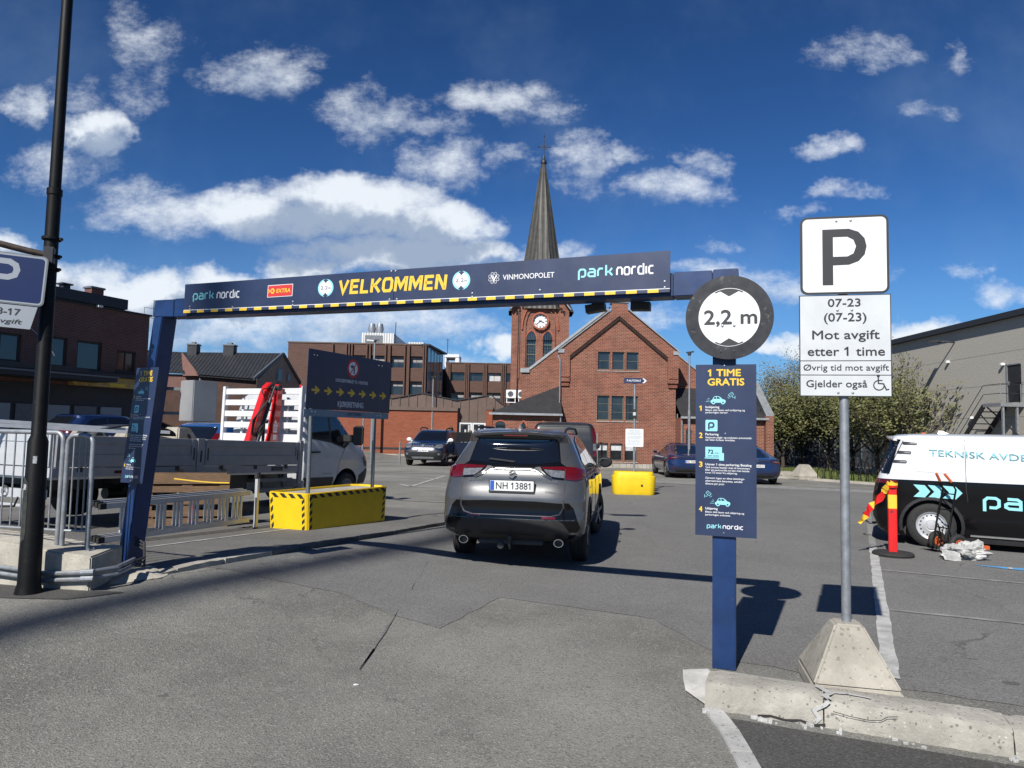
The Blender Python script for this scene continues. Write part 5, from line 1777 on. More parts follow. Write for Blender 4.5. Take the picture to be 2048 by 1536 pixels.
# crease strip across the tailgate
mb = MB()
pl = [(-.50, 1.085), (-.40, 1.125), (-.30, 1.182), (-.22, 1.196), (.22, 1.196), (.30, 1.182), (.40, 1.125), (.50, 1.085)]
pts = []
for (a, b), (c, d) in zip(pl, pl[1:]):
    for k in range(4): t = k / 4; pts.append((lerp(a, c, t), lerp(b, d, t)))
pts.append(pl[-1])
mb.tube([(SUV.sh.rear(y, z) - .006, -y, z) for y, z in pts], .009, 8); mb.build('trim_strip', M['plastic'], SUV.root)
mb = MB(); mb.tube([(SUV.sh.rear(y, z - .014) - .010, -y, z - .014) for y, z in pts], .006, 8); mb.build('trim_strip', M['chrome'], SUV.root)
# tailgate seams
for sd in (-1, 1):
    mb = MB(); ln = [(sd * .66, 1.24), (sd * .662, 1.0), (sd * .662, .80), (sd * .655, .74), (sd * .62, .675), (sd * .52, .655)]
    mb.tube([(SUV.sh.rear(y, z) - .004, -y, z) for y, z in ln], .0045, 6); mb.build('seam', M['print_black'], SUV.root)
# glossy insert and bumper
SUV.rp('gloss_panel', [(-.645, .795), (-.30, .812), (.30, .812), (.645, .795), (.645, .745), (.60, .675), (.50, .652), (-.50, .652), (-.60, .675), (-.645, .745)], 'black_gloss', .008)
SUV.rp('bumper_cover', [(-.72, .80), (-.668, .80), (-.668, .745), (-.62, .665), (-.50, .640), (.50, .640), (.62, .665), (.668, .745), (.668, .80), (.72, .80), (.78, .74), (.86, .52), (.80, .40), (.70, .34), (.50, .31), (-.50, .31), (-.70, .34), (-.80, .40), (-.86, .52), (-.78, .74)], 'black_gloss', .005)
SUV.rp('bumper_lower', [(-.60, .598), (.60, .598), (.66, .56), (.74, .45), (.70, .37), (.46, .345), (.42, .315), (-.42, .315), (-.46, .345), (-.70, .37), (-.74, .45), (-.66, .56)], 'plastic', .012)
mb = MB(); mb.box((-2.262, -.42, .30), (-2.20, .42, .35)); mb.build('skid_plate', M['plastic'], SUV.root, bevel=.015)
mb = MB(); mb.tube([(-2.10, 0, .29), (-2.28, 0, .26), (-2.325, 0, .30), (-2.33, 0, .36)], .018, 10); mb.lathe([(-.02, .012), (0, .026), (.02, .032), (.045, .026), (.055, .012)], (-2.33, 0, .365), (0, 0, 1), 16); mb.build('tow_bar', M['steel_dark'], SUV.root)
mb = MB(); mb.cyl((-2.29, .12, .285), (-2.22, .12, .285), .042, n=18); mb.build('tow_socket', M['plastic'], SUV.root, bevel=.006)
SUV.plate(0.0, .985, .56, 'NH 13881', x=-2.245)
# badge: slanted S in a diamond outline
mb = MB(); O = (-2.212, 0, 1.128)
mb.T = Matrix.Translation(O); Uy = (0, -1, 0)
mb.poly([(.052, .018), (.0, .052), (-.052, .010), (-.046, .002), (-.02, .002), (.014, .028), (.03, .018), (-.052, -.018 - .012), (-.0, -.052 - .006), (.052, -.012), (.046, -.004), (.02, -.004), (-.014, -.03), (-.028, -.022)], (0, 0, 0), Uy, (0, 0, 1), .006)
mb.build('badge', M['chrome'], SUV.root, smooth=0)
mb = MB()
for (txt, y0, y1, z, c) in (('SUZUKI', -.575, -.375, 1.035, .030), ('ACROSS', .375, .575, 1.030, .028), ('HYBRID', .43, .555, .915, .020)):
    yc = (y0 + y1) / 2
    xx = SUV.sh.rear(yc, z) - .012
    mb.text(txt, y0, y1, z, c, (xx, 0, 0), (0, -1, 0), (0, 0, 1), eps=0)
mb.build('lettering', M['chrome'], SUV.root, smooth=0)
# wiper
mb = MB(); mb.tube([(SUV.sh.rear(.0, 1.262) - .02, .0, 1.262), (SUV.sh.rear(-.1, 1.275) - .035, .14, 1.278), (SUV.sh.rear(-.3, 1.29) - .03, .33, 1.292)], .009, 6); mb.tube([(SUV.sh.rear(0, 1.27) - .025, -.02, 1.272), (SUV.sh.rear(.3, 1.30) - .018, .32, 1.303)], .005, 6); mb.build('wiper', M['plastic'], SUV.root)
# fin, roof rails
mb = MB(); mb.add([(-1.72, -.022, 1.66), (-1.72, .022, 1.66), (-1.55, .022, 1.668), (-1.55, -.022, 1.668), (-1.705, 0, 1.735), (-1.66, 0, 1.735)], [(0, 4, 1), (0, 3, 5, 4), (1, 4, 5, 2), (2, 5, 3)]); mb.build('antenna_fin', M['silver'], SUV.root, bevel=.006)
for sd in (1, -1):
    mb = MB(); mb.tube([(-1.72, sd * .60, 1.62), (-1.60, sd * .62, 1.675), (-1.3, sd * .625, 1.69), (-.4, sd * .63, 1.685), (-.22, sd * .64, 1.62)], .017, 10); mb.build('roof_rail', M['plastic'], SUV.root)
# side windows, arches, sills and door lines
for sd in (-1, 1):
    SUV.sp('side_window', [(-1.50, 1.215), (-1.62, 1.30), (-1.36, 1.50), (-1.0, 1.555), (-.92, 1.555), (-.88, 1.17), (-1.0, 1.165)], 'glass_dark', sd, .006)
    SUV.sp('side_window', [(-.84, 1.165), (-.86, 1.555), (-.35, 1.57), (.0, 1.55), (.0, 1.135)], 'glass_dark', sd, .006)
    SUV.sp('side_window', [(.05, 1.135), (.05, 1.54), (.22, 1.50), (.62, 1.27), (.80, 1.14)], 'glass_dark', sd, .006)
    mb = MB(); mb.tube([(x, sd * (SUV.sh.wid(x, z) + .008), z) for x, z in ((-1.66, 1.30), (-1.38, 1.52), (-.95, 1.585), (-.35, 1.598), (.1, 1.565), (.32, 1.49), (.60, 1.31), (.86, 1.13))], .010, 6); mb.build('window_trim', M['chrome'], SUV.root)
    mb = MB()
    for xd in (-.86, .02, 1.0):
        zt = 1.14
        mb.tube([(xd + (.0 if z > .6 else -.05), sd * (SUV.sh.wid(xd, z) + .001), z) for z in (.40, .55, .75, .95, zt)], .004, 5)
    mb.build('seam', M['print_black'], SUV.root)
    for xd in (-.72, .17):
        mb = MB(); mb.tube([(xd - .10, sd * .92, 1.02), (xd - .07, sd * .955, 1.03), (xd + .07, sd * .955, 1.035), (xd + .10, sd * .92, 1.03)], .014, 8); mb.build('door_handle', M['silver'], SUV.root)
    SUV.sp('sill', [(-.93, .26), (.93, .26), (.93, .44), (-.93, .44)], 'plastic', sd, .012)
    for ax in (-1.345, 1.345):
        pts = [(ax + .385 * math.cos(R(a)), .36 + .385 * math.sin(R(a))) for a in range(-10, 191, 12)] + [(ax + .455 * math.cos(R(a)), .36 + .455 * math.sin(R(a))) for a in range(190, -11, -12)]
        pts = [(p[0], max(.26, p[1])) for p in pts]
        SUV.sp('arch_trim', pts, 'plastic', sd, .010, cell=.12)
    mirror(SUV, .62, 1.17, sd)


def far_car(name, label, loc, head, rows, paint, kind, scale=1.0, group=None, arches=((-1.35, .34), (1.35, .34)), wr=.34, rim='galv'):
    c = Car(name, label, 'car', loc, head, rows, M[paint], group, scale, arches=list(arches), arch_r=wr + .035)
    for x, z in arches:
        for sd in (1, -1): wheel(c.root, (x, sd * (c.W - .115), wr), wr, .21, sd, rimmat=rim)
    return c


# ---- two dark blue saloons parked by the church
sal = [(.22, -2.1, 2.1, .80, .22, .4), (.32, -2.25, 2.22, .88, .26, .45), (.50, -2.32, 2.32, .92, .28, .5), (.66, -2.30, 2.32, .925, .30, .55), (.80, -2.28, 2.20, .92, .32, .6), (.90, -2.30, 1.90, .905, .34, .6), (.955, -2.27, 1.45, .885, .36, .6), (.985, -2.05, 1.2, .86, .36, .6), (1.02, -1.86, 1.02, .84, .36, .6),
       (1.12, -1.50, .72, .775, .36, .5), (1.22, -1.14, .45, .715, .36, .5), (1.32, -.82, .18, .65, .34, .45), (1.38, -.62, .0, .60, .3, .4), (1.42, -.40, -.15, .50, .2, .3), (1.437, -.25, -.2, .3, .1, .1)]
SG = 'dark blue saloons parked by the church'


def saloon(loc, head, label, scale):
    c = far_car('saloon_car', label, loc, head, sal, 'navy_car', 'saloon', scale, SG, arches=((-1.42, .335), (1.42, .335)), wr=.335, rim='galv_dull')
    c.rp('rear_window', [(-.60, 1.03), (-.50, 1.24), (-.40, 1.36), (.40, 1.36), (.50, 1.24), (.60, 1.03), (.3, 1.0), (-.3, 1.0)], 'glass_dark', .008, cell=.05)
    for sd in (-1, 1):
        q = lambda pts: [(sd * a, b) for a, b in pts]
        c.rp('tail_light', q([(.50, .90), (.74, .905), (.88, .86), (.90, .78), (.74, .80), (.56, .84)]), 'red_lens_dark', .012)
        c.rp('tail_light', q([(.58, .875), (.70, .88), (.80, .86), (.80, .84), (.60, .855)]), 'clear_lens', .018)
        c.rp('reflector', q([(.60, .44), (.80, .46), (.80, .43), (.60, .415)]), 'red_lens', .008)
        c.sp('side_window', [(-1.35, 1.04), (-.95, 1.24), (-.55, 1.34), (-.30, 1.355), (-.28, .99), (-1.0, 1.0)], 'glass_dark', sd, .006)
        c.sp('side_window', [(-.24, .99), (-.24, 1.36), (.05, 1.32), (.55, 1.10), (.80, .985)], 'glass_dark', sd, .006)
        mirror(c, .62, 1.0, sd, 'navy_car', .8)
    c.rp('diffuser', [(-.70, .40), (.70, .40), (.60, .27), (-.60, .27)], 'plastic', .008)
    mb = MB(); mb.tube([(c.sh.rear(y, .905) - .004, -y, .905) for y in (-.45, -.2, 0, .2, .45)], .010, 6); mb.build('lid_edge', M['chrome'], c.root)
    mb = MB(); xb = c.sh.rear(0, .86) - .01; mb.poly([(-.035, .03), (.035, .03), (.03, .018), (.006, .014), (0, -.035), (-.006, .014), (-.03, .018)], (xb, 0, .855), (0, -1, 0), (0, 0, 1), .004); mb.build('badge', M['chrome'], c.root)
    return c


c = saloon((6.95, 29.3, 0), 1.5, 'dark blue saloon left of the info panel post, pale number plate', .93); c.plate(0, .70, .50, 'ED 76819')
c = saloon((8.60, 26.6, 0), 3.0, 'dark blue saloon half hidden right of the info panel post', .92); c.plate(0, .70, .50, 'EK 40521')

# ---- dark blue SUV facing the camera
rd = [(.26, -2.0, 1.95, .80, .25, .28), (.34, -2.1, 2.08, .86, .25, .30), (.50, -2.14, 2.15, .90, .25, .32), (.62, -2.15, 2.17, .91, .25, .34), (.74, -2.15, 2.14, .91, .25, .36), (.90, -2.14, 2.06, .905, .25, .38), (.97, -2.12, 1.90, .90, .25, .4), (1.02, -2.1, 1.5, .89, .25, .4), (1.08, -2.08, 1.12, .87, .25, .4),
      (1.18, -2.02, .92, .835, .25, .4), (1.3, -1.96, .74, .79, .25, .4), (1.45, -1.88, .50, .73, .25, .4), (1.54, -1.82, .34, .69, .25, .4), (1.585, -1.75, .18, .64, .25, .4), (1.61, -1.6, .0, .56, .25, .35), (1.625, -1.3, -.2, .4, .2, .3), (1.63, -1.0, -.5, .2, .1, .1)]
DU = far_car('parked_car', 'dark blue off-roader with chrome grille facing us, driver door open', (-3.72, 34.6, 0), 187, rd, 'duster_blue', 'suv', 1.04, arches=((-1.33, .36), (1.30, .36)), wr=.36)
DU.fp('windscreen', [(-.76, 1.13), (-.64, 1.52), (.64, 1.52), (.76, 1.13)], 'glass_dark', .008)
DU.fp('grille', [(-.52, .83), (-.52, .95), (.52, .95), (.52, .83)], 'plastic', .010)
mb = MB()
for i in range(-4, 5):
    if i: mb.lathe([(0, .045), (.02, .04), (.03, 0)], (DU.sh.front(i * .105, .90) + .012, i * .105, .905), (1, 0, 0), 8)
mb.build('chrome_grille', M['chrome'], DU.root)
mb = MB(); mb.poly([(-.07, .06), (.07, .06), (.05, -.03), (0, -.07), (-.05, -.03)], (2.10, 0, .90), (0, 1, 0), (0, 0, 1), .02); mb.build('badge', M['chrome'], DU.root)
for sd in (-1, 1):
    q = lambda pts: [(sd * a, b) for a, b in pts]
    DU.fp('headlight', q([(.54, .83), (.54, .955), (.74, .975), (.84, .95), (.84, .82), (.70, .79)]), 'clear_lens', .016)
    DU.fp('fog_lamp', q([(.66, .50), (.66, .58), (.76, .58), (.76, .50)]), 'clear_lens', .012)
    mirror(DU, .82, 1.13, sd, 'alu_white', 1.05)
    mb = MB(); mb.tube([(.20, sd * .60, 1.58), (.10, sd * .63, 1.66), (-.2, sd * .64, 1.70), (-1.0, sd * .64, 1.70), (-1.3, sd * .62, 1.62)], .03, 8); mb.build('roof_rail', M['plastic'], DU.root)
DU.fp('bumper', [(-.80, .30), (-.84, .46), (-.80, .70), (-.62, .745), (-.52, .70), (.52, .70), (.62, .745), (.80, .70), (.84, .46), (.80, .30)], 'steel_dark', .006)
DU.fp('air_intake', [(-.50, .46), (-.54, .62), (.54, .62), (.50, .46)], 'print_black', .012)
DU.fp('skid_plate', [(-.46, .33), (-.50, .42), (.50, .42), (.46, .33)], 'galv', .016)
DU.plate(0, .70, .52, 'LX 43757', front=True)
DU.sp('side_window', [(-1.5, 1.14), (-1.45, 1.48), (-.5, 1.5), (-.5, 1.12)], 'glass_dark', 1, .006)
# door swung open on the car's left (image right)
dr = bpy.data.objects.new('open_door', None); COL.objects.link(dr); dr.parent = DU.root; dr.location = (-.30, .90, 0); dr.rotation_euler = (0, 0, R(-62))
mb = MB(); mb.poly([(0, .42), (-.95, .42), (-1.0, .75), (-.98, 1.05), (0, 1.05)], (0, 0, 0), (1, 0, 0), (0, 0, 1), .07); mb.build('panel', M['duster_blue'], dr, bevel=.01)
mb = MB(); mb.strip([(-.02, 1.05), (-.10, 1.50), (-.78, 1.50), (-.98, 1.05)], .06, (0, 0, 0), (1, 0, 0), (0, 0, 1)); mb.strip([(-.02, 1.05), (-.10, 1.50), (-.78, 1.50), (-.98, 1.05)], .06, (0, -.03, 0), (1, 0, 0), (0, 0, 1)); mb.build('window_frame', M['plastic'], dr)
mb = MB(); mb.poly([(-.05, 1.06), (-.12, 1.48), (-.76, 1.48), (-.94, 1.06)], (0, -.015, 0), (1, 0, 0), (0, 0, 1), .004); mb.build('pane', M['glass_dark'], dr)

# ---- charcoal van ahead of the grey car
rv = [(.25, -2.2, 2.2, .86, .05, .4), (.34, -2.30, 2.32, .92, .06, .45), (.6, -2.33, 2.36, .95, .07, .5), (.95, -2.32, 2.2, .95, .07, .5), (1.05, -2.31, 1.8, .945, .07, .5), (1.15, -2.30, 1.5, .935, .07, .5), (1.4, -2.27, 1.2, .905, .07, .45), (1.65, -2.22, .95, .87, .07, .45), (1.80, -2.17, .8, .84, .08, .4), (1.86, -2.12, .7, .79, .1, .4), (1.895, -2.0, .55, .70, .15, .4), (1.915, -1.7, .3, .5, .15, .3), (1.92, -1.4, 0, .3, .1, .1)]
VN = Car('van', 'charcoal delivery van with tall red tail lamps just ahead of the grey car', 'van', (1.72, 23.6, 0), 3.0, rv, M['black_van'], side=.18, scale=1.03, arches=[(-1.4, .34), (1.6, .34)], arch_r=.38)
for x in (-1.4, 1.6):
    for sd in (1, -1): wheel(VN.root, (x, sd * .83, .34), .34, .22, sd)
for sd in (-1, 1):
    q = lambda pts: [(sd * a, b) for a, b in pts]
    VN.rp('tail_light', q([(.86, 1.78), (.80, 1.74), (.83, 1.30), (.925, 1.30), (.92, 1.55)]), 'red_lens', .012, cell=.08)
    VN.rp('tail_light', q([(.83, 1.295), (.83, 1.10), (.93, 1.10), (.925, 1.295)]), 'clear_lens', .012, cell=.08)
    VN.rp('tail_light', q([(.83, 1.095), (.83, .92), (.935, .92), (.93, 1.095)]), 'red_lens', .012, cell=.08)
    mirror(VN, 1.15, 1.15, sd, 'plastic', 1.25)
mb = MB(); mb.tube([(VN.sh.rear(0, z) - .004, 0, z) for z in (.5, .9, 1.3, 1.7, 1.84)], .005, 5); mb.build('door_seam', M['print_black'], VN.root)
mb = MB(); mb.tube([(VN.sh.rear(y, 1.79) - .01, y, 1.79) for y in (-.7, -.3, 0, .3, .7)], .012, 6); mb.build('roof_edge', M['galv_dull'], VN.root)
VN.rp('bumper', [(-.9, .34), (-.92, .55), (.92, .55), (.9, .34)], 'plastic', .05, skirt=.06)

# ---- two blue cars behind the truck
ra = [(.24, -2.1, 2.0, .82, .22, .4), (.36, -2.24, 2.16, .89, .25, .45), (.55, -2.28, 2.22, .92, .27, .5), (.75, -2.26, 2.2, .92, .28, .5), (.92, -2.24, 1.95, .905, .28, .5), (1.0, -2.20, 1.4, .89, .28, .5), (1.08, -2.14, 1.05, .86, .28, .5), (1.25, -1.96, .7, .78, .28, .45), (1.4, -1.76, .4, .71, .28, .45), (1.48, -1.75, .2, .67, .26, .4), (1.53, -1.6, .0, .58, .25, .4), (1.55, -1.2, -.3, .35, .2, .2)]


def blue_car(loc, head, label, paint, scale, txt):
    c = far_car('parked_car', label, loc, head, ra, paint, 'wagon', scale, arches=((-1.35, .35), (1.35, .35)), wr=.35)
    c.rp('rear_window', [(-.66, 1.12), (-.55, 1.36), (-.52, 1.45), (.52, 1.45), (.55, 1.36), (.66, 1.12)], 'glass_dark', .010)
    for sd in (-1, 1):
        q = lambda pts: [(sd * a, b) for a, b in pts]
        c.rp('tail_light', q([(.40, .93), (.40, .97), (.72, 1.02), (.88, 1.04), (.89, .90), (.76, .90)]), 'red_lens', .014)
        c.sp('side_window', [(-1.62, 1.14), (-1.35, 1.36), (-.8, 1.44), (-.8, 1.08)], 'glass_dark', sd, .006)
        c.sp('side_window', [(-.75, 1.08), (-.75, 1.45), (.05, 1.44), (.35, 1.33), (.85, 1.06)], 'glass_dark', sd, .006)
        mirror(c, .75, 1.08, sd, paint)
    c.plate(0, .80, .50, txt)
    return c


blue_car((-14.1, 25.2, .40), 24, 'dark blue hatchback parked by the brick shop, seen over the truck side', 'navy_car', 1.0, 'EH 90180')
cB = blue_car((-7.35, 19.4, .16), 14, 'brighter blue estate car with red tail lamp seen behind the slatted headboard', 'bright_blue', 1.0, 'EK 21540')
for sd in (-1, 1): cB.rp('tail_light', [(sd * .60, .98), (sd * .60, 1.30), (sd * .72, 1.28), (sd * .86, 1.02)], 'red_lens', .016)

# ---- white and black company van on the right
rb = [(.16, -2.15, 2.3, .84, .25, .4), (.26, -2.27, 2.42, .90, .28, .4), (.45, -2.345, 2.46, .94, .30, .45), (.62, -2.355, 2.46, .955, .30, .5), (.90, -2.335, 2.42, .96, .30, .5), (1.08, -2.29, 2.35, .96, .30, .5), (1.13, -2.27, 2.3, .957, .28, .5), (1.17, -2.26, 2.25, .955, .28, .5), (1.24, -2.235, 2.1, .95, .27, .5), (1.40, -2.16, 1.85, .925, .26, .5), (1.60, -2.06, 1.60, .89, .26, .5), (1.74, -1.99, 1.42, .865, .26, .5), (1.83, -2.02, 1.25, .84, .25, .5), (1.875, -2.03, 1.1, .80, .26, .5), (1.905, -1.95, .95, .72, .28, .5), (1.925, -1.75, .7, .58, .28, .4), (1.937, -1.4, .2, .35, .2, .3)]
def two_tone(body, zs, m):
    body.data.materials.append(m); k = len(body.data.materials) - 1
    for p in body.data.polygons:
        if max(body.data.vertices[i].co.z for i in p.vertices) <= zs + .001 and body.data.materials[p.material_index].name != 'black_plastic': p.material_index = k


BZ = Car('company_van', 'white over black company van with teal arrows parked at the right edge', 'van', (6.50 + .88 * 1.27 + .47 * .855, 10.95 - .47 * 1.27 + .88 * .855, 0), 118, rb, M['van_white'], scale=.90, side=.30, arches=[(-1.46, .37), (1.52, .37)], arch_r=.44)
for x in (-1.46, 1.52):
    for sd in (1, -1): wheel(BZ.root, (x, sd * .83, .37), .37, .235, sd, 'steel', 'alu')
two_tone(BZ.body, 1.13, M['black_gloss'])
for sd in (-1, 1):
    BZ.sp('sill_strip', [(-.90, .225), (1.0, .225), (1.0, .25), (-.90, .25)], 'alu', sd, .014)
    BZ.sp('sill', [(-.95, .12), (1.02, .12), (1.02, .20), (-.95, .20)], 'plastic', sd, .004)
    for ax in (-1.46, 1.52):
        pts = [(ax + .435 * math.cos(R(a)), .37 + .435 * math.sin(R(a))) for a in range(-15, 196, 14)] + [(ax + .485 * math.cos(R(a)), .37 + .485 * math.sin(R(a))) for a in range(195, -16, -14)]
        BZ.sp('arch_trim', [(p[0], max(.17, p[1])) for p in pts], 'plastic', sd, .012, cell=.15)
    for (a, b) in ((-1.76, 1.76), (-1.85, 1.60), (-1.92, 1.44)):
        BZ.sp('vent', rrect(.22, .048, .022, a, b), 'plastic', sd, .016, cell=.06, skirt=.02)
        mb = MB()
        for i in range(5): mb.box((a + .01 + i * .018, -.004, b - .009), (a + .020 + i * .018, .0, b + .009))
        for i in range(len(mb.v)): p = mb.v[i]; mb.v[i] = (p[0], sd * (BZ.sh.wid(p[0], p[2]) + .019 + p[1]), p[2])
        mb.build('vent_mark', M['print_grey'], BZ.root)
    mb = MB(); mb.tube([(x, sd * (BZ.sh.wid(x, z) + .002), z) for x, z in [(-1.80, 1.905), (-1.86, 1.80), (-1.95, 1.60), (-2.05, 1.38), (-2.11, 1.20)]], .006, 5)
    mb.tube([(x, sd * (BZ.sh.wid(x, z) + .002), z) for x, z in [(-.95, 1.83), (-.95, 1.5), (-.95, 1.16), (-.95, 1.0), (-.93, .8)]], .006, 5)
    mb.tube([(x, sd * (BZ.sh.wid(x, z) + .002), z) for x, z in [(.42, 1.80), (.42, 1.5), (.42, 1.16), (.42, .8), (.42, .3)]], .006, 5); mb.build('seam', M['print_black'], BZ.root)
    mb = MB(); ln = [(-1.50, 1.80), (-1.62, 1.72), (-1.68, 1.5), (-1.72, 1.36), (-1.66, 1.28), (-1.4, 1.265), (-1.02, 1.26)]
    mb.tube([(x, sd * (BZ.sh.wid(x, z) - .001), z) for x, z in ln + [(-1.02, 1.80)]], .005, 5, closed=True); mb.build('panel_crease', mat('panel_shadow_line', (.45, .46, .48), .4, var=0), BZ.root)
sd = -1
# prints on the visible side; local x grows towards the front = image right
yy = lambda x, z, o=.010: -(BZ.sh.wid(x, z) + o)
mb = MB()
for i in range(3):
    x0 = -1.72 + i * .215
    pts = [(x0, 1.055), (x0 + .19, 1.045), (x0 + .285, .945), (x0 + .19, .835), (x0, .845), (x0 + .095, .945)]
    if i < 2: pts = [(x0, 1.055), (x0 + .17, 1.048), (x0 + .25, .945), (x0 + .17, .842), (x0, .845), (x0 + .095, .945)]
    mb.add([(x, yy(x, z), z) for x, z in pts], [(0, 5, 2, 1), (5, 4, 3, 2)])
o = mb.build('arrow_marking', M['print_cyan'], BZ.root, smooth=0)
mb = MB(); mb.text('TEKNISK AVDELING', -1.475, .36, 1.50, .105, (0, yy(-.8, 1.5), 0), (1, 0, -.035), (0, 0, 1), bold=.012, eps=0)
for i in range(len(mb.v)): p = mb.v[i]; mb.v[i] = (p[0], yy(p[0], p[2]), p[2])
mb.build('lettering', M['print_cyan2'], BZ.root, smooth=0)
mb = MB(); mb.logo('park', -.70, .32, .72, .155, (0, 0, 0), (1, 0, -.02), (0, 0, 1), .30, 0)
mb.mi = 1; mb.logo('nordic', .42, 1.4, .72, .155, (0, 0, 0), (1, 0, -.02), (0, 0, 1), .30, 0)
for i in range(len(mb.v)): p = mb.v[i]; mb.v[i] = (p[0], yy(p[0], p[2]), p[2])
mb.build('lettering', [M['print_cyan'], M['print_white']], BZ.root, smooth=0)
mb = MB(); mb.tube([(.62, -.965, .62), (.64, -.99, .66), (.80, -.99, .66), (.84, -.965, .62)], .012, 6); mb.build('door_handle', M['black_gloss'], BZ.root)
BZ.rp('rear_lower', [(-.85, .45), (-.85, 1.12), (-.5, 1.15), (.5, 1.15), (.85, 1.12), (.85, .45)], 'black_gloss', .006, cell=.1)
BZ.rp('rear_window', [(-.74, 1.24), (-.66, 1.72), (-.5, 1.80), (.5, 1.80), (.66, 1.72), (.74, 1.24)], 'glass_dark', .010, cell=.1)
BZ.sp('corner_glass', [(-2.24, 1.23), (-2.08, 1.23), (-1.93, 1.76), (-1.90, 1.82), (-2.06, 1.84), (-2.06, 1.72)], 'glass_dark', -1, .022, cell=.04)
BZ.sp('tail_light', [(-2.27, 1.06), (-2.27, 1.12), (-1.98, 1.115), (-1.94, 1.07), (-2.02, 1.045)], 'red_lens', -1, .014, cell=.06)
for s_ in (-1, 1): BZ.rp('tail_light', [(s_ * .80, 1.06), (s_ * .80, 1.115), (s_ * .3, 1.13), (s_ * .3, 1.075)], 'red_lens_dark', .012)
mb = MB()
for j, (dx, dz) in enumerate(((0, 0), (.0, .035), (.16, .05), (.16, -.02))):
    mb.v += [(-2.13 + dx + .06 * (i / 4 - 1) ** 2 * 2, -.78 + 1.56 * i / 8, 1.845 + dz - .05 * (i / 4 - 1) ** 2) for i in range(9)]
mb.f = [(j * 9 + i, j * 9 + i + 1, ((j + 1) % 4) * 9 + i + 1, ((j + 1) % 4) * 9 + i) for j in range(4) for i in range(8)] + [(0, 9, 18, 27), (35, 26, 17, 8)]; mb.m = [0] * len(mb.f)
o = mb.build('roof_spoiler', M['van_white'], BZ.root, bevel=.008)
bm = bmesh.new(); bm.from_mesh(o.data); bmesh.ops.recalc_face_normals(bm, faces=bm.faces); bm.to_mesh(o.data); bm.free()
mb = MB(); mb.tube([(-2.2, -.2, .30), (-2.42, -.2, .27), (-2.50, -.2, .33), (-2.50, -.2, .42)], .022, 8); mb.lathe([(-.02, .01), (.0, .028), (.025, .03), (.045, .01)], (-2.50, -.2, .42), (0, 0, 1), 12); mb.build('tow_bar', M['steel_dark'], BZ.root)
mb = MB(); mb.add([(-1.3, -.02, 1.93), (-1.3, .02, 1.93), (-1.1, .02, 1.93), (-1.1, -.02, 1.93), (-1.28, 0, 1.99), (-1.22, 0, 1.99)], [(0, 4, 1), (0, 3, 5, 4), (1, 4, 5, 2), (2, 5, 3)]); mb.build('antenna_fin', M['black_gloss'], BZ.root)
mb = MB(); mb.cyl((-1.5, .4, 1.90), (-1.5, .4, 1.96), .05, .04, 12); mb.build('beacon', M['orange'], BZ.root)
mb = MB(); mb.poly([(0, 0), (.22, 0), (.26, -.12), (.2, -.22), (.03, -.2)], (-1.98, -.84, .38), (.2, 0, -.0), (0, 0, 1), .01); mb.build('mud_flap', M['rubber'], BZ.root)

# ------------------------------------------------------------------ flatbed truck with crane
TR = thing('flatbed_truck', 'white dropside truck with red folding crane and slatted headboard behind the gate', 'truck', (-5.87, 10.0, .145), math.atan2(.9158, .4015))
TR.rotation_euler = (0, R(1.45), math.atan2(.9158, .4015))
BW = 2.12
mb = MB(); mb.box((-.56, .03, .70), (4.30, BW - .03, .76)); mb.build('bed_floor', M['alu'], TR)
for y0, nm in ((0, 0), (BW - .035, 1)):
    sgn = 1 if nm == 0 else -1
    yo = lambda d: (y0 + d if nm == 0 else y0 + .035 - d)
    def pb(x0, x1, z0, z1, d0, d1, name, par, m='panel_grey', bev=.004):
        m_ = MB(); a, b = sorted((yo(d0), yo(d1))); m_.box((x0, a, z0), (x1, b, z1)); return m_.build(name, M[m], par, bevel=bev, seg=1)
    pb(-.56, 4.32, .735, .86, .0, .035, 'side_rail', TR)
    for a, b in ((-.53, 1.79), (1.99, 4.29)):
        p = pb(a, b, .868, 1.305, .010, .035, 'drop_side', TR)
        pb(a + .03, b - .03, 1.195, 1.305, -.004, .0098, 'profile', p)
        pb(a + .03, b - .03, .875, 1.045, -.002, .0098, 'profile', p)
        pb(a, a + .09, .868, 1.305, -.007, .0096, 'end_cap', p); pb(b - .09, b, .868, 1.305, -.007, .0096, 'end_cap', p)
        for xx in (a + .045, b - .045):
            pb(xx - .014, xx + .014, .96, 1.16, -.012, -.0072, 'latch', p, 'plastic')
        for xx in (a + .35, (a + b) / 2, b - .35): pb(xx - .04, xx + .04, .80, .868, -.01, -.0005, 'hinge', p, 'plastic')
    pb(1.81, 1.965, .70, 1.315, -.012, .035, 'pillar', TR); pb(1.87, 1.905, .93, 1.12, -.016, -.0122, 'pillar_slot', TR, 'plastic')
    pb(4.30, 4.40, .50, 1.34, -.012, .05, 'pillar', TR)
# reflectors and name plate on the side rail
for xx in (.35, 1.45, 2.35): mb = MB(); mb.box((xx, -.006, .775), (xx + .11, -.0005, .815)); mb.build('side_reflector', M['red_lens_dark'], TR)
mb = MB(); mb.box((3.55, -.006, .765), (3.85, -.0005, .835)); mb.mi = 1; mb.text('SAWO', 3.60, 3.80, .785, .03, (0, -.007, 0), (1, 0, 0), (0, 0, 1)); mb.build('maker_plate', [M['plastic'], M['print_grey']], TR, smooth=0)
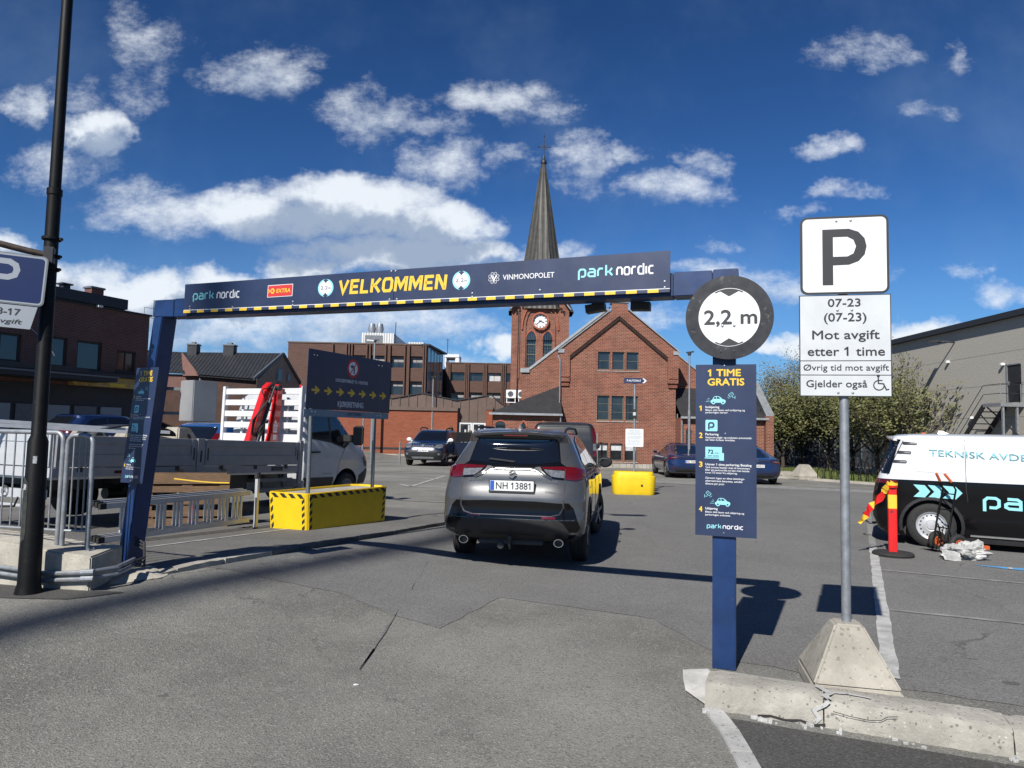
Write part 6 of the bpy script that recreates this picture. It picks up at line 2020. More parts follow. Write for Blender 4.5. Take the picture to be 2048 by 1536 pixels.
# tailgate
tgm = M['truck_white']
mb = MB(); mb.box((-.60, .03, .868), (-.565, BW - .03, 1.31)); TG = mb.build('tailgate', tgm, TR, bevel=.004)
for z0, z1 in ((1.20, 1.305), (.875, 1.045)):
    mb = MB(); mb.box((-.612, .08, z0), (-.6005, BW - .08, z1)); mb.build('profile', tgm, TG, bevel=.004)
mb = MB(); mb.box((-.60, .0, .73), (-.565, BW, .86)); mb.build('rear_rail', tgm, TR, bevel=.004)
mb = MB(); mb.box((-.66, .02, .44), (-.58, BW - .02, .57)); mb.build('underrun_bar', tgm, TR, bevel=.01)
mb = MB(); mb.box((-.60, .06, .32), (-.56, BW - .06, .36)); mb.build('lower_bar', tgm, TR, bevel=.005)
mb = MB(); mb.ring((-.664, .78, .53), (0, -1, 0), (0, 0, 1), .062, .074, 24, .008)
for a in (90, 210, 330): mb.bar((-.668, .78, .53), (-.668, .78 - .066 * math.cos(R(a)), .53 + .066 * math.sin(R(a))), .012, .008)
mb.build('badge', M['chrome'], TR)
for y in (.09, BW - .25):
    mb = MB(); mb.box((-.68, y, .60), (-.60, y + .17, .72)); l = mb.build('tail_light', M['red_lens'], TR, bevel=.01)
    mb = MB(); mb.box((-.684, y + .02, .575), (-.66, y + .15, .60)); mb.build('reflector', M['orange_lens'], l)
mb = MB(); mb.tube([(-.66, .5, .46), (-.70, .5, .34), (-.70, 1.1, .30), (-.70, 1.6, .34), (-.66, 1.6, .46)], .015, 8); mb.tube([(-.7, .55, .3), (-.72, .55, .16)], .012, 8); mb.build('tow_frame', M['plastic'], TR)
# headboard
HB = bpy.data.objects.new('headboard', None); COL.objects.link(HB); HB.parent = TR
for y in (.02, BW - .09):
    mb = MB(); mb.box((4.30, y, 1.10), (4.40, y + .07, 2.42)); mb.build('post', M['alu_white'], HB, bevel=.006)
for i, (z0, z1) in enumerate(((2.255, 2.375), (2.03, 2.145), (1.80, 1.915), (1.57, 1.69), (1.30, 1.455))):
    mb = MB(); mb.box((4.32, .092, z0), (4.345, BW - .092, z1)); mb.box((4.345, .092, z0), (4.385, BW - .092, z0 + .012)); mb.build('slat', M['alu_white'], HB, bevel=.004)
mb = MB(); mb.box((4.29, .04, 2.385), (4.33, .08, 2.44)); mb.build('corner_cap', M['red'], HB)
# a second frame behind the headboard
for y in (.45, 1.62):
    mb = MB(); mb.box((4.42, y, 1.2), (4.45, y + .05, 2.2)); mb.build('cab_guard_post', M['alu_white'], HB)

# chassis and wheels
mb = MB()
for y in (.55, BW - .63): mb.box((-.5, y, .52), (5.2, y + .08, .70))
for x in (-.4, .6, 1.6, 2.6, 3.6): mb.box((x, .25, .60), (x + .08, BW - .25, .698))
mb.box((2.35, .18, .34), (3.15, .62, .68)); mb.box((3.3, 1.4, .36), (4.0, 1.9, .68))
mb.cyl((.9, .9, .42), (2.2, .9, .42), .09, n=12); mb.build('chassis', M['print_black'], TR)
for x in (1.15, 5.95):
    for sd in (1, -1):
        y = BW / 2 + sd * .89
        wheel(TR, (x, y, .345), .345, .24 if x > 2 else .30, sd, 'steel', 'galv_dull')
mb = MB(); mb.lathe([(-.1, 0), (-.1, .2), (-.09, .30), (0, .34), (.09, .30), (.1, .2), (.1, 0)], (.0, 1.06, .50), (0, 0, 1), 28); mb.build('spare_wheel', M['rubber'], TR)
for x in (1.15,):
    for y in (.03, BW - .33):
        mb = MB(); mb.ring((x, y + .30, .38), (1, 0, 0), (0, 0, 1), .40, .42, 20, .30, 15, 165); mb.build('mudguard', M['plastic'], TR)
mb = MB(); mb.box((3.2, .05, .36), (4.2, .09, .44)); mb.box((3.2, .05, .56), (4.2, .09, .62)); mb.bar((3.45, .1, .40), (3.6, .3, .70), .04, .04); mb.bar((4.0, .1, .40), (4.1, .3, .70), .04, .04); mb.build('side_guard', M['galv_dull'], TR)

# crane
CRm = M['crane_red']
CR = bpy.data.objects.new('crane', None); COL.objects.link(CR); CR.parent = TR; CR.location = (0, .68, -.02)
mb = MB(); mb.box((3.35, -.14, .78), (4.05, .30, .96)); mb.cyl((3.7, .08, .96), (3.7, .08, 1.15), .12, n=18); mb.build('crane_base', M['steel_dark'], CR, bevel=.01)
mb = MB(); mb.poly([(3.50, 1.02), (3.72, 1.02), (4.18, 2.30), (4.22, 2.44), (4.12, 2.50), (4.00, 2.40), (3.94, 2.26)], (0, .10, 0), (1, 0, 0), (0, 0, 1), .15); b_ = mb.build('main_boom', CRm, CR, bevel=.012)
mb = MB(); mb.poly([(4.14, 2.46), (4.26, 2.44), (4.27, 2.30), (4.20, 1.15), (3.98, 1.10), (3.88, 1.02), (4.0, 1.45), (4.07, 1.9)], (0, -.09, 0), (1, 0, 0), (0, 0, 1), .12); mb.build('second_boom', CRm, CR, bevel=.012)
mb = MB(); mb.cyl((4.16, -.24, 2.38), (4.16, .14, 2.38), .055, n=18); mb.cyl((3.98, -.12, 1.70), (3.98, .0, 1.70), .03, n=12); mb.build('pivot', M['steel_dark'], CR)
mb = MB(); mb.cyl((3.62, -.17, 1.1), (3.98, -.17, 2.15), .038, n=14); mb.cyl((3.98, -.17, 2.15), (4.08, -.17, 2.40), .022, n=12); mb.build('ram', M['plastic'], CR)
mb = MB(); mb.cyl((4.02, .0, 1.15), (4.02, .0, 2.2), .03, n=12); mb.cyl((4.30, -.05, 1.1), (4.29, -.05, 2.2), .025, n=12); mb.build('ram', M['print_black'], CR)
mb = MB()
for k in range(4):
    o_ = .018 * k
    mb.tube([(3.92 - o_, -.15 - o_, 2.10), (3.75 - o_, -.16 - o_, 1.98 - o_), (3.60 - o_, -.16, 1.72), (3.56 - o_ * .6, -.16, 1.50 - o_), (3.66, -.16, 1.46 - o_), (3.76, -.15 - o_, 1.62)], .013, 7)
mb.tube([(3.84, -.15, 2.30), (3.82, -.15, 2.18), (3.76, -.15, 2.28), (3.78, -.15, 2.33), (3.9, -.15, 2.36), (4.02, -.1, 2.42), (4.2, -.1, 2.53), (4.31, -.06, 2.40), (4.32, -.05, 1.9), (4.33, -.05, 1.2)], .012, 7)
mb.build('hoses', M['rubber'], CR)
mb = MB()
dx, dz = .46 / 1.36, 1.28 / 1.36
U_ = (dx, 0, dz); V_ = (-dz, 0, dx)
mb.text('FASSI', 1.05, 1.38, -.045, .085, (3.645, -.055, 1.02), U_, V_, bold=.03); mb.text('Micro', .30, .55, -.045, .075, (3.635, -.055, 1.02), U_, V_, bold=.03)
mb.mi = 1; mb.text('10', .57, .66, -.045, .075, (3.635, -.055, 1.02), U_, V_, bold=.02)
mb.mi = 0; mb.poly([(4.055, 1.50), (4.165, 1.50), (4.165, 1.66), (4.055, 1.66)], (0, -.2125, 0), (1, 0, 0), (0, 0, 1)); mb.poly([(4.07, 1.68), (4.15, 1.68), (4.11, 1.76)], (0, -.2125, 0), (1, 0, 0), (0, 0, 1))
mb.poly([(4.06, 1.36), (4.15, 1.36), (4.15, 1.46), (4.06, 1.46)], (0, -.2125, 0), (1, 0, 0), (0, 0, 1))
mb.mi = 2; mb.ring((4.11, -.2135, 1.58), (1, 0, 0), (0, 0, 1), .035, .045, 18); mb.strip([(-.03, -.03), (.03, .03)], .01, (4.11, -.2136, 1.58), (1, 0, 0), (0, 0, 1))
mb.build('lettering', [M['print_white'], M['print_yellow'], M['print_red']], CR, smooth=0)

# cab
rc = [(.30, 4.62, 6.60, .86, .06, .4), (.40, 4.56, 6.84, .93, .06, .45), (.55, 4.52, 6.90, .97, .06, .5), (.72, 4.50, 6.92, .985, .06, .5), (.9, 4.50, 6.90, .99, .06, .5), (1.02, 4.50, 6.84, .99, .06, .5), (1.14, 4.50, 6.74, .985, .06, .5), (1.25, 4.50, 6.60, .98, .06, .5), (1.34, 4.50, 6.46, .97, .06, .5), (1.44, 4.50, 6.30, .955, .06, .5),
      (1.6, 4.52, 6.12, .93, .06, .45), (1.85, 4.55, 5.86, .89, .06, .4), (2.05, 4.58, 5.64, .855, .06, .4), (2.2, 4.6, 5.45, .82, .08, .4), (2.29, 4.65, 5.25, .74, .1, .35), (2.33, 4.8, 5.0, .5, .1, .2)]
CA = Car.__new__(Car)
CA.sh = Shell(rc, .25); CA.root = bpy.data.objects.new('cab', None); COL.objects.link(CA.root); CA.root.parent = TR; CA.root.location = (0, BW / 2, 0); CA.W = .99
CA.body = CA.sh.mesh(2).build('cab_body', [M['truck_white']], CA.root, smooth=32)
cut_arches(CA.body, [(5.95, .36)], .42, .99)

# parts of the cab hang directly on the truck, shifted to its middle line
CA.body.parent = TR; CA.body.location = (0, BW / 2, 0)
bpy.data.objects.remove(CA.root)
CA.root = TR


def cabfix(o): o.location = (0, BW / 2, 0); return o


cabfix(CA.sp('side_window', [(4.72, 1.42), (4.72, 2.02), (5.30, 2.02), (5.34, 1.36)], 'glass_dark', -1, .006))
cabfix(CA.sp('side_window', [(5.40, 1.34), (5.38, 2.0), (5.55, 1.95), (5.88, 1.60), (5.98, 1.40), (5.80, 1.26)], 'glass_dark', -1, .006))
cabfix(CA.sp('window_frame', [(4.68, 1.39), (4.68, 2.05), (5.40, 2.05), (5.62, 1.97), (5.95, 1.62), (6.12, 1.40), (5.84, 1.20), (5.36, 1.32)], 'plastic', -1, .003))
cabfix(CA.fp('windscreen', [(-.82, 1.50), (-.70, 2.12), (.70, 2.12), (.82, 1.50)], 'glass_dark', .008, cell=.1))
cabfix(CA.sp('lower_cladding', [(4.56, .34), (5.50, .34), (5.50, .60), (4.56, .60)], 'plastic', -1, .012))
cabfix(CA.sp('lower_cladding', [(6.39, .42), (6.72, .46), (6.72, .78), (6.40, .62)], 'plastic', -1, .010))
cabfix(CA.fp('bumper', [(-.88, .42), (-.93, .74), (.93, .74), (.88, .42)], 'plastic', .012, cell=.1))
cabfix(CA.sp('headlight', [(6.50, 1.0), (6.62, 1.12), (6.70, 1.02), (6.70, .80), (6.60, .82)], 'clear_lens', -1, .010))
mb = MB()
mb.tube([(x, -(CA.sh.wid(x, z) + .002), z) for x, z in [(5.62, .62), (5.66, .9), (5.78, 1.1), (5.95, 1.35)]], .005, 5); mb.tube([(x, -(CA.sh.wid(x, z) + .002), z) for x, z in [(4.66, .62), (4.62, 1.0), (4.64, 1.4), (4.66, 2.05)]], .005, 5)
cabfix(mb.build('seam', M['print_black'], TR))
mb = MB(); mb.tube([(4.76, -.97, 1.11), (4.78, -1.03, 1.115), (4.96, -1.03, 1.12), (4.98, -.97, 1.12)], .018, 8); cabfix(mb.build('door_handle', M['plastic'], TR))
mb = MB(); mb.box((5.90, -1.36, 1.28), (6.02, -1.12, 1.70)); o = cabfix(mb.build('wing_mirror', M['plastic'], TR, bevel=.035, seg=3))
mb = MB(); mb.box((5.80, -1.15, 1.34), (5.96, -.92, 1.50)); cabfix(mb.build('mirror_arm', M['plastic'], TR, bevel=.02))
mb = MB(); mb.box((5.896, -1.34, 1.31), (5.899, -1.14, 1.67)); cabfix(mb.build('mirror_glass', M['glass_dark'], TR))
mb = MB(); mb.box((4.5, .15, .60), (4.52, 1.95, 2.15)); 
mb = MB(); mb.text('SPRINTER', 5.12, 5.42, .66, .030, (0, -(CA.sh.wid(5.2, .66) + .003), 0), (1, 0, 0), (0, 0, 1)); cabfix(mb.build('lettering', M['print_grey'], TR, smooth=0))

# load on the bed
def in_truck(x, y, z):
    return TRM @ Vector((x, y, z))


bpy.context.view_layer.update()
TRM = TR.matrix_world.copy()
BLG = 'concrete block feet lying on the truck bed'
for (x, y, lab, k, rz) in ((2.05, .72, 'concrete block foot on the truck bed just right of the left gate post', 1.0, .2), (.95, 1.45, 'concrete block foot on the truck bed left of the left gate post', .95, .5), (1.6, 1.2, 'concrete block foot on the bed mostly hidden by the left gate post', 1.0, -.2)):
    T = thing('concrete_foot', lab, 'concrete block', in_truck(x, y, .765), TR.rotation_euler.z + rz, BLG, k)
    mb = MB(); frus(mb, .33, .26, 0, .32, .25, .42); frus(mb, .32, .25, .4201, .15, .13, .735)
    mb.build('block', M['conc_block'], T, bevel=.02, seg=2)
    mb = MB(); mb.disc((0, -.225, .58), (1, 0, 0), (0, .35, .93), .05, 16); mb.build('lifting_hole', M['rubber'], T)
T = thing('rubber_mat', 'dark grey rubber mat bent over the load on the truck bed', 'mat', in_truck(1.05, .65, .78), TR.rotation_euler.z)
mb = MB(); n_ = 14
for i in range(n_ + 1):
    a = math.pi * i / n_; x = -.55 * math.cos(a) * 1.25; z = .56 + .16 * math.sin(a)
    for y in (-.25, .25): mb.v.append((x, y, z)); mb.v.append((x, y, z - .02))
for i in range(n_):
    a = i * 4; b = a + 4
    mb.f += [(a, b, b + 2, a + 2), (a + 1, a + 3, b + 3, b + 1), (a, a + 1, b + 1, b), (a + 2, b + 2, b + 3, a + 3)]; mb.m += [0] * 4
mb.build('sheet', M['steel_dark'], T, smooth=60)
mb = MB(); mb.box((-.5, -.2, 0), (.5, .2, .5)); mb.build('crate', M['steel_dark'], T, bevel=.01)
T = thing('aluminium_profile', 'long aluminium profiles lying across the truck tailgate', 'profile bar', in_truck(-.55, .1, 1.33), TR.rotation_euler.z)
for k, (p, q) in enumerate((((-.35, 1.25, .16), (1.9, .02, .02)), ((-.42, 1.05, .10), (1.2, .10, .02)))):
    mb = MB(); mb.bar(p, q, .055, .05); mb.build('bar', M['alu'], T)
    mb = MB(); mb.bar(p, (p[0] + .06, p[1] - .033, p[2] - .004), .075, .075); mb.build('end_cap', M['plastic'], T)

# ------------------------------------------------------------------ bollard, hand trucks, bag
BO = thing('bollard', 'red and yellow plastic bollard on a round rubber foot beside the white line', 'bollard', (5.42, 10.14, 0))
mb = MB(); mb.lathe([(0, 0), (0, .26), (.03, .27), (.055, .25), (.06, .10), (.06, 0)], (0, 0, 0), (0, 0, 1), 32); mb.build('foot', M['rubber'], BO)
mb = MB(); mb.T = Matrix.Rotation(R(-20), 4, 'Z')
mb.poly(rrect(.115, .07, .015), (0, 0, .06), (1, 0, 0), (0, 1, 0), .60); mb.poly(rrect(.115, .07, .015), (0, 0, .855), (1, 0, 0), (0, 1, 0), .135); mb.build('post', M['red'], BO, smooth=50)
mb = MB(); mb.T = Matrix.Rotation(R(-20), 4, 'Z'); mb.poly(rrect(.117, .072, .016), (0, 0, .6605), (1, 0, 0), (0, 1, 0), .194); mb.build('yellow_band', M['print_yellow'], BO, smooth=50)
mb = MB(); mb.T = Matrix.Rotation(R(-20), 4, 'Z'); mb.mi = 0; mb.strip([(-.03, .60), (.0, .617), (-.03, .634)], .014, (0, -.0365, 0), (1, 0, 0), (0, 0, 1)); mb.build('arrow_mark', M['print_black'], BO)
TP = thing('barrier_tape', 'red and yellow barrier tape tied round the bollard top and trailing left', 'tape', (5.42, 10.14, 0))
pts = [(.02, .02, 1.0), (-.05, -.04, 1.02), (-.09, -.05, .98), (-.12, -.04, .93), (-.13, -.03, .87), (-.19, -.03, .80), (-.26, -.03, .735), (-.32, -.04, .69), (-.37, -.05, .62), (-.40, -.06, .56), (-.45, -.05, .50), (-.50, -.06, .45)]
wd = [.03, .04, .045, .04, .05, .05, .035, .05, .045, .04, .035, .015]
tapem = [M['red'], M['print_yellow']]
for i in range(len(pts) - 1):
    a, b = V3(pts[i]), V3(pts[i + 1]); mb = MB(); mb.mi = 0
    d = (b - a).normalized(); n1 = d.cross(Vector((0, 1, .2))).normalized(); n2 = Vector((0, .02 * (-1) ** i, 0))
    mb.add([a - n1 * wd[i] - n2, a + n1 * wd[i] + n2, b + n1 * wd[i + 1] - n2, b - n1 * wd[i + 1] + n2, a - n1 * wd[i] - n2 + Vector((0, .003, 0)), a + n1 * wd[i] + n2 + Vector((0, .003, 0)), b + n1 * wd[i + 1] - n2 + Vector((0, .003, 0)), b - n1 * wd[i + 1] + n2 + Vector((0, .003, 0))], [(0, 3, 2, 1), (4, 5, 6, 7), (0, 1, 5, 4), (2, 3, 7, 6)])
    mb.build('tape_stripe', tapem[[1, 1, 1, 1, 0, 0, 1, 0, 0, 1, 1][i]], TP, smooth=0)
mb = MB(); mb.ring((0, 0, .985), (1, 0, 0), (0, 1, 0), .062, .074, 20, .035); mb.build('loop', M['print_yellow'], TP)
mb = MB(); mb.ring((0, 0, .955), (1, 0, 0), (0, 1, 0), .061, .070, 20, .028); mb.build('loop', M['red'], TP)

def hand_truck(loc, rz, lab):
    T = thing('hand_truck', lab, 'hand truck', loc, rz)
    T.rotation_euler = (R(-11), 0, rz)
    for s_ in (-.13, .13):
        mb = MB(); mb.tube([(s_, .0, .06), (s_, .0, .55), (s_ * .95, .02, .93), (s_ * .85, -.06, 1.03)], .013, 10); mb.build('upright', M['black_pole'], T)
        mb = MB(); mb.tube([(s_ * .85, -.06, 1.03), (s_ * .62, -.17, 1.13)], .019, 10); mb.build('grip', M['orange'], T)
        w_ = bpy.data.objects.new('wheel', None); COL.objects.link(w_); w_.parent = T; w_.location = (s_ * 1.55, .12, .15)
        mb = MB(); mb.lathe([(-.03, .07), (-.042, .09), (-.04, .12), (-.02, .145), (0, .15), (.02, .145), (.04, .12), (.042, .09), (.03, .07)], (0, 0, 0), (1, 0, 0), 26); mb.build('tyre', M['rubber'], w_)
        mb = MB(); mb.ring((.02, 0, 0), (0, 1, 0), (0, 0, 1), .055, .072, 20, .012); mb.ring((-.03, 0, 0), (0, 1, 0), (0, 0, 1), .055, .072, 20, .012)
        mb.cyl((-.04, 0, 0), (.04, 0, 0), .02, n=10)
        for k in range(6):
            a = k * math.pi / 3; mb.bar((-.02, .015 * math.cos(a), .015 * math.sin(a)), (-.02, .065 * math.cos(a), .065 * math.sin(a)), .012, .02); mb.bar((.02, .015 * math.cos(a), .015 * math.sin(a)), (.02, .065 * math.cos(a), .065 * math.sin(a)), .012, .02)
        mb.build('rim', M['orange'], w_)
    for z in (.35, .62, .86): mb = MB(); mb.tube([(-.13, 0, z), (.13, 0, z)], .009, 8); mb.build('cross_bar', M['black_pole'], T)
    mb = MB(); mb.tube([(-.2, .12, .15), (.2, .12, .15)], .011, 8); mb.tube([(-.1, .0, .4), (-.1, .12, .15)], .009, 6); mb.tube([(.1, .0, .4), (.1, .12, .15)], .009, 6); mb.build('axle', M['black_pole'], T)
    mb = MB(); mb.box((-.15, -.20, .03), (.15, .01, .038)); mb.build('toe_plate', M['black_pole'], T)
    for x in (-.06, 0, .06): mb = MB(); mb.tube([(x, .0, .05), (x, .015, .35)], .006, 6); mb.build('back_bar', M['black_pole'], T)
    return T


hand_truck((6.38, 10.66, .0), R(-80), 'black hand truck with orange grips standing beside the van wheel')
BG = thing('plastic_bag', 'crumpled translucent plastic sheet lying on the asphalt by the hand trucks', 'plastic bag', (6.36, 9.98, 0))
bm = bmesh.new(); bmesh.ops.create_icosphere(bm, subdivisions=4, radius=1)
from mathutils import noise as mn
for v in bm.verts:
    p = v.co.copy(); n1 = mn.noise(p * 1.7); n2 = abs(mn.noise(p * 4.2 + Vector((3, 1, 2)))); n3 = abs(mn.noise(p * 9.0))
    k = 1 + .45 * n1 - .45 * n2 - .22 * n3
    v.co = Vector((p.x * .33 * k, p.y * .20 * k, max(.0, p.z * .15 * k + .10 + .03 * n1)))
me = bpy.data.meshes.new('sheet'); bm.to_mesh(me); bm.free(); me.materials.append(M['bag'])
o = bpy.data.objects.new('sheet', me); COL.objects.link(o); o.parent = BG
mb = MB(); mb.box((-.03, -.03, 0), (.10, .03, .05)); o = mb.build('red_strap', M['orange'], BG); o.location = (.24, .06, .13)
mb = MB(); mb.poly([(-.42, -.12), (-.2, -.15), (-.18, .0), (-.42, .02)], (0, -.12, .12), (1, 0, 0), (0, .5, .86), .002); mb.build('sheet_corner', M['bag'], BG)

# people by the off-roader, seen over its roof
def person(loc, rz, label, shirt, hair='hair', h=1.72):
    T = thing('person', label, 'person', loc, rz, 'people by the off-roader')
    k = h / 1.75
    me = bpy.data.meshes.new('body')
    P = [(0, 0, .92), (0, 0, 1.12), (0, 0, 1.35), (0, 0, 1.46), (0, .01, 1.55), (0, .02, 1.66),
         (.18, 0, 1.40), (.24, .05, 1.14), (.22, .22, .98), (.21, .28, .93), (-.18, 0, 1.40), (-.25, .03, 1.13), (-.24, .12, .90), (-.24, .14, .83),
         (.10, 0, .88), (.11, .03, .48), (.11, 0, .08), (.11, .10, .03), (-.10, 0, .88), (-.12, .02, .48), (-.12, -.02, .08), (-.12, .08, .03)]
    E = [(0, 1), (1, 2), (2, 3), (3, 4), (4, 5), (2, 6), (6, 7), (7, 8), (8, 9), (2, 10), (10, 11), (11, 12), (12, 13), (0, 14), (14, 15), (15, 16), (16, 17), (0, 18), (18, 19), (19, 20), (20, 21)]
    Rr = [.15, .14, .15, .07, .055, .095, .065, .045, .035, .04, .065, .045, .035, .04, .09, .065, .045, .04, .09, .065, .045, .04]
    me.from_pydata([tuple(c * k for c in p) for p in P], E, [])
    o = bpy.data.objects.new('body', me); COL.objects.link(o)
    md = o.modifiers.new('s', 'SKIN')
    for i, r in enumerate(Rr): me.skin_vertices[0].data[i].radius = (r * k, r * k * (.75 if i < 3 else 1))
    me.skin_vertices[0].data[0].use_root = True
    sb = o.modifiers.new('u', 'SUBSURF'); sb.levels = 1; sb.render_levels = 1
    bpy.context.view_layer.update()
    m2 = bpy.data.meshes.new_from_object(o.evaluated_get(bpy.context.evaluated_depsgraph_get()))
    bpy.data.objects.remove(o)
    m2.materials.clear(); m2.materials.append(M[shirt]); m2.materials.append(M['skin']); m2.materials.append(M['duster_blue'])
    for p in m2.polygons:
        c = p.center; p.material_index = 1 if c.z > 1.47 * k or (abs(c.x) > .19 and c.z < .98 * k) else (2 if c.z < .92 * k else 0)
        p.use_smooth = True
    o = bpy.data.objects.new('body', m2); COL.objects.link(o); o.parent = T
    mb = MB(); mb.lathe([(-.11, .0), (-.09, .08), (-.03, .108), (.05, .10), (.10, .06), (.12, 0)], (0, -.012, 1.665 * k), (0, -.15, 1), 16)
    hb_ = mb.build('hair', M[hair], T)
    return T


person((-3.10, 36.6, .05), R(170), 'person with brown hair standing behind the dark off-roader roof', 'cloth_blue', h=1.80)
person((-2.05, 36.0, 0), R(200), 'person with reddish hair standing by the open car door', 'cloth_blue', 'hair', 1.66)

# concrete foot at the lawn corner
T = thing('concrete_foot', 'weathered concrete block foot at the lawn corner beyond the saloons', 'concrete block', (11.65, 28.3, 0), R(10), None)
mb = MB(); frus(mb, .46, .40, 0, .44, .38, .12); frus(mb, .44, .38, .1201, .15, .14, .60); mb.build('block', M['conc_block'], T, bevel=.02)
# slim marker posts along the low brick wall
for i, (x, y, z, lab) in enumerate([(-7.07, 34, 2.15, 'slim steel post behind the direction sign, left of two'), (-6.62, 34, 2.15, 'slim steel post behind the direction sign, right of two'), (-5.28, 34, 1.07, 'short steel marker post in front of the orange brick wall')]):
    mb = MB(); mb.cyl((0, 0, 0), (0, 0, z), .045, n=10); o = mb.build('marker_post', M['galv']); o.location = (x, y, 0); tag(o, lab, 'post', 'marker posts by the brick wall')
mb = MB(); mb.cyl((0, 0, 0), (0, 0, 1.7), .04, n=10); o = mb.build('marker_post', M['galv']); o.location = (4.20, 34.6, 0); tag(o, 'thin pole before the church cellar windows', 'post', 'marker posts by the brick wall')

# street lamps
def street_lamp(loc, h, lab, heads=1, r=.05):
    T = thing('street_lamp', lab, 'street lamp', loc, 0, 'street lamps')
    mb = MB(); mb.cyl((0, 0, 0), (0, 0, h * .55), r * 1.2, n=12); mb.cyl((0, 0, h * .55), (0, 0, h), r * .8, n=12); mb.build('pole', M['galv'], T)
    mb = MB(); mb.cyl((0, 0, h), (0, 0, h + .12), r * 1.6, n=10); mb.bar((-.12 * h / 5, 0, h + .10), (.18 * h / 5, 0, h + .14), .10, .05); mb.build('lamp_head', M['plastic'], T)
    if heads > 1: mb = MB(); mb.bar((-.5, 0, h + .1), (.0, 0, h + .06), .2, .08); mb.build('lamp_head', M['alu_white'], T)
    return T


street_lamp((7.06, 28.2, 0), 4.85, 'slim grey street lamp in front of the church, right of the gable', 1, .045)
street_lamp((-8.8, 45, 0), 7.2, 'street lamp rising in front of the brown office block', 2, .07)
street_lamp((-5.12, 46, 0), 5.0, 'small street lamp in front of the glass stair tower', 1, .05)

# ------------------------------------------------------------------ buildings
M['br_church'] = brick('church_brick', (.165, .038, .020), (.28, .072, .036), (.36, .26, .19), .21, .070, .0085, .45, stain=.10)
M['br_orange'] = brick('orange_brick', (.27, .055, .020), (.33, .085, .034), (.20, .09, .055), .26, .085, .012, .2)
M['br_brown'] = brick('brown_brick', (.105, .052, .036), (.135, .068, .046), (.09, .06, .05), .3, .10, .012, .25, stain=.05)
M['br_left'] = brick('dark_red_brick', (.13, .036, .022), (.17, .052, .032), (.22, .18, .16), .19, .065, .009, .3, stain=.1)
M['zinc'] = mat('zinc_coping', (.36, .38, .39), .45, metal=.3, var=.15, vs=5)
M['slate'] = mat('black_roofing_felt', (.022, .023, .025), .75, var=.25, vs=3)
M['spire'] = ribbed('spire_sheet', (.052, .050, .043), .28, .6, .1, .25, .01)
M['brown_metal'] = mat('brown_roof_metal', (.125, .085, .066), .55, var=.12, vs=2)
M['tiles'] = ribbed('black_roof_tiles', (.020, .021, .024), .24, .5, 0, .2, .03)
M['corr'] = ribbed('white_corrugated', (.56, .57, .56), .22, .5, 0, .06, .03)
M['win_frame'] = mat('olive_window_frame', (.105, .11, .085), .5, var=.1)
M['dark_frame'] = mat('dark_window_frame', (.028, .024, .021), .5, var=.1)
M['sill'] = mat('stone_sill', (.36, .33, .29), .8, var=.15, vs=9)
M['blind'] = mat('window_blind', (.30, .30, .29), .7, var=.15)
M['blind_w'] = mat('white_curtain', (.55, .56, .56), .7, var=.2, vs=7)
M['pebble'] = mat('pebble_dash', (.44, .415, .36), .95, var=.28, vs=26, speck=.7, speckc=(.14, .135, .12), specks=24, bump=.006, bs=30)
M['wood_y'] = ribbed('yellow_wood_slats', (.50, .33, .10), .12, .6, 0, .2, .02)
M['beige_wood'] = ribbed('beige_boards', (.26, .23, .17), .2, .7, 0, .1, .02)
M['charcoal'] = mat('charcoal_cladding', (.035, .037, .041), .6, var=.15)
M['fascia'] = mat('black_fascia', (.020, .022, .027), .5, var=.1)


def facade(x0, x1, z0, z1, holes, y=0.0, deep=.12):
    """wall face towards -y with rectangular openings and their reveals"""
    mb = MB()
    X = sorted({x0, x1} | {h[0] for h in holes} | {h[1] for h in holes}); Z = sorted({z0, z1} | {h[2] for h in holes} | {h[3] for h in holes})
    for a, b in zip(X, X[1:]):
        for c, d in zip(Z, Z[1:]):
            mx, mz = (a + b) / 2, (c + d) / 2
            if any(h[0] < mx < h[1] and h[2] < mz < h[3] for h in holes): continue
            mb.add([(a, y, c), (b, y, c), (b, y, d), (a, y, d)], [(0, 1, 2, 3)])
    for h in holes:
        a, b, c, d = h[:4]; e = y + deep
        mb.add([(a, y, c), (a, y, d), (a, e, d), (a, e, c), (b, y, c), (b, y, d), (b, e, d), (b, e, c)], [(0, 1, 2, 3), (4, 7, 6, 5), (1, 5, 6, 2), (0, 3, 7, 4)])
    return mb


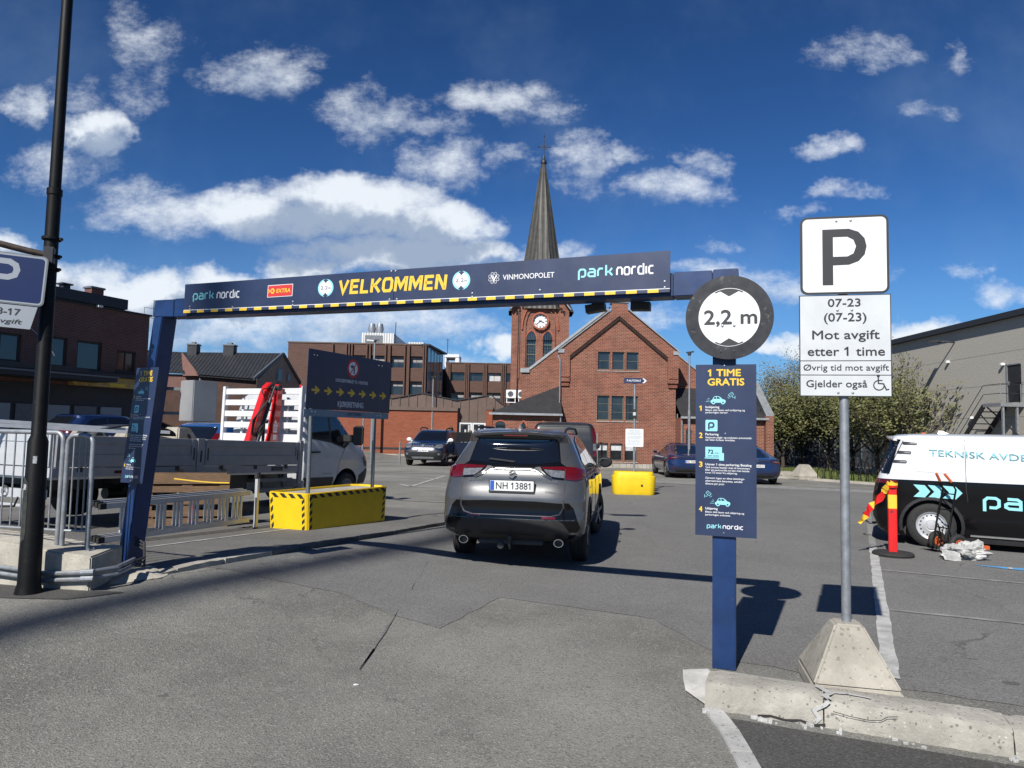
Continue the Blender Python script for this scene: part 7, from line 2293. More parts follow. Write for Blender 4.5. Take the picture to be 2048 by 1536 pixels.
def window(par, x0, x1, z0, z1, y, rows=2, cols=1, fm='win_frame', gm='glass_win', fw=.05, sill=True, blind=None):
    W_, H_ = x1 - x0, z1 - z0
    mb = MB()
    for a, b, c, d in ((x0, x0 + fw, z0, z1), (x1 - fw, x1, z0, z1), (x0 + fw, x1 - fw, z0, z0 + fw), (x0 + fw, x1 - fw, z1 - fw, z1)): mb.box((a, y, c), (b, y + .05, d))
    for i in range(1, cols): xc = x0 + W_ * i / cols; mb.box((xc - fw * .3, y + .005, z0 + fw), (xc + fw * .3, y + .045, z1 - fw))
    for j in range(1, rows): zc = z0 + H_ * j / rows; mb.box((x0 + fw, y + .008, zc - fw * .3), (x1 - fw, y + .042, zc + fw * .3))
    f = mb.build('window', M[fm], par, smooth=0)
    if cols * rows > 12:
        p = MB().add([(x0 + fw, y + .03, z0 + fw), (x1 - fw, y + .03, z0 + fw), (x1 - fw, y + .03, z1 - fw), (x0 + fw, y + .03, z1 - fw)], [(0, 1, 2, 3)]); p.build('pane', M[gm], f, smooth=0)
    else:
        for i in range(cols):
            for j in range(rows):
                a, b = max(x0 + fw, x0 + W_ * i / cols), min(x1 - fw, x0 + W_ * (i + 1) / cols); c, d = max(z0 + fw, z0 + H_ * j / rows), min(z1 - fw, z0 + H_ * (j + 1) / rows)
                MB().add([(a, y + .03, c), (b, y + .03, c), (b, y + .03, d), (a, y + .03, d)], [(0, 1, 2, 3)]).build('pane', M[gm], f, smooth=0)
    if blind:
        m_, fr = blind
        zb = z1 - fw - (H_ - 2 * fw) * fr
        MB().add([(x0 + fw, y + .027, zb), (x1 - fw, y + .027, zb), (x1 - fw, y + .027, z1 - fw), (x0 + fw, y + .027, z1 - fw)], [(0, 1, 2, 3)]).build('blind', M[m_], f, smooth=0)
    if sill:
        mb = MB(); mb.add([(x0 - .03, y - .14, z0 - .09), (x1 + .03, y - .14, z0 - .09), (x1 + .03, y + .05, z0 - .09), (x0 - .03, y + .05, z0 - .09), (x0 - .03, y - .14, z0 - .06), (x1 + .03, y - .14, z0 - .06), (x1 + .03, y + .05, z0 - .002), (x0 - .03, y + .05, z0 - .002)],
                  [(0, 3, 2, 1), (4, 5, 6, 7), (0, 1, 5, 4), (1, 2, 6, 5), (2, 3, 7, 6), (3, 0, 4, 7)]); mb.build('sill', M['sill'], f, smooth=0)
    return f


def solid(par, name, m, pts, y0, y1, **k):
    """polygon in x-z swept along y"""
    mb = MB(); mb.poly(pts, (0, y1, 0), (1, 0, 0), (0, 0, 1), y1 - y0)
    return mb.build(name, M[m] if isinstance(m, str) else m, par, smooth=0, **k)


# ---- church
CH = thing('church', 'red brick church with clock tower, spire and stepped front gable', 'church', (0, 0, 0))
trip = lambda x0, z0, z1: [(x0 + i * .71, x0 + i * .71 + .60, z0, z1) for i in range(3)]
ws_ = trip(4.25, 4.83, 5.73) + trip(4.235, 2.33, 3.54) + trip(4.20, .34, 1.19)
mb = facade(2.43, 8.12, -.05, 5.80, ws_, 35.12, .14)
mb.poly([(2.43, 5.80), (8.12, 5.80), (5.66, 7.78), (5.66, 8.12), (4.93, 8.12), (4.93, 7.78)], (0, 35.12, 0), (1, 0, 0), (0, 0, 1))
mb.poly([(2.43, -.05), (8.12, -.05), (8.12, 5.8), (5.66, 7.78), (4.93, 7.78), (2.43, 5.8)], (0, 36.5, 0), (1, 0, 0), (0, 0, 1))
mb.box((2.43, 35.13, -.05), (2.44, 36.5, 5.8)); mb.box((8.11, 35.13, -.05), (8.12, 36.5, 5.8))
mb.build('gable_wall', M['br_church'], CH, smooth=0)
for i, h in enumerate(ws_):
    window(CH, h[0], h[1], h[2], h[3], 35.22, 2 if i < 3 else (3 if i < 6 else 1), 1, fw=.045, blind=('blind_w', .4) if i >= 6 else None)
# proud border of the gable with its corbels
fr = [(2.33, 4.20), (2.84, 4.20), (2.84, 5.50), (5.28, 7.52), (7.70, 5.50), (7.70, 4.20), (8.22, 4.20), (8.22, 5.73), (5.70, 7.77), (5.70, 8.15), (4.89, 8.15), (4.89, 7.77), (2.33, 5.73)]
solid(CH, 'gable_border', 'br_church', fr, 35.0, 35.118)
for x in (2.38, 7.74):
    for z, e in ((4.12, .05), (4.05, .09), (4.48, -.02)): solid(CH, 'corbel', 'br_church', [(x, z - .06), (x + .44, z - .06), (x + .44, z), (x, z)], 35.0 - (.03 if e < 0 else -.03), 35.1)
mb = MB()
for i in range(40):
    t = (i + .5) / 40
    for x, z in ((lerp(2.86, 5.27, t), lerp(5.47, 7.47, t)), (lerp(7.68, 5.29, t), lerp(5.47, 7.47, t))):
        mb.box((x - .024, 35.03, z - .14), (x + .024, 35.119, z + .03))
o = mb.build('dentils', mat('dark_brick', (.035, .018, .014), .9, var=.3), CH, smooth=0); o['kind'] = 'stuff'  # dentils coloured near black, far darker than the wall brick
for (a, b) in (((2.25, 5.70), (4.86, 7.79)), ((8.30, 5.70), (5.73, 7.79))):
    mb = MB(); mb.bar((a[0], 35.35, a[1] + .05), (b[0], 35.35, b[1] + .05), .85, .05, up=(0, 0, 1)); mb.build('coping', M['zinc'], CH, smooth=0)
mb = MB(); mb.box((4.84, 34.95, 8.15), (5.75, 35.6, 8.36)); mb.build('cap', M['zinc'], CH, smooth=0, bevel=.03)
for x in (2.30, 8.0): mb = MB(); mb.box((x - .04, 34.95, 5.62), (x + .26, 35.7, 5.80)); mb.build('kneeler', M['zinc'], CH, smooth=0)
# nave behind it
NV = [(.50, -.05), (10.06, -.05), (10.06, 4.74), (9.71, 4.78), (5.75, 7.98), (4.83, 7.98), (.85, 4.78), (.50, 4.74)]
solid(CH, 'nave_wall', 'br_church', NV, 36.5, 52)
for sgn in (1, -1):
    X = lambda x: 5.29 + sgn * (x - 5.29)
    mb = MB(); mb.bar((X(.80), 36.7, 4.80), (X(4.95), 36.7, 8.13), .5, .05); mb.bar((X(.80), 37.0, 4.86), (X(4.95), 37.0, 8.19), .08, .16); mb.build('coping', M['zinc'], CH, smooth=0)
    mb = MB(); mb.bar((X(.6), 44.5, 4.72), (X(5.1), 44.5, 8.33), 15, .06); mb.build('nave_roof', M['slate'], CH, smooth=0)
    mb = MB(); a, b = sorted((X(.42), X(.88))); mb.box((a, 36.4, 4.72), (b, 36.9, 4.94)); mb.build('kneeler', M['zinc'], CH, smooth=0)
# side aisles
for (xa, xb, hip, lab) in ((-.88, 2.42, -1, 'l'), (8.13, 12.15, 1, 'r')):
    if hip < 0:
        mb = MB(); mb.add([(-1.05, 33.95, 2.55), (2.42, 33.95, 2.55), (2.46, 36.5, 4.07), (-.95, 38.2, 2.6)], [(0, 1, 2), (0, 2, 3)])
        hs = [(-.74, -.28, 1.62, 1.98), (.46, .72, 1.55, 1.9), (1.4, 1.66, 1.55, 1.9)]
    else:
        mb = MB(); mb.add([(8.13, 33.95, 2.52), (12.3, 33.95, 2.52), (11.7, 36.5, 4.07), (8.13, 36.5, 4.07)], [(0, 1, 2, 3)])
        hs = [(8.40, 8.66, 1.24, 1.86), (9.6, 9.86, 1.24, 1.86), (11.0, 11.26, 1.24, 1.86)]
    mb.build('aisle_roof', M['slate'], CH, smooth=0)
    mb = facade(xa, xb, -.05, 2.50, hs, 34.15, .16); mb.add([(xa, 34.15, -.05), (xa, 38, -.05), (xa, 38, 2.5), (xa, 34.15, 2.5)], [(0, 3, 2, 1)]); mb.add([(xb, 34.15, -.05), (xb, 36, -.05), (xb, 36, 2.5), (xb, 34.15, 2.5)], [(0, 1, 2, 3)]); mb.build('aisle_wall', M['br_church'], CH, smooth=0)
    for i, h in enumerate(hs):
        cx, w_ = (h[0] + h[1]) / 2, (h[1] - h[0]) / 2
        # pointed or round head, dark recess with glass
        rise = .16 if (hip < 0 and i == 0) else .24
        pts = [(-w_, 0), (w_, 0)] + [(w_ * math.cos(R(a)) if rise < .2 else w_ * (1 - (a / 90) ** 1.7) * (1 if a <= 90 else -1), rise * math.sin(R(a)) if rise < .2 else rise * (a / 90)) for a in (20, 45, 70, 90)]
        pts += [(-x, z) for x, z in reversed(pts[2:-1])]
        mb = MB(); mb.poly([(x, z) for x, z in pts], (cx, 34.145, h[3]), (1, 0, 0), (0, 0, 1)); mb.add([(h[0], 34.30, h[2]), (h[1], 34.30, h[2]), (h[1], 34.30, h[3] + .01), (h[0], 34.30, h[3] + .01)], [(0, 1, 2, 3)]); f = mb.build('window', M['glass_win'], CH, smooth=0)
        mb = MB()
        for z in (.25, .5, .75): mb.box((h[0], 34.27, lerp(h[2], h[3], z) - .012), (h[1], 34.29, lerp(h[2], h[3], z) + .012))
        mb.box((cx - .01, 34.27, h[2]), (cx + .01, 34.29, h[3])); mb.build('glazing_bar', M['win_frame'], f, smooth=0)
        mb = MB(); mb.strip([(x * 1.28, z * 1.28) for x, z in pts[1:]], .06, (cx, 34.12, h[3]), (1, 0, 0), (0, 0, 1)); mb.build('arch_band', mat('light_brick', (.36, .105, .06), .9, var=.2) if 'light_brick' not in bpy.data.materials else bpy.data.materials['light_brick'], CH, smooth=0)
    mb = MB(); g0, g1 = (-1.07, 2.45) if hip < 0 else (8.1, 12.3); mb.box((g0, 33.86, 2.46), (g1, 33.98, 2.56)); mb.build('gutter', M['zinc'], CH, smooth=0)
for x in (2.36, 8.17): mb = MB(); mb.cyl((x, 34.0, 0.1), (x, 34.0, 2.45), .035, n=10); mb.cyl((x, 34.95, 2.5 if x > 5 else 4.4), (x, 34.95, 5.3 if x < 5 else 2.7), .03, n=10); mb.build('downpipe', M['galv'], CH)
mb = MB(); mb.tube([(2.36, 34.95, 3.0), (2.36, 34.95, 5.2), (2.25, 35.0, 5.5)], .03, 8); mb.build('downpipe', M['galv'], CH)
solid(CH, 'pier', 'br_church', [(12.17, -.05), (12.52, -.05), (12.52, 2.66), (12.17, 2.66)], 33.9, 34.6)
solid(CH, 'coping', 'zinc', [(11.45, 4.30), (11.80, 4.30), (12.56, 2.78), (12.56, 2.64), (12.22, 2.64)], 34.0, 34.5)
solid(CH, 'transept_roof', 'slate', [(10.6, 2.56), (12.2, 2.60), (11.55, 4.2), (11.0, 4.2)], 34.5, 36.5)
# plinth of rough stone
mb = MB(); rn = random.Random(5); x = 2.40
while x < 8.1: w_ = rn.uniform(.18, .34); mb.box((x, 35.04 - rn.uniform(0, .03), -.05), (x + w_ - .012, 35.119, .20 + rn.uniform(-.01, .01))); x += w_
mb.build('plinth_stones', M['conc'], CH, smooth=0)['kind'] = 'stuff'
# tower
TX0, TX1 = -.09, 3.01
lan = [(.74, 1.25, 5.14, 6.62), (1.62, 2.13, 5.14, 6.62)]
mb = facade(TX0, TX1, -.05, 8.30, lan, 38.0, .2)
mb.poly([(TX0, 8.30), (TX1, 8.30), (2.7, 8.75), (1.46, 9.6), (.25, 8.75)], (0, 38.0, 0), (1, 0, 0), (0, 0, 1))
mb.add([(TX0, 38, -.05), (TX0, 41.1, -.05), (TX0, 41.1, 8.5), (TX0, 38, 8.5), (TX1, 38, -.05), (TX1, 41.1, -.05), (TX1, 41.1, 8.5), (TX1, 38, 8.5)], [(0, 3, 2, 1), (4, 5, 6, 7), (1, 2, 6, 5)])
mb.build('tower', M['br_church'], CH, smooth=0)
for h in lan:
    cx, w_ = (h[0] + h[1]) / 2, .255
    head = [(w_, 0), (w_ * .93, .15), (w_ * .72, .29), (w_ * .4, .40), (0, .47)]; head = head + [(-x, z) for x, z in reversed(head[:-1])]
    mb = MB(); mb.poly(head, (cx, 37.995, h[3]), (1, 0, 0), (0, 0, 1)); mb.add([(h[0], 38.15, h[2]), (h[1], 38.15, h[2]), (h[1], 38.15, h[3]), (h[0], 38.15, h[3])], [(0, 1, 2, 3)])
    f = mb.build('window', M['glass_win'], CH, smooth=0)
    mb = MB()
    for k in range(1, 4): mb.box((h[0] + .51 * k / 4 - .007, 38.12, h[2]), (h[0] + .51 * k / 4 + .007, 38.13, h[3])); mb.box((h[0] + .51 * k / 4 - .007, 37.98, h[3]), (h[0] + .51 * k / 4 + .007, 37.99, h[3] + .30 + .12 * (k == 2)))
    for k in range(8): zz_ = h[2] + .2 * k + .05; mb.box((h[0], 38.115, zz_ - .007), (h[1], 38.125, zz_ + .007))
    for zz_ in (h[2] + .7, h[3] - .25): mb.box((h[0], 38.09, zz_ - .03), (h[1], 38.118, zz_ + .03))
    for a in (h[0], h[1] - .035): mb.box((a, 38.08, h[2]), (a + .035, 38.14, h[3]))
    mb.build('glazing_bar', M['win_frame'], f, smooth=0)
    mb = MB(); mb.strip([(x * 1.25, z * 1.12) for x, z in head], .07, (cx, 37.97, h[3]), (1, 0, 0), (0, 0, 1)); mb.build('arch_band', bpy.data.materials['light_brick'], CH, smooth=0)
# pointed arch mouldings round the clock
for k, (w_, z0, zt, t_) in enumerate(((.98, 7.22, 8.62, .07), (.80, 7.22, 8.42, .05))):
    arc_ = [(w_ * math.cos(t * math.pi / 2) ** .75, (zt - z0) * math.sin(t * math.pi / 2)) for t in [i / 8 for i in range(9)]]
    pts = [(w_, -.05 if k == 0 else -2.0)] + arc_ + [(-x, z) for x, z in reversed(arc_[:-1])] + [(-w_, -.05 if k == 0 else -2.0)]
    mb = MB()
    for (a, b), (c, d) in zip(pts, pts[1:]): mb.bar((1.455 + a, 37.97, z0 + b), (1.455 + c, 37.97, z0 + d), t_, .09, up=(0, 1, 0))
    mb.build('arch_moulding', bpy.data.materials['light_brick'] if k == 0 else M['br_church'], CH, smooth=0)
solid(CH, 'recess_shadow_step', 'br_church', [(.30, 4.5), (.36, 4.5), (.36, 8.1), (.30, 8.1)], 37.94, 37.998)
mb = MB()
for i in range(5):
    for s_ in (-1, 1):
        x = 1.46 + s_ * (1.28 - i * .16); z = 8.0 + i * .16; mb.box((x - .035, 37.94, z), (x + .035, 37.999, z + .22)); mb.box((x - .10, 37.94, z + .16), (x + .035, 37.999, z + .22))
mb.build('stepped_frieze', bpy.data.materials['dark_brick'], CH, smooth=0)
for s_ in (-1, 1): mb = MB(); xx = 1.46 + s_ * 1.2; mb.bar((1.46 + s_ * 1.62, 37.95, 8.25), (1.46 + s_ * 1.22, 37.95, 8.78), .5, .05); mb.build('shoulder_flashing', M['zinc'], CH, smooth=0)
cl = MB(); cl.ring((1.452, 37.90, 7.635), (1, 0, 0), (0, 0, 1), .385, .475, 36, .09); cl = cl.build('clock_surround', bpy.data.materials['light_brick'], CH, smooth=40)
mb = MB(); mb.disc((1.452, 37.93, 7.635), (1, 0, 0), (0, 0, 1), .385, 40); mb.mi = 1
for i in range(12):
    a = i * math.pi / 6; mb.strip([(.27 * math.sin(a), .27 * math.cos(a)), (.355 * math.sin(a), .355 * math.cos(a))], .035 if i % 3 else .05, (1.452, 37.925, 7.635), (1, 0, 0), (0, 0, 1))
mb.ring((1.452, 37.926, 7.635), (1, 0, 0), (0, 0, 1), .368, .385, 36)
for a, l, w_ in ((R(112), .22, .05), (R(228), .31, .035)): mb.strip([(-.08 * math.sin(a), -.08 * math.cos(a)), (l * math.sin(a), l * math.cos(a))], w_, (1.452, 37.915, 7.635), (1, 0, 0), (0, 0, 1))
mb.build('clock_face', [M['sign_white'], M['print_black']], CH, smooth=0)
# spire
SPC = (1.53, 39.55)
mb = MB()
def octr(r, z, n=8, a0=22.5): return [(SPC[0] + r * math.cos(R(a0 + i * 45)), SPC[1] + r * math.sin(R(a0 + i * 45)), z) for i in range(n)]
lv = [(1.95, 8.3), (1.62, 9.0), (1.30, 9.9), (1.12, 10.6), (1.065, 11.2), (.125, 16.95)]
for r, z in lv: mb.v += octr(r, z)
mb.f = [(j * 8 + i, j * 8 + (i + 1) % 8, (j + 1) * 8 + (i + 1) % 8, (j + 1) * 8 + i) for j in range(len(lv) - 1) for i in range(8)]; mb.m = [0] * len(mb.f)
mb.build('spire', M['spire'], CH, smooth=0)
for i in range(8):
    mb = MB()
    for k in (0, .33, .66):
        p = V3(octr(1.068, 11.2)[i]).lerp(V3(octr(1.068, 11.2)[(i + 1) % 8]), k); q = V3(octr(.128, 16.95)[i]).lerp(V3(octr(.128, 16.95)[(i + 1) % 8]), k)
        mb.cyl(p, q, .016 if k == 0 else .010, .006, n=5, cap=False)
    mb.build('sheet_seam', M['spire'], CH)
mb = MB(); mb.lathe([(16.9, .12), (16.95, .17), (17.05, .18), (17.12, .15), (17.2, .09), (17.35, .07), (17.45, .035)], (SPC[0] + .02, SPC[1], 0), (0, 0, 1), 14); mb.build('finial', M['steel_dark'], CH)
mb = MB(); cx_ = SPC[0] + .02
mb.cyl((cx_, SPC[1], 17.3), (cx_, SPC[1], 18.65), .026, .018, n=8); mb.cyl((cx_ - .34, SPC[1], 17.93), (cx_ + .34, SPC[1], 17.93), .022, n=8)
mb.ring((cx_, SPC[1] + .01, 17.93), (1, 0, 0), (0, 0, 1), .12, .155, 20, .03)
for dx, dz in ((-.34, 0), (.34, 0), (0, .62)): mb.lathe([(-.04, 0), (0, .045), (.04, 0)], (cx_ + dx, SPC[1], 17.93 + dz), (0, 0, 1), 8)
mb.build('cross', M['steel_dark'], CH)
# heat pumps on brackets
for x0, w_, lab in ((-.30, .52, 'white heat pump unit on the tower wall, fully visible left one'), (.33, .30, 'white heat pump unit on the tower wall, narrower right one')):
    T = thing('heat_pump', lab, 'heat pump', (x0, 37.3, 3.42), 0, 'heat pumps on the tower')
    mb = MB(); mb.box((0, 0, 0), (w_, .3, .44)); mb.build('casing', M['sign_white'], T, bevel=.01)
    mb = MB(); c = (w_ * .45 if w_ > .4 else w_ * .55, -.004, .22); mb.disc(c, (1, 0, 0), (0, 0, 1), .15, 22); mb.mi = 1
    for r in (.05, .09, .13): mb.ring((c[0], -.010, c[2]), (1, 0, 0), (0, 0, 1), r, r + .012, 20)
    mb.build('fan_grille', [M['steel_dark'], M['galv']], T)
    mb = MB(); mb.box((.02, .0, -.20), (.06, .35, -.02)); mb.box((w_ - .06, .0, -.20), (w_ - .02, .35, -.02)); mb.box((.0, .0, -.24), (w_, .05, -.20)); mb.build('bracket', M['sign_white'], T, smooth=0)
mb = MB(); mb.cyl((.26, 37.96, 2.4), (.30, 37.96, 8.2), .035, n=8); mb.build('lightning_pipe', M['steel_dark'], CH)

# ---- brown office block
OF = thing('office_block', 'brown brick office block with glass stair tower behind the parking area', 'building', (-19.08, 60, 0))
ox = lambda x: x + 19.08
bays = [(-13.58, -12.39), (-12.05, -10.80), (-10.36, -9.17), (-8.73, -7.58)]
hol = [(ox(a), ox(b), z0, z1) for a, b in bays for z0, z1 in ((6.90, 7.90), (4.60, 5.77), (2.3, 3.4))]
facade(0, ox(-7.28), -.05, 8.86, hol, 0, .35).build('wall', M['br_brown'], OF, smooth=0)
mb = MB(); mb.box((0, .36, 0), (ox(-7.29), 14, 8.80)); mb.build('body', M['br_brown'], OF, smooth=0)
mb = MB(); mb.box((-.06, -.06, 8.862), (ox(-7.22), .3, 8.96)); mb.build('roof_edge', M['brown_metal'], OF, smooth=0)
for i, h in enumerate(hol):
    window(OF, h[0], h[1], h[2], h[3], .28, 2 if h[2] > 6 else 1, 2, 'dark_frame', 'glass_win', .05, True, ('blind', (.55, .35, .7)[i % 3]) if h[2] > 4 else None)
for x in (-15.26, -14.1, -13.86, -13.62, -12.36, -12.08, -10.77, -10.40, -9.14, -8.77, -7.55, -7.36):
    mb = MB(); mb.box((ox(x) - .06, -.20, 0), (ox(x) + .06, -.002, 8.86)); mb.build('pilaster', M['br_brown'], OF, smooth=0)
# glass stair tower: receding curtain wall
mb = MB(); A_, B_ = (ox(-7.2), .1), (ox(-6.62), 6.9)
L_ = math.hypot(B_[0] - A_[0], B_[1] - A_[1]); ux, uy = (B_[0] - A_[0]) / L_, (B_[1] - A_[1]) / L_
ST = bpy.data.objects.new('stair_tower', None); COL.objects.link(ST); ST.parent = OF
for i in range(5):
    for j in range(5):
        a, b = L_ * i / 5 + .02, L_ * (i + 1) / 5 - .02; c, d = 8.75 * j / 5 + .02, 8.75 * (j + 1) / 5 - .02
        MB().add([(A_[0] + ux * a, A_[1] + uy * a, c), (A_[0] + ux * b, A_[1] + uy * b, c), (A_[0] + ux * b, A_[1] + uy * b, d), (A_[0] + ux * a, A_[1] + uy * a, d)], [(0, 1, 2, 3)]).build('pane', M['glass_win'] if (i + j) % 3 else mat('pale_glass', (.13, .17, .20), .12, var=.3) if 'pale_glass' not in bpy.data.materials else bpy.data.materials['pale_glass'], ST, smooth=0)
mb = MB()
for i in range(6): a = L_ * i / 5; mb.bar((A_[0] + ux * a, A_[1] + uy * a, 0), (A_[0] + ux * a, A_[1] + uy * a, 8.8), .06, .06)
for j in range(6): mb.bar((A_[0], A_[1], 8.75 * j / 5), (B_[0], B_[1], 8.75 * j / 5), .05, .05)
mb.build('mullions', M['galv'], ST, smooth=0)
mb = MB(); mb.bar((A_[0] - .2, A_[1] - .3, 8.9), (B_[0] + .1, B_[1], 8.9), .7, .14); mb.build('roof_edge', M['fascia'], ST, smooth=0)
RF = bpy.data.objects.new('plant_room', None); COL.objects.link(RF); RF.parent = OF
mb = MB(); mb.box((ox(-12.98), .6, 8.8), (ox(-10.24), 8, 9.92)); mb.build('casing', M['corr'], RF, smooth=0)
mb = MB(); mb.box((ox(-12.7), .55, 8.97), (ox(-11.2), .598, 9.7)); mb.build('louvre', M['galv_dull'], RF, smooth=0)
mb = MB(); mb.box((ox(-9.1), 1.2, 8.8), (ox(-7.7), 6, 9.26)); mb.build('casing', M['corr'], RF, smooth=0)
for x in (-12.33, -11.64):
    mb = MB(); mb.lathe([(9.92, .25), (10.38, .34), (10.84, .25), (10.84, 0)], (ox(x), 1.6, 0), (0, 0, 1), 18); mb.build('roof_vent', M['galv'], RF)
mb = MB(); mb.cyl((ox(-10.09), .4, 8.9), (ox(-10.06), .4, 10.85), .035, n=6); mb.cyl((ox(-6.0), 5, 8.8), (ox(-6.0), 5, 10.1), .03, n=6); mb.bar((ox(-6.15), 5, 10.0), (ox(-5.85), 5, 10.0), .04, .04); mb.build('mast', M['steel_dark'], RF)

OR_ = thing('office_wing', 'lower brown brick office wing between the glass stair tower and the church', 'building', (-6.75, 72, 0))
ox2 = lambda x: x + 6.75
bays2 = [(-6.27, -4.85), (-4.36, -2.98), (-2.55, -1.13), (-.64, .78), (1.2, 2.6)]
hol2 = [(ox2(a), ox2(b), z0, z1) for a, b in bays2 for z0, z1 in ((6.75, 7.62), (4.70, 5.60), (2.6, 3.5))]
facade(0, ox2(3.2), -.05, 8.55, hol2, 0, .35).build('wall', M['br_brown'], OR_, smooth=0)
mb = MB(); mb.box((0, .36, 0), (ox2(3.2), 12, 8.5)); mb.box((-.7, 1.0, 0), (-.01, 12, 8.0)); mb.build('body', M['br_brown'], OR_, smooth=0)
mb = MB(); mb.box((-.05, -.06, 8.552), (ox2(3.2), .3, 8.64)); mb.build('roof_edge', M['brown_metal'], OR_, smooth=0)
for i, h in enumerate(hol2): window(OR_, h[0], h[1], h[2], h[3], .28, 1, 2, 'dark_frame', 'glass_win', .06, True, ('blind_w', 1.0) if i == 6 else (('blind', .6) if i % 3 else None))
for x in (-6.5, -6.33, -4.78, -4.6, -4.42, -2.92, -2.76, -2.61, -1.07, -.9, -.7): mb = MB(); mb.box((ox2(x) - .06, -.2, 0), (ox2(x) + .06, -.002, 8.55)); mb.build('pilaster', M['br_brown'], OR_, smooth=0)
mb = MB()
for a, b in (((ox2(-7.1), 2, 8.0), (ox2(-6.9), 5, 9.3)), ((ox2(-6.0), 2, 8.5), (ox2(-5.56), 5, 9.3))): mb.box(a, b)
mb.box((ox2(-7.1), 2, 9.302), (ox2(-5.56), 5, 9.66)); mb.build('roof_frame', M['sign_white'], OR_, bevel=.06)

# ---- low orange brick hall with zigzag metal roof
LH = thing('low_hall', 'low orange brick hall with brown zigzag sheet metal roof edge', 'building', (-12.6, 46, 0))
lx = lambda x: x + 12.6
facade(0, lx(-3.49), -.05, 2.92, [], 0).build('wall', M['br_orange'], LH, smooth=0)
mb = MB(); mb.box((0, .1, 0), (lx(-3.49), 8, 2.95)); mb.build('body', M['br_orange'], LH, smooth=0)
mb = MB(); mb.box((-.05, -.10, 2.922), (lx(-3.47), .4, 3.13)); mb.build('coping', M['brown_metal'], LH, smooth=0)
mb = MB(); mb.box((0, -.02, .38), (lx(-3.49), -.001, .50)); mb.build('base_course', M['steel_dark'], LH, smooth=0)
zig = [(-12.4, 3.35), (-9.6, 4.0), (-7.8, 3.66), (-5.88, 4.05), (-3.62, 3.62), (-1.35, 4.0), (.1, 2.9)]
def zz(x):
    for (a, b), (c, d) in zip(zig, zig[1:]):
        if a <= x <= c: return lerp(b, d, (x - a) / (c - a))
    return 3.4
x = -12.4
while x < -.2:
    x2 = min(x + .565, .1); zb = 3.132 if x < -3.5 else 2.22
    solid(LH, 'roof_sheet', 'brown_metal', [(lx(x) + .012, zb), (lx(x2) - .012, zb), (lx(x2) - .012, zz(x2 - .001)), (lx(x) + .012, zz(x))], .42 + .02 * (int(x * 10) % 2), .6)
    mb = MB(); mb.box((lx(x2) - .02, .38, zb), (lx(x2) + .02, .62, zz(x2 - .001) + .03)); mb.build('seam', M['brown_metal'], LH, smooth=0)
    x = x2
for (a, b), (c, d) in zip(zig, zig[1:]): mb = MB(); mb.bar((lx(a), .5, b + .03), (lx(c), .5, d + .03), .3, .06); mb.build('ridge_flashing', M['steel_dark'], LH, smooth=0)
for a, b in ((-3.40, -2.55), (-2.53, -1.66)): window(LH, lx(a), lx(b), .6, 2.2, .3, 1, 1, 'alu_white', 'glass_win', .10, False, ('blind_w', .0))
for k in range(7): mb = MB(); mb.box((lx(-3.25 + k * .22), .325, .7), (lx(-3.14 + k * .22), .34, 1.45 + .3 * ((k * 7) % 3))); mb.build('curtain', M['blind_w'], LH, smooth=0)
mb = MB(); mb.box((lx(-3.45), .26, -.05), (lx(-1.62), .36, .6)); mb.build('parapet', M['br_orange'], LH, smooth=0)
mb = MB(); mb.box((lx(-1.62), -.1, -.05), (lx(-1.22), .5, 3.05)); mb.build('pier', M['br_orange'], LH, smooth=0)
mb = MB(); mb.box((lx(-1.66), -.14, 3.052), (lx(-1.18), .55, 3.25)); mb.build('pier_cap', M['brown_metal'], LH, smooth=0)
mb = MB(); mb.box((-13, 45.2, -.02), (-3.2, 45.7, .10)); struct(mb.build('pavement_edge', M['conc'], smooth=0))

# ---- dark red brick shop on the left
LS = thing('brick_shop', 'dark red brick commercial building with flat roof and black canopy at left', 'building', (-18.46, 29, 0), math.atan2(.899, .437))
hl = [(-6.2, -5.0, 3.9, 5.05), (-4.4, -3.3, 3.9, 5.05), (-2.41, -1.61, 3.94, 5.04), (-.95, .19, 3.90, 5.13), (.58, 1.68, 3.87, 5.11), (2.37, 3.28, 3.95, 4.88)]
facade(-12, 3.87, 3.2, 6.60, hl, 0, .15).build('wall', M['br_left'], LS, smooth=0)
mb = MB(); mb.box((-12, .16, 0), (3.86, 9, 6.55)); mb.build('body', M['br_left'], LS, smooth=0)
mb = MB(); mb.box((-12, -.08, 6.602), (3.95, .4, 6.68)); mb.build('roof_edge', M['fascia'], LS, smooth=0)
mb = MB(); mb.box((-12, -.20, 6.70), (2.62, .2, 7.14)); mb.build('fascia', M['fascia'], LS, smooth=0)
mb = MB(); mb.box((1.3, .21, 6.68), (2.60, 2.2, 7.05)); mb.build('upper_wall', M['br_left'], LS, smooth=0)
for h in hl: window(LS, h[0], h[1], h[2], h[3], .08, 1, 1 if h[0] < 2 else 2, 'dark_frame', 'glass_win', .09, False)
for h in hl: mb = MB(); mb.box((h[0] - .04, -.05, h[2] - .08), (h[1] + .04, .08, h[2] - .01)); mb.build('window_ledge', M['dark_frame'], LS, smooth=0)
mb = MB(); mb.box((-12, -1.9, 3.34), (1.15, -.01, 3.62)); mb.box((-12, -1.95, 3.62), (-.1, .0, 3.80)); mb.build('canopy', M['fascia'], LS, smooth=0)
mb = MB(); mb.box((-12, -1.97, 3.50), (1.18, -1.93, 3.56)); mb.build('canopy_edge', M['galv_dull'], LS, smooth=0)
mb = MB(); mb.box((.3, -.35, 3.20), (3.95, -.02, 3.62)); mb.build('timber_fascia', M['wood_y'], LS, smooth=0)
mb = MB(); mb.box((.1, -.5, 3.63), (3.98, -.0, 3.80)); mb.build('canopy', M['fascia'], LS, smooth=0)
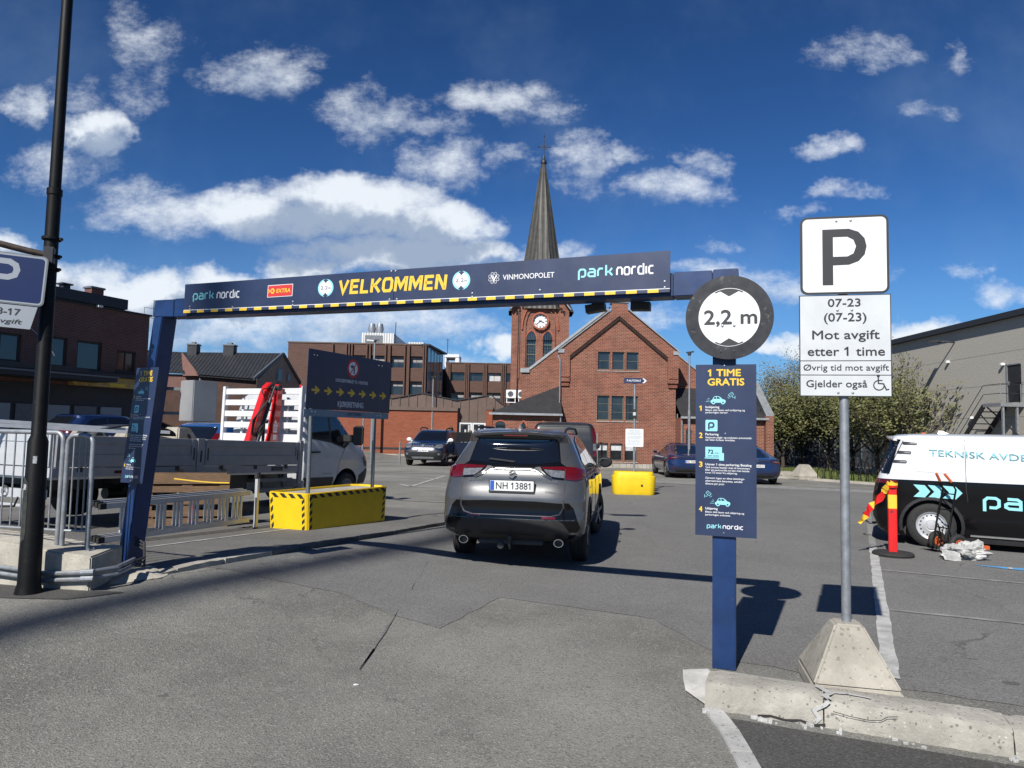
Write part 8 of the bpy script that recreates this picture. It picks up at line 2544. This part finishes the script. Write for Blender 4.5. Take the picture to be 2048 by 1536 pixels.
mb = MB(); mb.box((1.9, -.36, 3.24), (2.6, -.352, 3.38)); mb.build('shop_mark', M['print_yellow'], LS, smooth=0)
mb = MB(); mb.box((-12, .1, 0), (3.8, .158, 3.2)); mb.build('shopfront', M['charcoal'], LS, smooth=0)
for i in range(9): mb = MB(); x = -7.4 + i * 1.15; mb.box((x, .02, .45), (x + .95, .08, 2.35)); mb.build('shop_panel', M['print_grey'] if i % 2 == 0 else M['galv_dull'], LS, smooth=0)
mb = MB(); mb.box((1.45, .6, 6.7), (2.0, 1.1, 7.52)); mb.build('chimney', M['br_left'], LS, smooth=0); mb = MB(); mb.box((1.40, .55, 7.52), (2.05, 1.15, 7.60)); mb.build('chimney_cap', M['galv_dull'], LS, smooth=0)
mb = MB(); mb.box((.22, .6, 6.7), (.52, .9, 7.42)); mb.box((.14, .52, 7.44), (.60, .98, 7.50)); mb.build('roof_vent', M['fascia'], LS, smooth=0)
mb = MB(); mb.tube([(-1.4, -.02, 5.4), (-.75, -.3, 4.7), (-.55, -.4, 4.3)], .02, 6); mb.build('flag_rod', M['galv'], LS)
mb = MB(); mb.box((1.25, -.24, 6.60), (1.45, -.08, 6.68)); mb.build('wall_light', M['sign_white'], LS)
mb = MB()
for s_, z in ((3.80, 7.0), (4.35, 7.0)): mb.cyl((s_, .3, 5.8), (s_, .3, 7.05), .015, n=5)
for z in (6.6, 7.05): mb.cyl((3.80, .3, z), (4.35, .3, z), .012, n=5)
mb.build('roof_ladder', M['galv'], LS)
# back wall between shop and house
mb = MB(); mb.box((-24, 40, 0), (-13.2, 40.3, 3.6)); o = mb.build('garden_wall', mat('dark_brown_boards', (.060, .028, .018), .8, var=.25, vs=2), smooth=0); tag(o, 'dark brown boarded wall closing the yard behind the truck', 'wall')

# ---- house with black tiled roof
HO = thing('gabled_house', 'old house with black tiled roof, two chimneys and beige gable', 'house', (0, 0, 0))
A = (-16.63, 45.5, 4.72); AP = (-15.70, 48, 6.67); B = (-15.13, 50.5, 4.82); R2 = (-22.44, 48, 6.60); E2_ = (-20.2, 45.6, 4.93); B2 = (-22.2, 50.5, 4.9)
mb = MB(); mb.add([A, AP, R2, E2_], [(0, 1, 2, 3)]); mb.add([(p[0], p[1], p[2] - .12) for p in (A, AP, R2, E2_)], [(3, 2, 1, 0)]); mb.add([AP, B, B2, R2], [(0, 1, 2, 3)]); mb.build('roof', M['tiles'], HO, smooth=0)
mb = MB(); mb.add([(A[0] + .25, A[1], 0), (B[0] + .1, B[1], 0), (B[0] + .1, B[1], B[2] - .1), (AP[0] + .1, AP[1], AP[2] - .12), (A[0] + .25, A[1], A[2] - .1)], [(0, 1, 2, 3, 4)]); mb.build('gable', M['beige_wood'], HO, smooth=0)
mb = MB(); mb.add([(A[0] + .2, A[1] + .25, 0), (A[0] + .2, A[1] + .25, 4.75), (E2_[0], E2_[1] + .25, 4.9), (E2_[0], E2_[1] + .25, 0)], [(0, 1, 2, 3)]); mb.build('wall', bpy.data.materials['dark_brown_boards'], HO, smooth=0)
for p, q in ((A, AP), (B, AP)): mb = MB(); mb.bar((p[0] + .12, p[1] - .2, p[2] - .03), (q[0] + .12, q[1] - .0, q[2] - .03), .10, .20); mb.build('barge_board', M['galv_dull'] if p is A else M['dark_frame'], HO, smooth=0)
G_ = lambda t, z: (lerp(A[0], B[0], t) + .27, lerp(A[1], B[1], t) - .02, z)
for t, w_, z0, z1 in ((.46, .07, 4.7, 5.55), (.66, .045, 4.75, 5.25)):
    mb = MB(); mb.add([G_(t - w_, z0), G_(t + w_, z0), G_(t + w_, z1), G_(t, z1 + .18), G_(t - w_, z1)], [(0, 1, 2, 3, 4)]); f = mb.build('window', M['blind'], HO, smooth=0)
    mb = MB(); g = lambda t_, z: V3(G_(t_, z)) + Vector((.02, -.02, 0)); mb.add([g(t - w_ * .6, z0 + .1), g(t + w_ * .6, z0 + .1), g(t + w_ * .6, z1), g(t - w_ * .6, z1)], [(0, 1, 2, 3)]); mb.build('pane', M['glass_win'], f, smooth=0)
for x0, x1 in ((-21.98, -21.35), (-19.55, -18.85)):
    mb = MB(); mb.box((x0, 47.7, 6.2), (x1, 48.3, 7.08)); c = mb.build('chimney', M['steel_dark'], HO, smooth=0); mb = MB(); mb.box((x0 - .05, 47.65, 7.08), (x1 + .05, 48.35, 7.16)); mb.box((x0 + .2, 47.85, 7.16), (x1 - .2, 48.15, 7.30)); mb.build('chimney_cap', M['galv_dull'], c, smooth=0)
HP = thing('dark_roofed_house', 'house with plain dark roof between the shop and the gabled house', 'house', (0, 0, 0))
mb = MB(); mb.add([(-27, 46, 5.05), (-21.25, 46, 4.98), (-22.42, 48.3, 6.62), (-27, 48.3, 6.8)], [(0, 1, 2, 3)]); mb.build('roof', M['tiles'], HP, smooth=0)
mb = MB(); mb.add([(-21.35, 45.93, 4.85), (-20.1, 45.66, 4.85), (-22.40, 47.9, 6.57), (-22.6, 48.2, 6.6)], [(0, 1, 2, 3)]); mb.add([(-27, 46.2, 0), (-20.4, 46.2, 0), (-20.4, 46.2, 4.95), (-27, 46.2, 5.0)], [(0, 1, 2, 3)]); mb.build('wall', M['br_left'], HP, smooth=0)

# ---- pebble-dashed hall on the right
RB = thing('pebbledash_hall', 'grey pebble-dashed hall with black roof edge and outside steel stair at right', 'building', (16.7, 33.0, 0), -math.pi / 2)
# local: x towards the camera (world -y), -y faces the car park
DH = (9.13, 9.80, 2.97, 4.24)
rowsz = [(-.05, 1.29), (1.30, 2.48), (2.49, 3.595), (3.605, 4.69), (4.70, 5.80)]
for j, (z0, z1) in enumerate(rowsz):
    off = (0, 2.1, 0, 3.0, 1.2)[j]
    xs_ = [0] + [off + 4.2 * k for k in range(1, 7) if off + 4.2 * k < 22] + [22]
    for a, b in zip(xs_, xs_[1:]):
        hs = []
        if a < DH[0] and b > DH[1] and z1 > DH[2] and z0 < DH[3]: hs = [(DH[0], DH[1], max(z0, DH[2]), min(z1, DH[3]))]
        m_ = facade(a + .002, b - .002, z0, z1, hs, 0, .05)
        m_.add([(a + .006, 0, z0), (b - .006, 0, z0), (b - .006, .03, z0), (a + .006, .03, z0), (a + .006, 0, z1), (b - .006, 0, z1), (b - .006, .03, z1), (a + .006, .03, z1)], [(0, 3, 2, 1), (4, 5, 6, 7), (0, 4, 7, 3), (1, 2, 6, 5)])
        m_.build('wall_panel', M['pebble'], RB, smooth=0)
mb = MB(); mb.box((0.01, .031, 0), (22, 12, 5.8)); mb.build('core', M['charcoal'], RB, smooth=0)
mb = MB(); mb.box((-.15, -.20, 5.80), (22, 12, 6.0)); mb.build('roof_edge', M['fascia'], RB, smooth=0)
mb = MB(); mb.box((DH[0] + .02, .012, DH[2]), (DH[1] - .02, .03, DH[3] - .02)); d_ = mb.build('door', M['steel_dark'], RB, smooth=0)
mb = MB(); mb.box((DH[0] + .06, -.02, 3.55), (DH[0] + .09, .012, 3.68)); mb.build('handle', M['galv'], d_, smooth=0)
mb = MB(); mb.box((DH[0] - .03, -.02, DH[2]), (DH[0] + .02, .01, DH[3] + .02)); mb.box((DH[0] - .03, -.02, DH[3] - .02), (DH[1], .01, DH[3] + .02)); mb.build('door_frame', M['galv'], RB, smooth=0)
for x, z, nm in ((9.02, 4.28, 'wall_light'), (7.32, 2.50, 'wall_light'), (6.0, 4.66, 'camera')):
    mb = MB(); mb.box((x - .06, -.13, z - .05), (x + .04, -.001, z + .05)); mb.build(nm, M['sign_white'], RB, bevel=.015)
mb = MB(); mb.tube([(6.35, 0, 5.36), (6.3, -.35, 5.40), (6.2, -.55, 5.38)], .03, 8); mb.add([(6.0, -.95, 5.36), (6.28, -.95, 5.36), (6.28, -.45, 5.40), (6.0, -.45, 5.40), (6.04, -.9, 5.42), (6.24, -.9, 5.42), (6.24, -.5, 5.47), (6.04, -.5, 5.47)], [(0, 3, 2, 1), (4, 5, 6, 7), (0, 1, 5, 4), (1, 2, 6, 5), (2, 3, 7, 6), (3, 0, 4, 7)]); mb.build('wall_lamp', M['steel_dark'], RB)
# outside stair: landing at the door, flight down away from the camera
SR = thing('steel_stair', 'galvanised outside steel stair leading up to the grey door', 'stair', (16.7, 33.0, 0), -math.pi / 2)
lx0, lx1, ly = 9.05, 9.90, -.76
mb = MB(); mb.box((lx0, ly, 2.86), (lx1, -.01, 2.90)); mb.build('landing', M['galv'], SR, smooth=0)
mb = MB(); mb.box((lx0, ly - .03, 2.80), (lx1, ly, 2.92)); mb.box((lx1, ly - .03, 2.80), (lx1 + .03, -.01, 2.92)); mb.build('landing_edge', M['galv'], SR, smooth=0)
for i in range(14):
    x = lx0 - .10 - i * .2; z = 2.86 - (i + 1) * .2
    if z < .05: break
    mb = MB(); mb.box((x - .12, ly + .03, z - .02), (x + .1, -.06, z + .01)); mb.build('tread', M['steel_dark'], SR, smooth=0)
for y in (ly, -.05):
    mb = MB(); mb.bar((lx0, y, 2.84), (lx0 - 2.8, y, .04), .04, .17); mb.build('stringer', M['steel_dark'], SR, smooth=0)
mb = MB()
for h in (.64, .33):
    mb.tube([(lx1, ly, 2.9 + h), (lx0, ly, 2.9 + h), (lx0 - 2.8, ly, .1 + h)], .012, 6); mb.tube([(lx1, ly, 2.9 + h), (lx1, -.02, 2.9 + h)], .012, 6)
mb.build('handrail', M['steel_dark'], SR)
for x, y in ((lx1, ly), (lx0, ly), (lx1, -.1), (lx0 - 1.4, ly), (lx0 - 2.7, ly)):
    zb = 2.86 if x >= lx0 else 2.86 - (lx0 - x); mb = MB(); mb.cyl((x, y, zb), (x, y, zb + .68), .013, n=6); mb.build('rail_post', M['galv'], SR)
for y in (ly + .05, -.25): mb = MB(); mb.box((lx1 - .07, y, 0), (lx1, y + .06, 2.85)); mb.build('support_post', M['galv'], SR, smooth=0)
mb = MB(); mb.bar((lx0 + .1, ly + .05, 2.8), (lx1 + .4, ly + .45, 1.7), .035, .035); mb.bar((lx0 - .3, ly + .1, 2.55), (lx1 - .1, -.2, 1.2), .03, .03); mb.build('brace', M['steel_dark'], SR, smooth=0)

# dark low building behind the trees
DB = thing('low_dark_building', 'low charcoal building with pale windows behind the trees', 'building', (15.6, 42.5, 0))
hd = [(1.2 + i * 1.6, 2.2 + i * 1.6, .5, 2.0) for i in range(5)]
facade(0, 12, -.05, 3.1, hd, 0).build('wall', M['charcoal'], DB, smooth=0)
for h in hd: window(DB, *h, .05, 1, 2, 'galv_dull', 'glass_win', .06, False)
mb = MB(); mb.box((-.1, -.2, 3.1), (12, 8, 3.3)); mb.build('roof', M['slate'], DB, smooth=0)
mb = MB(); mb.box((0.01, .12, 0), (12, 8, 3.1)); mb.build('body', M['charcoal'], DB, smooth=0)

# ------------------------------------------------------------------ trees
def tree(loc, h, rad, z0, lab, seed, leaves=6500, lm='leafs', size=.075, squash=1.0, group='small trees on the lawn', trunk=.09, lean=0.0):
    rn = random.Random(seed)
    T = thing('deciduous_tree', lab, 'tree', loc, 0, group)
    mb = MB(); tips = []
    def branch(p, d, L, r, lev):
        pts = [p]; rs = [r]; n = 4
        for i in range(n):
            d = (d + Vector((rn.uniform(-1, 1), rn.uniform(-1, 1), rn.uniform(-.2, .6))) * .16).normalized()
            p = p + d * L / n; pts.append(p); rs.append(r * (1 - .75 * (i + 1) / n))
            if lev < 3 and i > 0:
                for _ in range(2 if lev < 2 else 1):
                    dd = (d + Vector((rn.uniform(-1, 1), rn.uniform(-1, 1), rn.uniform(-.3, .5))) * .9).normalized()
                    branch(p, dd, L * rn.uniform(.5, .75), rs[-1] * .7, lev + 1)
            if lev >= 1: tips.append((p.copy(), lev))
        mb.tube(pts, rs, 6 if lev < 2 else 4)
    ht = z0
    base = Vector((0, 0, 0)); d0 = Vector((lean, 0, 1)).normalized()
    tr = MB(); top = base + d0 * ht; tr.tube([base, base + d0 * ht * .3 + Vector((.02, 0, 0)), base + d0 * ht * .7, top], [trunk * 1.3, trunk, trunk * .9, trunk * .8], 10); tr.build('trunk', M['bark'], T)
    for k in range(6):
        a = k * 1.05 + rn.uniform(-.3, .3)
        branch(top - d0 * rn.uniform(0, .2), Vector((math.cos(a), math.sin(a), rn.uniform(.7, 1.6))).normalized(), (h - z0) * rn.uniform(.5, .7), trunk * .55, 1)
    branch(top, d0, (h - z0) * .7, trunk * .6, 1)
    mb.build('branches', M['bark'], T)
    # leaf clumps: most round the twigs, some filling an uneven crown volume
    lf = MB(); cz = (h + z0) / 2 + .1
    clumps = []
    for _ in range(int(leaves / 60)):
        while True:
            q = Vector((rn.uniform(-1, 1), rn.uniform(-1, 1), rn.uniform(-1, 1)))
            if .25 < q.length < 1: break
        q = q * (.8 + .35 * mn.noise(q * 2.0 + Vector((seed, 0, 0))))
        clumps.append(Vector((q.x * rad, q.y * rad, cz + q.z * (h - z0) / 2 * squash)))
    for _ in range(leaves):
        if rn.random() < .5 and tips: c = rn.choice(tips)[0]; s_ = .16 * rad / 1.6
        else: c = rn.choice(clumps); s_ = .26 * rad / 1.6
        p = c + Vector((rn.gauss(0, s_), rn.gauss(0, s_), rn.gauss(0, s_)))
        u = Vector((rn.gauss(0, 1), rn.gauss(0, 1), rn.gauss(0, 1))).normalized(); v = u.orthogonal().normalized()
        a = size * rn.uniform(.6, 1.3)
        b = len(lf.v); lf.v += [tuple(p - u * a), tuple(p + v * a * .5), tuple(p + u * a), tuple(p - v * a * .5)]; lf.f.append((b, b + 1, b + 2, b + 3)); lf.m.append(0)
    o = lf.build('crown', M[lm], T, smooth=0); o['kind'] = 'stuff'
    return T


tree((15.7, 38.4, 0), 4.6, 2.0, 1.05, 'leafing tree nearest the church corner, left of the lawn group', 1, 7500, 'leafs')
tree((16.6, 37.2, 0), 4.9, 2.2, 1.1, 'leafing tree with dark forked trunk, second from the church', 2, 7500)
tree((16.9, 35.2, 0), 4.8, 2.2, 1.0, 'leafing tree directly behind the parking sign pole', 3, 7800)
tree((15.9, 30.9, 0), 4.7, 2.0, 1.05, 'leafing tree to the right of the parking sign pole', 4, 6500)
tree((15.5, 28.2, 0), 4.6, 1.55, 1.2, 'thin-crowned tree against the pebble-dashed wall, rightmost', 5, 3200, lean=.05)
tree((14.2, 37.2, 0), 3.6, 1.5, 1.0, 'low bushy tree at the left edge of the lawn group', 12, 6000)
tree((22.4, 60, 0), 7.6, 2.6, 2.4, 'taller bare-budding tree beyond the street, left one', 6, 5000, 'leafs2', .09, group='tall budding trees beyond the street', trunk=.16)
tree((25.5, 61, 0), 8.6, 3.0, 2.4, 'taller bare-budding tree beyond the street, right one', 7, 7000, 'leafs2', .09, group='tall budding trees beyond the street', trunk=.16)
tree((29.5, 58, 0), 8.4, 3.0, 2.4, 'taller budding tree beyond the street, hidden mostly by the parking sign', 8, 6000, 'leafs2', .09, group='tall budding trees beyond the street', trunk=.16)
tree((20.5, 66, 0), 6.0, 2.4, 1.6, 'olive green tree far behind the church corner', 9, 5000, 'leafs', .09, group='tall budding trees beyond the street', trunk=.14)
tree((33, 62, 0), 8.8, 3.2, 2.4, 'budding tree whose twigs show above the hall roof', 10, 2600, 'leafs2', .09, group='tall budding trees beyond the street', trunk=.16)
# ragged hedge and ground cover beyond the street
lf = MB(); rn = random.Random(31)
for _ in range(16000):
    x = rn.uniform(17, 46); y = 70 + rn.uniform(-1.2, 1.2); z = abs(rn.gauss(0, 1.2)) * (1 + .5 * mn.noise(Vector((x * .4, 0, 0))))
    u = Vector((rn.gauss(0, 1), rn.gauss(0, 1), rn.gauss(0, 1))).normalized(); v = u.orthogonal(); a = .15
    b = len(lf.v); p = Vector((x, y, z)); lf.v += [tuple(p - u * a), tuple(p + v * a * .5), tuple(p + u * a), tuple(p - v * a * .5)]; lf.f.append((b, b + 1, b + 2, b + 3)); lf.m.append(0)
o = struct(lf.build('hedge', M['leafs'], smooth=0), 'stuff'); tag(o, 'olive hedge and undergrowth beyond the street', 'hedge')

# ------------------------------------------------------------------ wire fence, cycle stands, small things by the street
FE = thing('wire_fence', 'galvanised wire mesh fence with tube posts behind the lawn', 'fence', (0, 0, 0))
fp = [(11.8, 41.0), (14.2, 39.6), (15.6, 39.2), (16.9, 38.0), (17.3, 36.2), (17.4, 34.2), (16.3, 33.2)]
allp = []
for a, b in zip(fp, fp[1:]):
    a, b = Vector(a), Vector(b); k = max(1, int((b - a).length / 1.3))
    allp += [a.lerp(b, i / k) for i in range(k)]
allp.append(Vector(fp[-1]))
for i, p in enumerate(allp):
    mb = MB(); mb.cyl((p.x, p.y, 0), (p.x, p.y, 1.12 if i % 3 else 1.3), .028, n=8); mb.build('post', M['galv'], FE)
for a, b in zip(allp, allp[1:]):
    mb = MB(); mb.cyl((a.x, a.y, 1.05), (b.x, b.y, 1.05), .016, n=6); mb.build('top_rail', M['galv'], FE)
mb = MB()
for a, b in zip(allp, allp[1:]):
    L = (b - a).length; k = 9
    for i in range(-k, k + 1):
        for sg in (1, -1):
            pts = []
            s0 = i / k; s1 = s0 + 1.0 / L * sg
            lo, hi = (s0, 0.04), (s1, 1.03)
            if lo[0] > hi[0]: lo, hi = hi, lo
            if hi[0] <= 0 or lo[0] >= 1: continue
            def cut(t): f = (t - lo[0]) / (hi[0] - lo[0]); return (t, lerp(lo[1], hi[1], f))
            l2 = cut(0) if lo[0] < 0 else lo; h2 = cut(1) if hi[0] > 1 else hi
            p, q = a.lerp(b, l2[0]), a.lerp(b, h2[0]); mb.cyl((p.x, p.y, l2[1]), (q.x, q.y, h2[1]), .004, n=3, cap=False)
mb.build('wire_mesh', M['galv_dull'], FE, smooth=0)['kind'] = 'stuff'
CSG = 'black tube cycle stands on the lawn edge'
mb = MB(); T0 = thing('cycle_stand', '', 'cycle stand', (0, 0, 0), 0, CSG)
for s_ in (-.09, .09):
    mb = MB(); mb.tube([(s_, 0, 0), (s_ * 1.1, -.02, .30), (s_ * .5, .05, .45), (s_ * .7, .0, .66), (s_ * 1.5, -.04, .84), (s_ * 2.8, -.02, .86)], .016, 7); mb.build('tube', M['black_pole'], T0)
mb = MB(); mb.tube([(-.08, 0, .36), (.06, .02, .5), (-.05, .02, .62)], .012, 6); mb.build('loop', M['black_pole'], T0)
ps = [(12.05 + .215 * i, 27.75 - .13 * i) for i in range(9)]
for i, (x, y) in enumerate(ps):
    T = T0 if i == 0 else clone(T0, None)
    T.location = (x, y, .02); T.rotation_euler = (0, 0, R(-25 + 7 * (i % 3))); T.scale = (1, 1, .92 if i % 2 else 1.1)
    T['label'] = ('leftmost', 'second', 'third', 'fourth', 'fifth', 'sixth', 'seventh', 'eighth', 'rightmost')[i] + ' of the nine black bent-tube cycle stands along the lawn edge, from the left'
SG2 = thing('street_sign', 'round blue traffic sign over a white plate on a black pole by the street', 'sign', (17.2, 46, 0), R(-15))
mb = MB(); mb.cyl((0, 0, 0), (0, 0, 2.3), .04, n=8); mb.build('pole', M['steel_dark'], SG2)
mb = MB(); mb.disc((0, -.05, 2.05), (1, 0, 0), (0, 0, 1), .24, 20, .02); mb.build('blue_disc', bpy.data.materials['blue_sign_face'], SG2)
mb = MB(); mb.poly(rrect(.4, .36, .03, 0, 1.35), (0, -.05, 0), (1, 0, 0), (0, 0, 1), .02); mb.poly(rrect(.34, .2, .03, 0, 1.68), (0, -.05, 0), (1, 0, 0), (0, 0, 1), .02); mb.build('white_plate', M['sign_white'], SG2)
mb = MB(); mb.cyl((0, 0, 0), (0, 0, 3.1), .10, n=10); o = mb.build('white_post', M['sign_white']); o.location = (21.4, 55.5, 0); tag(o, 'tall white post standing by the street beyond the lawn', 'post')
WV = Car('far_van', 'small white van far off on the street beyond the lawn', 'van', (24.3, 60.5, 0), -145, [(.25, -1.9, 1.9, .80, .1, .3), (.5, -2.0, 2.05, .86, .1, .3), (1.0, -1.98, 1.7, .86, .1, .3), (1.1, -1.96, 1.5, .84, .1, .3), (1.6, -1.85, 1.1, .78, .1, .3), (1.85, -1.75, .8, .6, .1, .2)], M['van_white'])
WV.fp('windscreen', [(-.65, 1.12), (-.58, 1.6), (.58, 1.6), (.65, 1.12)], 'glass_dark', .02, cell=.3)
for x in (-1.2, 1.25):
    for s_ in (1, -1): wheel(WV.root, (x, s_ * .76, .33), .33, .2, s_)
VB = thing('glazed_kiosk', 'white framed glazed shelter beyond the street', 'shelter', (22.9, 57, 0))
mb = MB()
for x in (0, .55, 1.1): mb.box((x - .04, -.04, 0), (x + .04, .04, 2.0))
for z in (.0, .8, 1.95): mb.box((0, -.03, z), (1.1, .03, z + .06))
mb.build('frame', M['sign_white'], VB, smooth=0)
for x in (.04, .59): mb = MB(); mb.box((x, -.01, .86), (x + .47, .01, 1.95)); mb.build('pane', M['glass_win'], VB, smooth=0)

# unseen mast added behind the camera, shaped to cast the soft driveway shadow
MS = thing('shadow_mast', 'tall grey mast added unseen behind the viewer for the soft shadow across the driveway', 'mast', (-23.3, -36.6, 0))
mb = MB(); mb.cyl((0, 0, 0), (0, 0, 46), .27, .22, 20); mb.build('shaft', M['galv_dull'], MS)
mb = MB(); mb.box((-.6, -.6, 45.9), (.6, .6, 46.3)); mb.build('head_frame', M['steel_dark'], MS)
